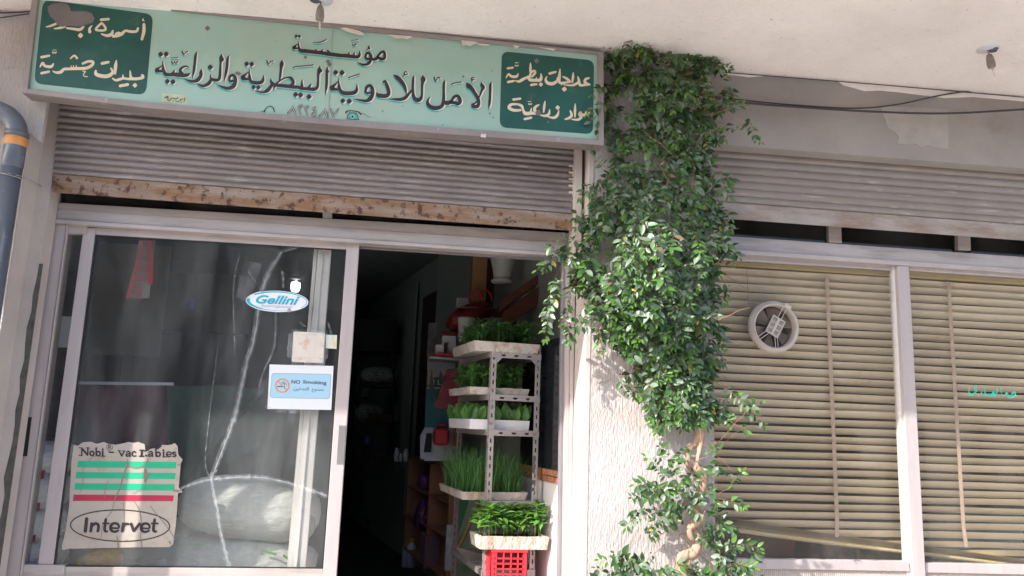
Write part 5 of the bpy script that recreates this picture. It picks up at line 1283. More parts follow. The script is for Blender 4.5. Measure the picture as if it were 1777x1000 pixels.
# the mass: rows of (y, x from, x to, bulge)
rows = [(78, 1048, 1150, .19), (100, 1046, 1232, .21), (130, 1046, 1250, .21), (180, 1052, 1262, .20), (230, 1060, 1262, .17), (270, 1055, 1248, .13), (300, 1045, 1245, .14), (340, 1028, 1252, .24), (380, 1015, 1258, .32), (420, 1005, 1262, .38), (460, 1000, 1260, .40), (500, 1005, 1256, .37), (540, 1018, 1250, .30),
        (575, 1035, 1246, .18), (600, 1070, 1240, .15), (640, 1100, 1236, .13), (680, 1120, 1236, .12), (700, 1160, 1240, .10), (718, 1180, 1236, .09)]
def rowat(y):
    for i in range(len(rows) - 1):
        if rows[i][0] <= y <= rows[i + 1][0]:
            t = (y - rows[i][0]) / (rows[i + 1][0] - rows[i][0])
            return [rows[i][k] + (rows[i + 1][k] - rows[i][k]) * t for k in (1, 2, 3)]
clumps = [(1135, 740, 1215, 20, .08), (1150, 712, 18, 14, .08)]
def shoot(px, py, Y, ln, ang, s=1.0, gap=.020):
    p = at(px, py, Y); n = max(4, int(ln / .02)); P = [p]
    d = Vector((cos(ang), random.uniform(-.5, .1), sin(ang))).normalized()
    for k in range(n):
        d = (d + Vector((random.uniform(-.18, .18), random.uniform(-.2, .12), random.uniform(-.2, .1) - .10))).normalized()
        p = p + d * (ln / n)
        if p.y > -.012: p.y = -.012 - random.random() * .01
        P.append(p.copy())
    grow(P, s, gap, start=0)
nshoot = 0
while nshoot < 920:
    y = random.uniform(72, 712) if nshoot < 760 else random.uniform(330, 590); x0, x1, bl = rowat(max(78, y))
    x0 += 26 * mnoise.noise(Vector((y * .03, 1.5, 0))) + 6; x1 += 30 * mnoise.noise(Vector((y * .028, 7.5, 0))) - 6
    x = random.uniform(x0, x1); u_ = (x - x0) / (x1 - x0)
    # holes where the wall shows through
    hole = mnoise.noise(Vector((x * .017, y * .013, 4.2)))
    if hole > .33 and random.random() < .8: continue
    if (1058 < x < 1120 and 160 < y < 285 and random.random() < .4): continue
    if (1100 < x < 1180 and 225 < y < 300 and random.random() < .35): continue
    if (1050 < x < 1110 and 590 < y < 700): continue
    env = (1 - abs(2 * u_ - 1) ** 2.2)
    Y = -.035 - bl * env * random.random() ** .6
    ang = random.uniform(-pi * .95, -.05 * pi) if y > 120 else random.uniform(-.9 * pi, .35 * pi)
    shoot(x, y, Y, random.uniform(.05, .13), ang, s=random.uniform(.8, 1.1)); nshoot += 1
def blob(cx, cy, rx, ry, n, Y0=-.05, dY=.10, s=.95):
    for k in range(n):
        a = random.uniform(0, 2 * pi); rr = random.random() ** .5
        shoot(cx + cos(a) * rx * rr, cy + sin(a) * ry * rr, Y0 - dY * random.random(), random.uniform(.03, .08), a * -1 if random.random() < .6 else random.uniform(0, 2 * pi), s=s * random.uniform(.8, 1.1))
blob(1155, 742, 22, 18, 5); blob(1150, 715, 12, 10, 3); blob(1242, 705, 18, 12, 3); blob(1250, 790, 10, 20, 4); blob(1155, 790, 12, 10, 3)
blob(1180, 850, 58, 28, 19, dY=.13); blob(1125, 900, 28, 22, 8, dY=.12); blob(1200, 880, 45, 25, 9); blob(1245, 905, 18, 22, 7, dY=.1); blob(1135, 845, 18, 14, 5); 
blob(1265, 975, 48, 24, 16, dY=.15); blob(1120, 985, 60, 18, 13, dY=.12); blob(1200, 1010, 120, 20, 26); blob(1075, 1000, 35, 18, 8); blob(1240, 945, 25, 18, 7); blob(1215, 1080, 130, 60, 30)
blob(970, 440, 18, 16, 5, Y0=-.15); blob(1030, 560, 22, 18, 6, Y0=-.12); blob(1128, 668, 40, 22, 7, Y0=-.09)
for k in range(70):       # thin bare runners wandering over the wall and through the leaves
    y = random.uniform(120, 960); x0, x1, bl = rowat(min(y, 700)) if y < 700 else (1150, 1245, .1)
    x = random.uniform(x0, x1); q = at(x, y, -.02 - random.random() * (.1 if y > 600 else .2)); P = [q]
    d = Vector((random.uniform(-1, 1), random.uniform(-.4, .3), random.uniform(-1.2, .6))).normalized()
    for i in range(random.randint(6, 14)):
        d = (d + Vector((random.uniform(-.35, .35), random.uniform(-.2, .15), random.uniform(-.35, .25)))).normalized(); q = q + d * .022
        if q.y > -.008: q = Vector((q.x, -.008, q.z))
        P.append(q)
    tw.tube(P, [.0022 - .0012 * i / len(P) for i in range(len(P))], 4)
tw.build('twigs', MAT['twig'], vine)['kind'] = 'stuff'

def leafgeo(base, d, nrm, L_, W_, curl=.25, fold=.22):
    side = d.cross(nrm).normalized(); out = []; n = 5
    prof = [(0.0, 0.0), (.2, .72), (.45, 1.0), (.72, .7), (1.0, 0.0)]
    for (t, w) in prof:
        c = base + d * (t * L_) - nrm * (curl * t * t * L_ * .5)
        if w == 0: out.append(c)
        else:
            o = side * (w * W_ * .5); l = nrm * (fold * w * W_ * .5)
            out += [c - o + l, c, c + o + l]
    fs = [(0, 2, 1), (0, 3, 2), (1, 2, 5, 4), (2, 3, 6, 5), (4, 5, 8, 7), (5, 6, 9, 8), (7, 8, 10), (8, 9, 10)]
    return out, fs
LM = [MAT['leaf_a'], MAT['leaf_b'], MAT['leaf_c'], MAT['leaf_d'], MAT['leaf_y'], MAT['leaf_dry']]
def inframe(p):
    v = p - CAM; z = v.dot(fwd); x = v.dot(rgt) / z * FPX + 888; y = 500 - v.dot(upv) / z * FPX
    return 0 < x < 1777 and 0 < y < 1000
leaves.sort(key=lambda l: (not inframe(l[0]), (l[0] - CAM).length - 3.0 * l[3]))
single = leaves[:300]; rest = leaves[300:]
protos = []
for mi in range(6):
    for v_ in range(3):
        vs, fs = leafgeo(Vector((0, 0, 0)), Vector((1, 0, 0)), Vector((0, 0, 1)), 1.0, .44, curl=(.1, .35, .6)[v_], fold=(.3, .15, .35)[v_])
        me = bpy.data.meshes.new('leaf'); me.from_pydata([tuple(v) for v in vs], [], fs); me.materials.append(LM[mi])
        me.polygons.foreach_set('use_smooth', [True] * len(me.polygons)); protos.append(me)
for (p, d, nrm, L_, W_, mi) in single:
    o = bpy.data.objects.new('leaf', protos[mi * 3 + random.randrange(3)])
    COL.objects.link(o)
    nrm = (nrm - d * nrm.dot(d)).normalized(); side = nrm.cross(d)
    m = Matrix((d, side, nrm)).transposed().to_4x4()
    o.matrix_world = Matrix.Translation(p - vine.location) @ m @ Matrix.Diagonal((L_, L_ * W_ / L_ / .44, L_, 1))
    o.parent = vine
mb = MB()
for (p, d, nrm, L_, W_, mi) in rest:
    nrm = (nrm - d * nrm.dot(d)).normalized()
    vs, fs = leafgeo(p, d, nrm, L_, W_, random.uniform(0, .7), random.uniform(.1, .4)); mb.add(vs, fs, mi)
o = MB.build(mb, 'foliage', LM, vine, smooth=True); o['kind'] = 'stuff'
print('leaves', len(leaves))

# ================================================================== seedling rack
random.seed(5)
sd_ = Vector((-0.165, 1, 0)).normalized(); fd = Vector((1, .165, 0)).normalized()
RY = .72
PFL = at(848, 740, RY); PFL.z = 0
def on_ray_line(px, py, P0, dirv):
    """point on vertical plane through P0 with horizontal direction dirv seen at px,py"""
    r = ray(px, py); n = Vector((dirv.y, -dirv.x, 0)); t = (P0 - CAM).dot(n) / r.dot(n); return CAM + r * t
PFR = on_ray_line(926, 740, PFL, fd); PFR.z = 0
PRL = on_ray_line(791, 800, PFL, sd_); PRL.z = 0
PRR = PFR + (PRL - PFL)
ztop_l = on_ray_line(856, 600, PFL, fd).z; ztop_r = on_ray_line(930, 605, PFL, fd).z
rack = thing('slotted_rack', PFL, 'narrow grey slotted steel rack holding seedling trays just inside the doorway', 'rack')
def post(P, top, a, c, w=.036):
    """slotted angle: two flanges along directions a and c from the corner P, real slots in the front flange"""
    for dirv, other in ((a, c), (c, a)):
        mb = MB(); t = other * .0025
        def pl(u0, u1, z0, z1):
            lo = [P + dirv * u0, P + dirv * u1, P + dirv * u1 + t, P + dirv * u0 + t]
            mb.hexa([q + Vector((0, 0, z0)) for q in lo], [q + Vector((0, 0, z1)) for q in lo])
        pl(0, w * .36, 0, top); pl(w * .62, w, 0, top)
        z = 0.0
        while z < top:
            pl(w * .36, w * .62, z, min(top, z + .026)); z += .052
        mb.build('post', MAT['steel'], rack)
post(PFL, ztop_l + .02, fd, sd_); post(PFR + fd * .036, ztop_r + .015, -fd, sd_); post(PRL, ztop_l + .02, fd, -sd_); post(PRR + fd * .036, ztop_l, -fd, -sd_)
W_ = (PFR - PFL).length + .036; Dp = (PRL - PFL).length
def rackbar(zz, h=.036, drop=.0):
    mb = MB()
    def bar_(p, q, th_, h_):
        n = Vector((-(q - p).y, (q - p).x, 0)).normalized() * th_
        mb.hexa([p, q, q + n, p + n], [v + Vector((0, 0, h_)) for v in (p, q, q + n, p + n)])
    z = Vector((0, 0, zz)); e = Vector((0, 0, .0))
    a = PFL + z; b_ = PFL + fd * W_ + z; c = PRL + z; d = PRL + fd * W_ + z
    L_ = (b_ - a)
    f = -sd_ * .0035
    # front bar with three slots
    for (u0, u1, z0, z1) in ((0, 1, 0, .3), (0, 1, .62, 1), (0, .2, .3, .62), (.28, .46, .3, .62), (.54, .72, .3, .62), (.8, 1, .3, .62)):
        p = a + f + L_ * u0 + Vector((0, 0, z0 * h)); q = a + f + L_ * u1 + Vector((0, 0, z0 * h))
        bar_(p, q, .003, (z1 - z0) * h)
    bar_(c + sd_ * .003, d + sd_ * .003, .003, h); bar_(a - fd * .003, c - fd * .003, .003, h); bar_(b_ + fd * .003, d + fd * .003, .003, h)
    mb.hexa([a + Vector((0, 0, h * .9)) - fd * .0, b_ + Vector((0, 0, h * .9)), d + Vector((0, 0, h * .9)), c + Vector((0, 0, h * .9))], [v + Vector((0, 0, h * .9 + .002)) for v in (a, b_, d, c)])
    return mb.build('shelf', MAT['steel'], rack)
def zat(px, py): return on_ray_line(px, py, PFL, fd).z
zsh = [zat(885, 622), zat(885, 696), zat(885, 757), zat(885, 880), zat(885, 1000)]
for z in zsh: rackbar(z)
# gusset corners of the top frame
mb = MB()
for (P, s_) in ((PFL + fd * .036, 1), (PFR, -1)):
    zz = zsh[0]; q = -sd_ * .0075
    mb.prism([P + q + Vector((0, 0, zz)), P + q + fd * s_ * .035 + Vector((0, 0, zz)), P + q + Vector((0, 0, zz - .035))], sd_ * .003)
mb.build('gusset', MAT['steel'], rack)
mb = MB()
for (x, y) in ((868, 611), (876, 612), (918, 613), (926, 614), (856, 640), (932, 640), (858, 608)):
    p = on_ray_line(x, y, PFL, fd) - sd_ * .008; mb.obox(p, .009, .005, .009, rz=.163)
mb.build('bolt', MAT['chrome'], rack)

def tray(name, origin, a, c, la, lc, h, mat, label, taper=.0, ragged=0.0, group='seedling trays'):
    """origin = front-left bottom corner; a along front, c going back"""
    t = thing(name, origin, label, 'tray', group)
    n = 14; m = 10; mb = MB()
    w = .022
    # outer walls, rim and recessed soil bed; top edge uneven
    def P(u, v, z): return origin + a * (u * la) + c * (v * lc) + Vector((0, 0, z))
    def ring(inset, z, rag):
        pts = []
        iu, iv = inset / la, inset / lc
        for k in range(n): pts.append((iu + (1 - 2 * iu) * k / n, iv))
        for k in range(m): pts.append((1 - iu, iv + (1 - 2 * iv) * k / m))
        for k in range(n): pts.append((1 - iu - (1 - 2 * iu) * k / n, 1 - iv))
        for k in range(m): pts.append((iu, 1 - iv - (1 - 2 * iv) * k / m))
        return [P(u, v, z + rag * mnoise.noise(Vector((u * 9 + z, v * 9, 3)))) + (a * mnoise.noise(Vector((u * 11, v * 11, z * 30))) + c * mnoise.noise(Vector((u * 13, v * 13, z * 30 + 5)))) * rag * .8 for u, v in pts]
    rings = [ring(taper, 0, ragged * .4), ring(taper * .6, h * .35, ragged), ring(0.002, h * .8, ragged), ring(0, h, ragged * .6), ring(w, h, ragged * .4), ring(w, h - .018, 0)]
    N_ = len(rings[0]); vs = [p for r_ in rings for p in r_]; fs = []
    for i in range(len(rings) - 1):
        for k in range(N_): fs.append((i * N_ + k, i * N_ + (k + 1) % N_, (i + 1) * N_ + (k + 1) % N_, (i + 1) * N_ + k))
    fs.append(tuple(reversed(range(N_))))
    mb.add(vs, fs); mb.build('foam_body', mat, t)
    mb = MB(); mb.quad(P(w / la, w / lc, h - .012), P(1 - w / la, w / lc, h - .012), P(1 - w / la, 1 - w / lc, h - .012), P(w / la, 1 - w / lc, h - .012)); mb.build('soil', MAT['soil'], t)
    return lambda u, v, z=0: P(u, v, h - .012 + z)
def blade(mb, p, d, L_, w, bend, mi=0, n=4):
    side = d.cross(Vector((random.uniform(-1, 1), random.uniform(-1, 1), 0)) if abs(d.z) > .5 else Vector((0, 0, 1))).normalized(); vs = []
    h_ = Vector((random.uniform(-1, 1), random.uniform(-1, .6), 0)).normalized()
    for k in range(n + 1):
        t = k / n; c = p + d * (L_ * t) + h_ * (bend * t * t * L_) - Vector((0, 0, bend * .5 * t ** 3 * L_))
        ww = w * (1 - t ** 2) + .0004
        vs += [c - side * ww, c + side * ww]
    mb.add(vs, [(2 * k, 2 * k + 1, 2 * k + 3, 2 * k + 2) for k in range(n)], mi)
def plantlets(surf, n, kind, hgt, label, mats, group=None, mx=(0.04, .96), my=(0.06, .94)):
    mb = MB()
    for i in range(n):
        u = random.uniform(*mx); v = random.uniform(*my); p = surf(u, v, 0)
        if kind == 'grass':
            for k in range(2):
                blade(mb, p + Vector((random.uniform(-.004, .004), 0, 0)), Vector((random.uniform(-.22, .22), random.uniform(-.2, .2), 1)).normalized(), hgt * random.uniform(.6, 1.1), .0017, random.uniform(0, .5), random.randrange(len(mats)))
        elif kind == 'seed':
            hh = hgt * random.uniform(.55, 1.0); d = Vector((random.uniform(-.16, .16), random.uniform(-.14, .1), 1)).normalized()
            top_ = p + d * hh; mb.tube([p, p + d * hh * .5 + Vector((random.uniform(-.003, .003), 0, 0)), top_], [.0017, .0015, .0011], 4, 0)
            for lv in range(3):
                q = p + d * hh * (.62 + .19 * lv); a0 = random.uniform(0, 2 * pi)
                for k in range(2 if lv < 2 else 3):
                    a_ = a0 + k * (pi if lv < 2 else 2.1); dd = Vector((cos(a_), sin(a_), random.uniform(-.25, .6) if lv < 2 else random.uniform(.2, 1))).normalized()
                    nn = (Vector((0, -.3, 1)) - dd * Vector((0, -.3, 1)).dot(dd)).normalized()
                    L_ = hgt * random.uniform(.26, .42); vs, fs = leafgeo(q, dd, nn, L_, L_ * .36, random.uniform(.3, .9), .2); mb.add(vs, fs, random.randrange(len(mats)))
        else:     # broad lettuce leaf
            for k in range(3):
                dd = Vector((random.uniform(-.5, .5), random.uniform(-.5, .4), 1)).normalized(); nn = Vector((random.uniform(-.6, .6), -1, .2)); nn = (nn - dd * nn.dot(dd)).normalized()
                L_ = hgt * random.uniform(.6, 1.05); vs, fs = leafgeo(p, dd, nn, L_, L_ * .5, random.uniform(.1, .6), .25); mb.add(vs, fs, random.randrange(len(mats)))
    o = mb.build('seedlings', mats, None, smooth=True)
    tag(o, label, 'seedlings', group, 'stuff'); return o
def on_rack(px, py, zz, off):
    """front-left corner at height zz seen at px, in a plane 'off' in front of the rack"""
    q = on_ray_line(px, py, PFL - sd_ * off, fd); q.z = zz; return q
TW = W_ + .02
# top tray
o1 = on_rack(822, 618, zsh[0] + .036, .02)
s_ = tray('seedling_tray', o1, fd, sd_, (on_rack(937, 618, 0, .02) - on_rack(822, 618, 0, .02)).length, .62, .062, MAT['foam'], 'white foam tray on the very top of the slotted rack', .012, .003)
plantlets(s_, 210, 'seed', .15, 'dark green leafy seedlings in the topmost tray of the rack', [MAT['seed_b'], MAT['leaf_a'], MAT['seed_b'], MAT['leaf_y']] if False else [MAT['seed_b'], MAT['leaf_b'], MAT['seed_b']])
o2 = on_rack(814, 684, zsh[1] + .036, -.045)
s_ = tray('seedling_tray', o2, fd, sd_, (on_rack(919, 690, 0, -.045) - on_rack(814, 690, 0, -.045)).length, .60, .045, MAT['foam'], 'stained foam tray on the second level of the rack', .010, .004)
plantlets(s_, 170, 'seed', .15, 'bright and dark leafy seedlings on the second level of the rack', [MAT['seed_a'], MAT['seed_b'], MAT['seed_b']])
o3 = on_rack(814, 747, zsh[2] + .036, -.045)
s_ = tray('seedling_tray', o3, fd, sd_, (on_rack(919, 750, 0, -.045) - on_rack(814, 750, 0, -.045)).length, .60, .062, MAT['foam_clean'], 'clean white foam tray of broad leaves on the third level of the rack', .006, .001)
plantlets(s_, 160, 'lett', .125, 'broad pale lettuce leaves on the third level of the rack', [MAT['seed_a'], MAT['seed_b'], MAT['leaf_d']])
o4 = on_rack(800, 860, zsh[3] + .036, -.045)
s_ = tray('seedling_tray', o4, fd, sd_, (on_rack(916, 866, 0, -.045) - on_rack(800, 866, 0, -.045)).length, .66, .048, MAT['foam'], 'mossy foam tray of tall onion blades on the fourth level of the rack', .012, .004)
plantlets(s_, 620, 'grass', .29, 'tall thin onion blades on the fourth level of the rack', [MAT['onion'], MAT['seed_b'], MAT['onion'], MAT['seed_a']])
# tray and crate in front
FY = RY - .12
fa = at(833, 954, FY); fb = at(953, 950, FY)
ftz = fa.z; fdir = Vector((1, .04, 0)).normalized()
fa2 = at(831, 954, FY); la = (at(954, 950, FY) - fa2).length
s_ = tray('seedling_tray', fa2, fdir, Vector((-.16, 1, 0)).normalized(), la, .24, .075, MAT['foam_dirty'], 'broken brown-white foam tray of sunlit seedlings standing on the red crate', .010, .006)
plantlets(s_, 85, 'seed', .19, 'bright sunlit pepper seedlings in the broken tray on the red crate', [MAT['seed_a'], MAT['leaf_d'], MAT['seed_a']], my=(.05, .9))
cr = thing('crate', at(885, 1000, FY + .02), 'red plastic crate under the sunlit front seedling tray', 'crate')
c0 = at(852, 957, FY + .02); c1_ = at(916, 957, FY + .02); c0.z = c1_.z = ftz - .002
cdep = .2; mb = MB(); cw = (c1_ - c0).length; back = Vector((-.16, 1, 0)).normalized() * cdep; ct = (c1_ - c0).normalized()
def crbox(u0, u1, z0, z1, v0=0, v1=.006):
    lo = [c0 + ct * (u0 * cw) + back.normalized() * v0, c0 + ct * (u1 * cw) + back.normalized() * v0, c0 + ct * (u1 * cw) + back.normalized() * v1, c0 + ct * (u0 * cw) + back.normalized() * v1]
    mb.hexa([q + Vector((0, 0, z0)) for q in lo], [q + Vector((0, 0, z1)) for q in lo])
crbox(0, 1, -.014, 0, -.006, .01); crbox(0, .13, -.9, 0); crbox(.87, 1, -.9, 0); crbox(0, 1, -.9, -.35)
for u in (.13, .33, .53, .72): crbox(u, u + .035, -.35, -.012, -.003, .005)
for k in range(10): crbox(.1, .9, -.055 - k * .03, -.045 - k * .03, 0, .005)
mb.build('front_lattice', MAT['redcrate'], cr)
mb = MB(); crbox(0, 1, -.9, 0, cdep - .005, cdep); crbox(0, .02, -.9, 0, 0, cdep); crbox(.98, 1, -.9, 0, 0, cdep); mb.build('side_walls', MAT['redcrate'], cr)

# lower wall beside the rack, tile border and dark panel painted for under-stair shade
def wallq(px0, py0, px1, py1, px2, py2, px3, py3, off):
    P0 = Vector((wallp(.35) - off, .35, 0)); return [on_ray_line(px0, py0, P0, WD), on_ray_line(px1, py1, P0, WD), on_ray_line(px2, py2, P0, WD), on_ray_line(px3, py3, P0, WD)]
mb = MB()
y0_, y1_ = .40, 1.25
def sidep(y, off): return xp0 + .02 - off - .165 * (y - .35)
def wq(y0, y1, z0, z1, off, t=.006):
    a = Vector((sidep(y0, off), y0, z0)); c = Vector((sidep(y1, off), y1, z0)); n = Vector((t, 0, 0)); u = Vector((0, 0, z1 - z0))
    return ([a, c, c + n, a + n], [a + u, c + u, c + n + u, a + n + u])
zb = on_ray_line(960, 838, Vector((sidep(.35, 0), .35, 0)), sd_).z; zc = on_ray_line(960, 815, Vector((sidep(.35, 0), .35, 0)), sd_).z; zm = on_ray_line(960, 590, Vector((sidep(.35, 0), .35, 0)), sd_).z
mb = MB(); mb.hexa(*wq(.37, 1.3, zc, zm, .012, .03)); o = mb.build('understair_shade_panel', MAT['shade_panel']); tag(o, 'dark panel painted as the shade under the stair, right of the seedling rack', 'shade_panel')
mb = MB(); mb.hexa(*wq(.37, 1.3, 0, zb, .010, .03)); o = mb.build('low_wall_panel', MAT['lowwall']); tag(o, 'white lower wall panel lit by the sun right of the seedling rack', 'wall panel')
tb = thing('tile_border', (sidep(.8, 0) - .01, .8, zb), 'brown moulded tile border between dark shade panel and white lower wall, right of the rack', 'tile border')
for k in range(12):
    y = .38 + k * .075
    mb = MB(); mb.hexa(*wq(y, y + .071, zb + .001, (zb + zc) / 2 - .002, .022, .012)); mb.build('tile', MAT['tile'], tb, bevel=.004)
    mb = MB(); mb.hexa(*wq(y, y + .071, (zb + zc) / 2 + .002, zc - .001, .024, .014)); mb.build('tile', MAT['tile'], tb, bevel=.004)

# ================================================================== things deeper in the left shop
random.seed(11)
def boxthing(name, tl, br, Y, dep, mat, label, cat, rz=0.0, group=None, kind=None, bevel=.004):
    p = at(*tl, Y); q = at(*br, Y)
    c = Vector(((p.x + q.x) / 2, Y + dep / 2, (p.z + q.z) / 2))
    mb = MB(); mb.obox(c, abs(q.x - p.x), dep, abs(p.z - q.z), rz)
    o = mb.build(name, mat, None, bevel=bevel); return tag(o, label, cat, group, kind)
# staircase stringer running up to the right
stt = thing('wooden_stair', at(930, 600, 1.9), 'dark red-brown wooden staircase side rising to the upper right behind the rack', 'staircase')
YSt = 1.55
MB().slab((872, 543), (1015, 440), (1015, 470), (872, 572), YSt, .05).build('stringer', MAT['stringer'], stt, bevel=.005)
MB().slab((868, 522), (990, 438), (1010, 438), (868, 540), YSt + .02, .08).build('handrail', MAT['wood'], stt, bevel=.005)
for x, y in ((885, 562), (940, 520), (975, 500)):
    MB().slab((x, y - 25), (x + 12, y - 33), (x + 12, 640), (x, 640), YSt + .055, .03).build('post', MAT['stringer'], stt, bevel=.003)
MB().slab((872, 600), (960, 530), (1010, 500), (872, 640), YSt + .3, .02).build('side_board', MAT['wood'], stt)
# cardboard box with its open side, urn
cb = thing('cardboard_box', at(836, 530, 2.0), 'tall brown cardboard box standing beside the cream urn on top of the stair shelf', 'box')
p = at(825, 530, 2.0); q = at(851, 447, 2.0)
mb = MB(); h_ = q.z - p.z; w1 = q.x - p.x
mb.box(p.x - .035, p.x + w1 * .78, 2.0, 2.22, p.z, q.z); mb.build('box_front', MAT['card'], cb, bevel=.003)
mb = MB(); mb.hexa([(p.x + w1 * .785, 2.005, p.z), (p.x + w1 * .79 + .09, 2.25, p.z), (p.x + w1 * .79 + .085, 2.255, p.z), (p.x + w1 * .785, 2.02, p.z)],
                   [(p.x + w1 * .785, 2.005, q.z), (p.x + w1 * .79 + .09, 2.25, q.z), (p.x + w1 * .79 + .085, 2.255, q.z), (p.x + w1 * .785, 2.02, q.z)]); mb.build('box_side', MAT['wood'], cb)
ur = at(871, 492, 1.75); s = .0044
mb = MB(); mb.lathe([(.001, 0), (.075, .0), (.085, .012), (.086, .022), (.072, .030), (.068, .05), (.075, .10), (.090, .17), (.098, .26), (.09, .32), (.07, .34)], ur, 'Z', 28)
o = mb.build('urn', MAT['urn'], None, smooth=True); tag(o, 'cream ceramic urn with a stepped foot on the stair, beside the cardboard box', 'urn')
boxthing('shelf_ledge', (800, 531), (905, 540), 1.78, .45, MAT['stringer'], 'dark wooden ledge carrying the cardboard box and urn', 'shelf')
boxthing('small_carton', (793, 517), (812, 535), 2.2, .1, MAT['bottlewhite'], 'small white carton printed in grey left of the cardboard box', 'carton')
# red bags and white boxes on the wall shelf
def sackmesh(c, w, d, h, mat, name, label, cat, rz=0.0, seed=0, group=None, rx=0.0, ry=0.0, parent=None, pw=2.6, bump_=.06):
    mb = MB(); n = 26; m = 14; vs = []; fs = []
    M_ = Matrix.Translation(c) @ Matrix.Rotation(rz, 4, 'Z') @ Matrix.Rotation(ry, 4, 'Y') @ Matrix.Rotation(rx, 4, 'X')
    for j in range(m + 1):
        v = -pi / 2 + pi * j / m
        for i in range(n):
            u = 2 * pi * i / n
            cu, su, cv, sv = cos(u), sin(u), cos(v), sin(v)
            f = lambda t, e: math.copysign(abs(t) ** e, t)
            p = Vector((w / 2 * f(cu, 2 / pw) * f(cv, 2 / pw), d / 2 * f(su, 2 / pw) * f(cv, 2 / pw), h / 2 * f(sv, 2 / 2.3)))
            p *= 1 + bump_ * mnoise.noise(p * 7 + Vector((seed, 0, 0))) + bump_ * .5 * mnoise.noise(p * 19 + Vector((0, seed, 0)))
            vs.append(M_ @ p)
    for j in range(m):
        for i in range(n): fs.append((j * n + i, j * n + (i + 1) % n, (j + 1) * n + (i + 1) % n, (j + 1) * n + i))
    mb.add(vs, fs); o = mb.build(name, mat, parent, smooth=True)
    if parent is None: tag(o, label, cat, group)
    return o
sackmesh(at(815, 548, 1.9), .36, .25, .17, MAT['darkred'], 'red_bag', 'glossy dark red plastic bag slumped beneath the cardboard box', 'bag', ry=-.35, seed=2, bump_=.25)
hb = MB(); p = at(826, 520, 1.8)
hb.tube([p + Vector((.05 * cos(t) , 0, .075 * sin(t))) for t in [k * pi / 10 for k in range(11)]], .008, 6); hb.tube([p + Vector((.08 + .05 * cos(t), .02, .08 * sin(t))) for t in [k * pi / 10 for k in range(11)]], .008, 6)
o = hb.build('bag_handles', MAT['redcrate'], None, smooth=True); tag(o, 'pair of looped red bag handles standing up in front of the cardboard box', 'handles')
boxthing('white_box', (768, 582), (790, 618), 1.95, .18, MAT['bottlewhite'], 'white carton with red lid on the wall shelf left of the rack', 'carton')
boxthing('box_lid', (766, 574), (794, 583), 1.94, .2, MAT['darkred'], 'dark red lid on the white carton of the wall shelf', 'lid')
boxthing('white_box', (756, 598), (770, 620), 1.93, .16, MAT['white_alu'], 'smaller pale carton at the left end of the wall shelf', 'carton')
boxthing('dark_bottle', (771, 595), (776, 614), 1.9, .03, MAT['dark'], 'small dark bottle in front of the white carton', 'bottle')
mb = MB(); p = at(806, 590, 1.5); mb.lathe([(.001, 0), (.05, 0), (.052, .02), (.066, .17), (.070, .175), (.062, .18)], at(808, 594, 1.5), 'Z', 20); o = mb.build('grey_pot', M('grey_white_pot', (.42, .41, .38), .5, var=.1), None, smooth=True); tag(o, 'pale grey plant pot behind the left end of the top tray', 'pot')
ws = thing('wall_shelf', at(770, 625, 1.95), 'thin grey wall shelf on a metal bracket left of the seedling rack', 'shelf')
MB().slab((745, 618), (800, 622), (800, 627), (745, 622), 1.85, .3).build('board', MAT['steel'], ws)
MB().slab((795, 622), (800, 622), (798, 700), (793, 700), 1.9, .02).build('bracket', MAT['steel'], ws)
boxthing('red_tray', (755, 612), (800, 620), 1.88, .22, MAT['redcrate'], 'low red tray lying on the wall shelf', 'tray')
# green board behind, red watering can shapes, funnel
hgb = thing('green_board', at(760, 780, 2.6), 'white poster board with dark green band and pale letters behind the red can', 'board')
flat('board', [(742, 615), (790, 615), (790, 800), (736, 800)], 2.62, .01, MAT['bottlewhite'], hgb); flat('green_band', [(740, 655), (792, 655), (792, 672), (740, 672)], 2.61, .005, MAT['signgreen'], hgb)
flat('green_band', [(739, 675), (792, 675), (792, 742), (737, 742)], 2.61, .005, MAT['teal_board'], hgb)
text_obj('board_lettering', 'H L', ((745, 659), (766, 659), (766, 668), (745, 668)), 2.6, MAT['paper'], hgb, bold=.02)
mb = MB(); mb.add([at(752, 706, 1.7), at(776, 640, 1.7), at(800, 640, 1.7), at(800, 704, 1.7), at(770, 712, 1.7), at(752, 706, 1.85), at(776, 640, 1.85), at(800, 640, 1.85), at(800, 704, 1.85), at(770, 712, 1.85)],
    [(0, 1, 2, 3, 4), (9, 8, 7, 6, 5), (0, 5, 6, 1), (1, 6, 7, 2), (2, 7, 8, 3), (3, 8, 9, 4), (4, 9, 5, 0)])
o = mb.build('red_dustpan', MAT['darkred'], None, bevel=.01); tag(o, 'dark red plastic dustpan hanging above the red jerrycan', 'dustpan')
for i, pts in enumerate(([(748, 640), (754, 672), (752, 700), (745, 672)], [(764, 642), (772, 658), (768, 668), (762, 655)])):
    o = MB().prism([at(x, y, 1.66) for x, y in pts], (0, .012, 0)).build('garden_blade', MAT['dark'], None); tag(o, ('long dark garden blade hanging left of the red dustpan', 'short dark garden blade hanging above the red dustpan')[i], 'tool')
jc = thing('jerrycan', at(766, 775, 2.4), 'red plastic jerrycan standing on the low bookcase', 'jerrycan')
p = at(753, 773, 2.4); q = at(780, 740, 2.4)
mb = MB(); mb.box(p.x, q.x, 2.4, 2.55, p.z, q.z - .02); mb.build('can_body', MAT['redcrate'], jc, bevel=.02)
mb = MB(); zc2 = (p + q) / 2; mb.tube([Vector((p.x + .03, 2.47, q.z - .02)), Vector((p.x + .04, 2.47, q.z + .012)), Vector((q.x - .03, 2.47, q.z + .012)), Vector((q.x - .02, 2.47, q.z - .02))], .009, 6); mb.build('can_handle', MAT['redcrate'], jc, smooth=True)
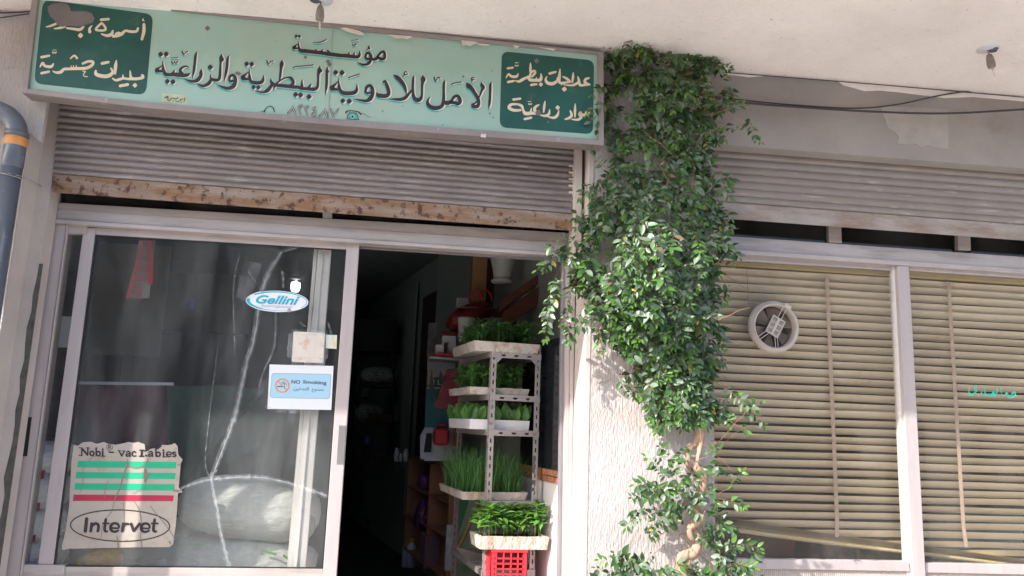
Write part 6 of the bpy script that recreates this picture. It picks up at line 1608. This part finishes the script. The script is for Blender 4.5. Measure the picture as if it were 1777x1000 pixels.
sb = thing('spray_bottle', at(740, 797, 2.6), 'white spray bottle with angled shoulders on the bookcase left of the jerrycan', 'bottle')
mb = MB(); mb.prism([at(x, y, 2.62) for x, y in ((729, 797), (729, 757), (737, 742), (742, 736), (752, 736), (756, 745), (756, 797))], (0, .09, 0)); mb.build('bottle', MAT['bottlewhite'], sb, bevel=.01)
mb = MB(); mb.slab((740, 752), (750, 752), (748, 785), (735, 785), 2.6, .006); mb.build('handle_gap', MAT['dark'], sb)
for i, (x, w, h_, l) in enumerate(((683, 8, 24, 'slim pale bottle with cap at the left end of the bookcase top'), (692, 5, 14, 'tiny white jar second from the left on the bookcase top'), (699, 9, 22, 'round white jar third from the left on the bookcase top'))):
    p = at(x + w / 2, 801, 3.6); r_ = (at(x + w, 801, 3.6).x - at(x, 801, 3.6).x) / 2; hh = at(x, 801 - h_, 3.6).z - p.z
    mb = MB(); mb.lathe([(.001, 0), (r_, 0), (r_, hh * .7), (r_ * .6, hh * .78), (r_ * .6, hh), (.001, hh)], p, 'Z', 14); o = mb.build('jar', MAT['bottlewhite'], None, smooth=True); tag(o, l, 'jar')

# low bookcase standing along the slanted side wall
bk = thing('bookcase', at(740, 990, 2.7), 'low orange-brown bookcase with bags and bottles, along the side wall behind the rack', 'bookcase')
BA = at(778, 900, 2.25); BA.z = 0
Bd = (Vector((-.21, 1, 0))).normalized()
def bpt(px): return on_ray_line(px, 900, BA, Bd)
topz = on_ray_line(760, 803, BA, Bd).z; botz = on_ray_line(772, 1008, BA, Bd).z
e0 = 0.0; L_ = (bpt(703) - BA); L_.z = 0; LB = L_.length
nB = Vector((Bd.y, -Bd.x, 0))      # towards the wall
def bbox(mb, u0, u1, v0, v1, z0, z1):
    lo = [BA + Bd * u0 + nB * v0, BA + Bd * u1 + nB * v0, BA + Bd * u1 + nB * v1, BA + Bd * u0 + nB * v1]
    lo = [Vector((p.x, p.y, 0)) for p in lo]
    mb.hexa([p + Vector((0, 0, z0)) for p in lo], [p + Vector((0, 0, z1)) for p in lo])
for (u0, u1) in ((0, .022), (LB * .42, LB * .42 + .022), (LB - .022, LB)):
    mb = MB(); bbox(mb, u0, u1, 0, .3, botz, topz - .0205); mb.build('upright', MAT['shelfwood'], bk)
for k, z in enumerate((0, .36, .66)):
    mb = MB(); zz = botz + (topz - botz) * z; bbox(mb, .0225, LB * .42 - .0005, .003, .3, zz, zz + .018); bbox(mb, LB * .42 + .0225, LB - .0225, .003, .3, zz, zz + .018); mb.build('shelf', MAT['shelfwood'], bk)
mb = MB(); bbox(mb, -.01, LB + .01, -.01, .31, topz - .02, topz); mb.build('top', MAT['wood'], bk)
mb = MB(); bbox(mb, 0, LB, .301, .31, botz, topz - .021); mb.build('back', MAT['wood'], bk)
mb = MB(); bbox(mb, -.006, -.0005, .0, .30, botz - .05, topz - .03); mb.build('end_panel', MAT['shelfwood'], bk)
def bc(px, py, off=.05):
    p = on_ray_line(px, py, BA + nB * off, Bd); return p
sackmesh(bc(738, 835), .14, .17, .15, MAT['purple'], 'snack_bag', 'purple foil bag on the upper shelf of the bookcase', 'bag', rz=.2, seed=3, bump_=.15)
sackmesh(bc(732, 893), .12, .22, .28, MAT['purple'], 'snack_bag', 'tall purple and yellow bag leaning left on the middle shelf of the bookcase', 'bag', rz=.2, ry=.2, seed=4, bump_=.12)
sackmesh(bc(746, 893), .10, .16, .26, M('magenta_packaging', (.22, .03, .12), .3, var=.4, vscale=18, dirt=(.6, .45, .05), dscale=12, dlo=.62, dhi=.64), 'snack_bag', 'magenta bag to the right of the leaning purple bag in the bookcase', 'bag', rz=.2, ry=.05, seed=5, bump_=.12)
for i, (px, w, m_, l) in enumerate(((707, .05, MAT['bottlewhite'], 'white bottle at the left on the bottom shelf of the bookcase'), (714, .045, MAT['bottleyellow'], 'yellow-topped white bottle on the bottom shelf of the bookcase'))):
    p = bc(px, 958); t_ = thing('bottle', p, l, 'bottle', 'bottles in the bookcase')
    mb = MB(); mb.lathe([(.001, -.14), (w, -.14), (w, .05), (w * .5, .085), (w * .5, .1), (.001, .1)], p, 'Z', 16); mb.build('bottle_body', MAT['bottlewhite'], t_, smooth=True)
    mb = MB(); mb.lathe([(w * .55, .085), (w * .55, .125), (.001, .126)], p, 'Z', 12); mb.build('cap', m_, t_, smooth=True)
o = MB().obox(bc(746, 955), .14, .2, .28, rz=.2).build('pink_carton', M('dull_pink_carton', (.22, .12, .13), .6, var=.15), None, bevel=.006); tag(o, 'dull pink carton on the bottom shelf at the right of the bookcase', 'carton')
o = MB().obox(at(779, 950, 1.95), .05, .04, .33, rz=.1).build('printed_carton', M('pale_patterned_carton', (.42, .41, .40), .6, var=.2, vscale=24, dirt=(.5, .36, .2), dscale=20, dlo=.58, dhi=.62), None, bevel=.004); tag(o, 'narrow pale patterned carton between bookcase and rack', 'carton')
# green and white leaning sheets behind the rack, broom handle
o = flat('leaning_sheet', [(800, 862), (816, 862), (803, 905), (795, 930)], 1.6, .01, M('bright_green_sheet', (.02, .24, .09), .5), None); tag(o, 'narrow bright green sheet leaning behind the rack under the onion tray', 'sheet')
o = flat('leaning_sheet', [(812, 862), (930, 862), (930, 1020), (790, 1020), (795, 930)], 1.75, .01, M('pale_green_film', (.26, .34, .25), .4, var=.25, vscale=3, dirt=(.08, .2, .04), dscale=3, dlo=.55, dhi=.7), None); tag(o, 'pale green plastic sheet behind the lower part of the rack', 'sheet')
o = MB().tube([at(838, 860, 1.5), at(795, 955, 1.5)], .011, 8).build('broom_handle', MAT['card'], None, smooth=True); tag(o, 'slanting wooden broom handle behind the lower rack', 'broom')
bw = thing('wooden_plank', at(840, 985, 1.0), 'grey weathered plank lying through the lower rack', 'plank')
MB().slab((789, 948), (835, 962), (880, 1000), (842, 1010), 1.05, .02).build('plank', M('weathered_grey_wood', (.16, .13, .115), .8, var=.25, vscale=20), bw)

# curtain strip, pier, door frame along the side wall
def wallstrip(px0, px1, ztop_, z0, off, mat, name, label, cat, kind=None):
    P0 = Vector((wallp(.35) - off, .35, 0)); a = on_ray_line(px1, 700, P0, WD); c = on_ray_line(px0, 700, P0, WD)
    n = Vector((.02, 0, 0)); lo = [Vector((a.x, a.y, z0)), Vector((c.x, c.y, z0)), Vector((c.x, c.y, z0)) + n, Vector((a.x, a.y, z0)) + n]
    o = MB().hexa(lo, [p + Vector((0, 0, ztop_ - z0)) for p in lo]).build(name, mat, None); return tag(o, label, cat, None, kind)
wallstrip(724, 746, 3.05, .9, .04, M('dark_brown_cloth', (.055, .018, .02), .9, var=.3, vscale=12), 'wall_hanging', 'long dark brown cloth hanging on the side wall left of the pale pier', 'cloth')
wallstrip(698, 711, 3.3, .5, .05, MAT['inwall'], 'door_jamb', 'pale vertical door jamb far back on the side wall', 'door jamb')
wallstrip(748, 1050, 3.46, .0, .03, M('interior_pier_paint', (.40, .41, .37), .8, var=.06), 'wall_pier', 'pale thickened part of the side wall behind the rack', 'wall')
# dark rack with white sacks at the back
br_ = thing('back_shelving', at(650, 700, 6), 'black shelving unit far back in the dark doorway with white sacks on it', 'shelving')
for (x0_, x1_) in ((619, 622), (680, 684)): MB().slab((x0_, 555), (x1_, 555), (x1_, 790), (x0_, 790), 6.0, .04).build('upright', MAT['dark'], br_)
for y in (605, 668, 732): MB().slab((617, y), (690, y), (690, y + 4), (617, y + 4), 6.0, .5).build('shelf', MAT['navy'], br_)
MB().slab((617, 555), (690, 555), (690, 606), (617, 606), 6.05, .4).build('black_crate', MAT['dark'], br_)
for i, (x, y, w, h_, l) in enumerate(((655, 652, 62, 30, 'greyish white printed sack on the upper level of the back shelving'), (640, 716, 50, 32, 'greyish white printed sack on the lower level of the back shelving'))):
    p = at(x, y, 6.1); w_ = at(x + w / 2, y, 6.1).x - at(x - w / 2, y, 6.1).x; hh = at(x, y - h_ / 2, 6.1).z - at(x, y + h_ / 2, 6.1).z
    sk_ = thing('printed_sack', p, l, 'sack', 'sacks on the back shelving')
    sackmesh(p, w_, .3, hh, M('grey_white_sack' + str(i), (.34, .33, .30), .6, var=.15, vscale=6), 'sack_body', '', '', seed=i + 8, parent=sk_)
    word('sack_print', [[(x - 14 + 4 * q_ + (q_ % 3), y - 5 + r_ * 5, .8), (x - 12 + 4 * q_ + (q_ % 3), y - 4 + r_ * 5 - (q_ % 2), .9)] for r_ in range(4) for q_ in range(7) if (q_ * 5 + r_ * 3) % 4], [], (0, 0), 1, sk_, Y=5.93, shade=False, mat=MAT['navy'])['kind'] = 'stuff'
bx_ = boxthing('water_bottle', (633, 757), (640, 772), 5.4, .08, MAT['bluething'], 'small bottle with blue base standing in the dark behind the doorway', 'bottle')
# white stair risers at the back
bs = thing('back_steps', at(668, 905, 8.2), 'flight of steps with pale grey risers far back in the dark shop', 'steps')
for k, (yt, yb, xl_, xl2, Y) in enumerate(((818, 838, 672, 664, 8.4), (847, 868, 658, 649, 8.1), (877, 899, 645, 635, 7.8))):
    MB().slab((xl_, yt), (712, yt), (712, yb), (xl2, yb), Y, .02).build('riser', M('pale_riser%d' % k, (.46, .46, .46), .7, var=.05), bs)
    a = at(xl2, yb + 1, Y - .01); c = at(712, yb + 1, Y - .01)
    MB().box(a.x, c.x, Y - .3, Y - .001, a.z - .03, a.z - .002).build('tread', MAT['dark'], bs)

# hanging lit lamp
lp = at(512, 506, 4.6)
lt = thing('ceiling_lamp', lp, 'lit white cylindrical lamp hanging inside the shop above the oval sticker', 'lamp')
rr = (at(520, 500, 4.6).x - at(504, 500, 4.6).x) / 2
mb = MB(); mb.lathe([(.001, -.005), (rr * .7, 0), (rr * .98, .03), (rr, .05), (rr * .98, .095), (rr * .9, .1), (.001, .101)], lp, 'Z', 20); mb.build('glowing_tube', MAT['lampglow'], lt, smooth=True)
mb = MB(); mb.tube([lp + Vector((0, 0, .101)), (lp.x, lp.y, 3.4)], .018, 8); mb.lathe([(.001, .13), (.10, .15), (.03, .19), (.02, .2)], lp, 'Z', 16); mb.build('fitting', MAT['fanblade'], lt, smooth=True)

# ================================================================== behind the cracked door
# sacks stacked at the bottom
def sackat(tl, br, Y, dep, mat, label, seed, group='white sacks stacked behind the door', ry=0.0, rz=0.0, pw=3.6, stripes=()):
    p = at(*tl, Y); q = at(*br, Y); c = (p + q) / 2; c.y = Y + dep / 2
    t = thing('white_sack', c, label, 'sack', group)
    o = sackmesh(c, q.x - p.x, dep, p.z - q.z, mat, 'sack_body', '', '', seed=seed, ry=ry, rz=rz, parent=t, pw=pw, bump_=.05)
    return t
t1 = sackat((300, 832), (545, 946), .52, .5, MAT['sack'], 'plump greenish white sack lying on another behind the lower right of the cracked pane', 1, ry=.10)
t2 = sackat((180, 940), (535, 1050), .50, .55, MAT['sack'], 'greenish white sack at the bottom of the pane under the plump one', 2)
t3 = sackat((105, 905), (320, 990), .62, .5, MAT['sack'], 'white sack behind the vaccine sticker', 3)
def greenmark(pts, t, Y): return flat('green_print', pts, Y, .002, MAT['sack_green'], t)
greenmark([(331, 941), (363, 942), (362, 948), (331, 947)], t2, .506); greenmark([(453, 954), (480, 960), (479, 964), (454, 959)], t2, .508); greenmark([(492, 962), (502, 968), (500, 973), (490, 965)], t2, .52)
sackmesh(at(532, 912, .62), .10, .2, .13, M('grey_sack_ear', (.45, .43, .38), .6, var=.2, vscale=9), 'sack_ear', 'greyish gathered end of the plump white sack near the door stile', 'sack', seed=9)
# packets behind the sacks
for i, (tl, br, m_, l) in enumerate((((386, 843), (412, 862), MAT['sack_green'], 'small bright green packet behind the plump white sack'), ((440, 838), (462, 858), MAT['navy'], 'dark blue packet behind the plump white sack'), ((462, 840), (484, 860), MAT['bluething'], 'bright blue packet behind the plump white sack'), ((462, 856), (490, 868), MAT['bottleyellow'], 'small yellow-green packet behind the plump white sack'))):
    boxthing('packet', tl, br, .98, .1, m_, l, 'packet', group='packets behind the sacks')
# gold bag, foil bags
sackmesh(at(172, 972, .42), .22, .10, .13, MAT['goldbag'], 'gold_bag', 'crumpled gold foil bag under the vaccine sticker', 'bag', seed=5, bump_=.3, ry=-.1)
for i, (y, l) in enumerate(((795, 'crumpled white foil bag with grey print, topmost behind the narrow left pane'), (850, 'crumpled bluish white foil bag second from the top behind the narrow left pane'), (905, 'crumpled bluish white foil bag third from the top behind the narrow left pane'), (960, 'crumpled bluish white foil bag lowest behind the narrow left pane'))):
    x = 72 - i * 8; c = at(x, y, .52); t_ = thing('foil_bag', c, l, 'bag', 'foil bags stacked behind the left pane')
    sackmesh(c, .36, .3, .20, MAT['foilbag'], 'bag_body', '', '', seed=i * 3 + 1, parent=t_, bump_=.14)
    if i < 3: flat('red_print', [(x - 18, y + 26), (x + 6, y + 22), (x + 4, y + 36), (x - 20, y + 38)], .395, .002, MAT['stripered'], t_)
boxthing('white_card', (92, 548), (132, 604), .62, .02, MAT['paper'], 'white card with dark spots high behind the narrow left pane', 'card')
# hanging red perforated strip
K7 = lambda x, y: (200 + x / 8.333, 410 + y / 8.333)
rs = thing('red_strip', at(245, 420, .50), 'red perforated plastic strip hanging inside the top left of the cracked door', 'strip')
L0 = [(350, 60), (545, 60)]; mb = MB(); nrow = 12
def strip_edge(t):
    # left edge drifts left, right edge stays then steps in
    yl = 60 + 850 * t; xl_ = 350 - 40 * min(1, t / .3) - 160 * max(0, (t - .3) / .7)
    xr_ = 545 if t < .72 else 380
    return xl_, xr_, yl
for k in range(nrow):
    t0, t1_ = k / nrow, (k + 1) / nrow; a = strip_edge(t0); c = strip_edge(t1_ - 1e-4); hgt = c[2] - a[2]
    xr0 = a[1]; xr1 = xr0; wl = 55; wr = 65 if xr0 > 400 else 20
    def Q(x0_, y0_, x1_, y1_, x2_, y2_, x3_, y3_): mb.quad(at(*K7(x0_, y0_), .50), at(*K7(x1_, y1_), .50), at(*K7(x2_, y2_), .50), at(*K7(x3_, y3_), .50))
    Q(a[0], a[2], a[0] + wl, a[2], c[0] + wl, c[2], c[0], c[2]); Q(xr0 - wr, a[2], xr0, a[2], xr1, c[2], xr1 - wr, c[2])
    ym = a[2] + hgt * .32; Q(a[0] + wl, a[2], xr0 - wr, a[2], xr0 - wr, ym, a[0] + wl, ym)
mb.build('perforated_strip', MAT['redpaper'], rs)
flat('backing_strip', [K7(340, 60), K7(575, 60), K7(490, 900), K7(200, 900)], .515, .003, M('dull_film', (.24, .22, .21), .5), rs)
# back panels and cloths seen through the pane
boxthing('pale_panel', (172, 420), (275, 620), 1.3, .03, MAT['greycard'], 'grey-beige board hanging behind the red strip', 'board')
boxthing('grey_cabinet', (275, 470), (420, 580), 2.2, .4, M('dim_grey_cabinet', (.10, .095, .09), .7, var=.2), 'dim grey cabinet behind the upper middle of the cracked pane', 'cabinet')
sackmesh(at(333, 532, 1.9), .085, .08, .12, MAT['bluething'], 'blue_balloon', 'small blue balloon in front of the dim cabinet', 'balloon', seed=1, bump_=.02, pw=2)
def cloth(name, pts, Y, mat, label, amp=.03):
    """hanging sheet over a quad of photo points with folds"""
    n = 24; m = 12; vs = []; fs = []
    for j in range(m + 1):
        for i in range(n + 1):
            u, v = i / n, j / m; a = lerp2(pts[0], pts[1], u); c = lerp2(pts[3], pts[2], u); q = lerp2(a, c, v)
            vs.append(at(q[0], q[1] + 2 * sin(u * 9), Y + amp * sin(u * 17 + v * 2) * (.4 + v) + amp * .6 * mnoise.noise(Vector((u * 4, v * 3, Y)))))
    for j in range(m):
        for i in range(n): a = j * (n + 1) + i; fs.append((a, a + 1, a + n + 2, a + n + 1))
    o = MB().add(vs, fs).build(name, mat, None, smooth=True); return tag(o, label, 'cloth')
cloth('dark_blue_cloth', [(235, 575), (430, 580), (425, 680), (225, 680)], 1.5, MAT['navy'], 'very dark blue cloth hanging in the middle behind the cracked pane')
cloth('maroon_cloth', [(132, 668), (300, 668), (295, 790), (120, 790)], .9, MAT['maroon'], 'maroon cloth draped under the pale rail left behind the cracked pane')
cloth('green_tarpaulin', [(290, 668), (462, 672), (440, 700), (295, 860)], .85, MAT['tarp'], 'dark green tarpaulin folded diagonally in the middle behind the cracked pane')
cloth('green_tarpaulin', [(300, 740), (462, 690), (455, 770), (320, 850)], 1.0, M('grey_green_film', (.05, .075, .065), .4, var=.3, vscale=5), 'greyer green plastic film under the green tarpaulin behind the cracked pane')
cloth('brown_cloth', [(455, 700), (548, 700), (545, 850), (430, 850)], 1.1, M('brown_grey_cloth', (.085, .065, .06), .7, var=.3, vscale=4), 'brown-grey cloth behind the no smoking notice')
o = MB().slab((128, 662), (300, 664), (300, 669), (128, 667), .84, .02).build('hanging_rail', MAT['bottlewhite'], None); tag(o, 'thin pale rail from which the maroon cloth hangs', 'rail')
boxthing('grey_carton', (200, 745), (262, 790), 1.1, .05, MAT['greycard'], 'plain grey card leaning above the vaccine sticker', 'card')
boxthing('white_carton', (398, 795), (440, 830), 1.15, .05, MAT['greycard'], 'grey and white carton piece behind the crack junction', 'carton')
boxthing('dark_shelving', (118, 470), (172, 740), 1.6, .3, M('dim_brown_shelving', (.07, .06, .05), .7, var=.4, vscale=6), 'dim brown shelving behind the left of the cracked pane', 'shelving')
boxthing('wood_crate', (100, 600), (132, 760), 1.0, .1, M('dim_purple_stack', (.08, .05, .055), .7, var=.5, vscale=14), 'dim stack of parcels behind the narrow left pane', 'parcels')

# things dimly seen under the right blind
boxthing('red_cabinet', (1250, 880), (1380, 1010), .75, .4, M('brown_red_cabinet', (.15, .05, .035), .6, var=.1), 'brown-red cabinet seen under the left end of the blind', 'cabinet')
boxthing('green_folder', (1640, 880), (1777, 960), .9, .2, M('dull_green_box', (.04, .13, .09), .6, var=.3), 'dull green box behind the lower right of the blind', 'box')

# ================================================================== the building across the street (seen only in reflections)
ob_ = thing('opposite_building', (0, -13, 0), 'grey-brown building across the street, opposite the shops', 'building')
MB().box(-16, 16, -17, -13, 0, 6.2).build('facade', MAT['opposite'], ob_)
for i in range(9):
    for k in range(2):
        x = -14.5 + i * 3.4; z = 1.0 + k * 3.0
        MB().box(x, x + 1.5, -13.02, -12.99, z, z + 1.6).build('window', MAT['opwin'], ob_)

random.seed(3)
cl = [(700, 800, 3.4), (711, 800, 3.3), (722, 799, 3.2), (735, 796, 2.75)]
for i, (x, y, Y) in enumerate(((634, 690, 5.8), (646, 735, 5.8), (668, 735, 5.8), (660, 790, 5.6), (640, 800, 5.6), (678, 812, 5.4))):
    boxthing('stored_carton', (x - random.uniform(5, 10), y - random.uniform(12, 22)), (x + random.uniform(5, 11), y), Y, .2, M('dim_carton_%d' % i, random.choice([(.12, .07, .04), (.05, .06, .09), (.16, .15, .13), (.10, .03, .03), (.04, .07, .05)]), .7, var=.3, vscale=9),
             ['small brown carton on the upper left of the dark back shelving', 'dim carton on the middle of the dark back shelving', 'dim carton right of centre on the back shelving', 'low carton on the floor before the back shelving', 'carton on the floor left before the back shelving', 'carton on the floor right, near the pale risers'][i], 'carton')
for i, (tl, br, Y, m_, l) in enumerate((((744, 560), (756, 618), 2.3, (.14, .13, .12), 'grey bottle pack at the left on the wall shelf'), ((783, 545), (800, 575), 2.4, (.05, .05, .06), 'black case beneath the red bag'), ((742, 640), (752, 668), 2.2, (.3, .28, .2), 'cream packet hanging under the wall shelf'), ((800, 640), (815, 668), 2.2, (.22, .2, .2), 'grey packet behind the second tray'), ((786, 700), (800, 730), 2.4, (.06, .09, .2), 'dark blue packet behind the third tray'), ((788, 742), (802, 775), 2.5, (.3, .12, .05), 'orange-brown packet right of the jerrycan'))):
    boxthing('packet', tl, br, Y, .12, M('packet_colour_%d' % i, m_, .5, var=.4, vscale=20), l, 'packet')
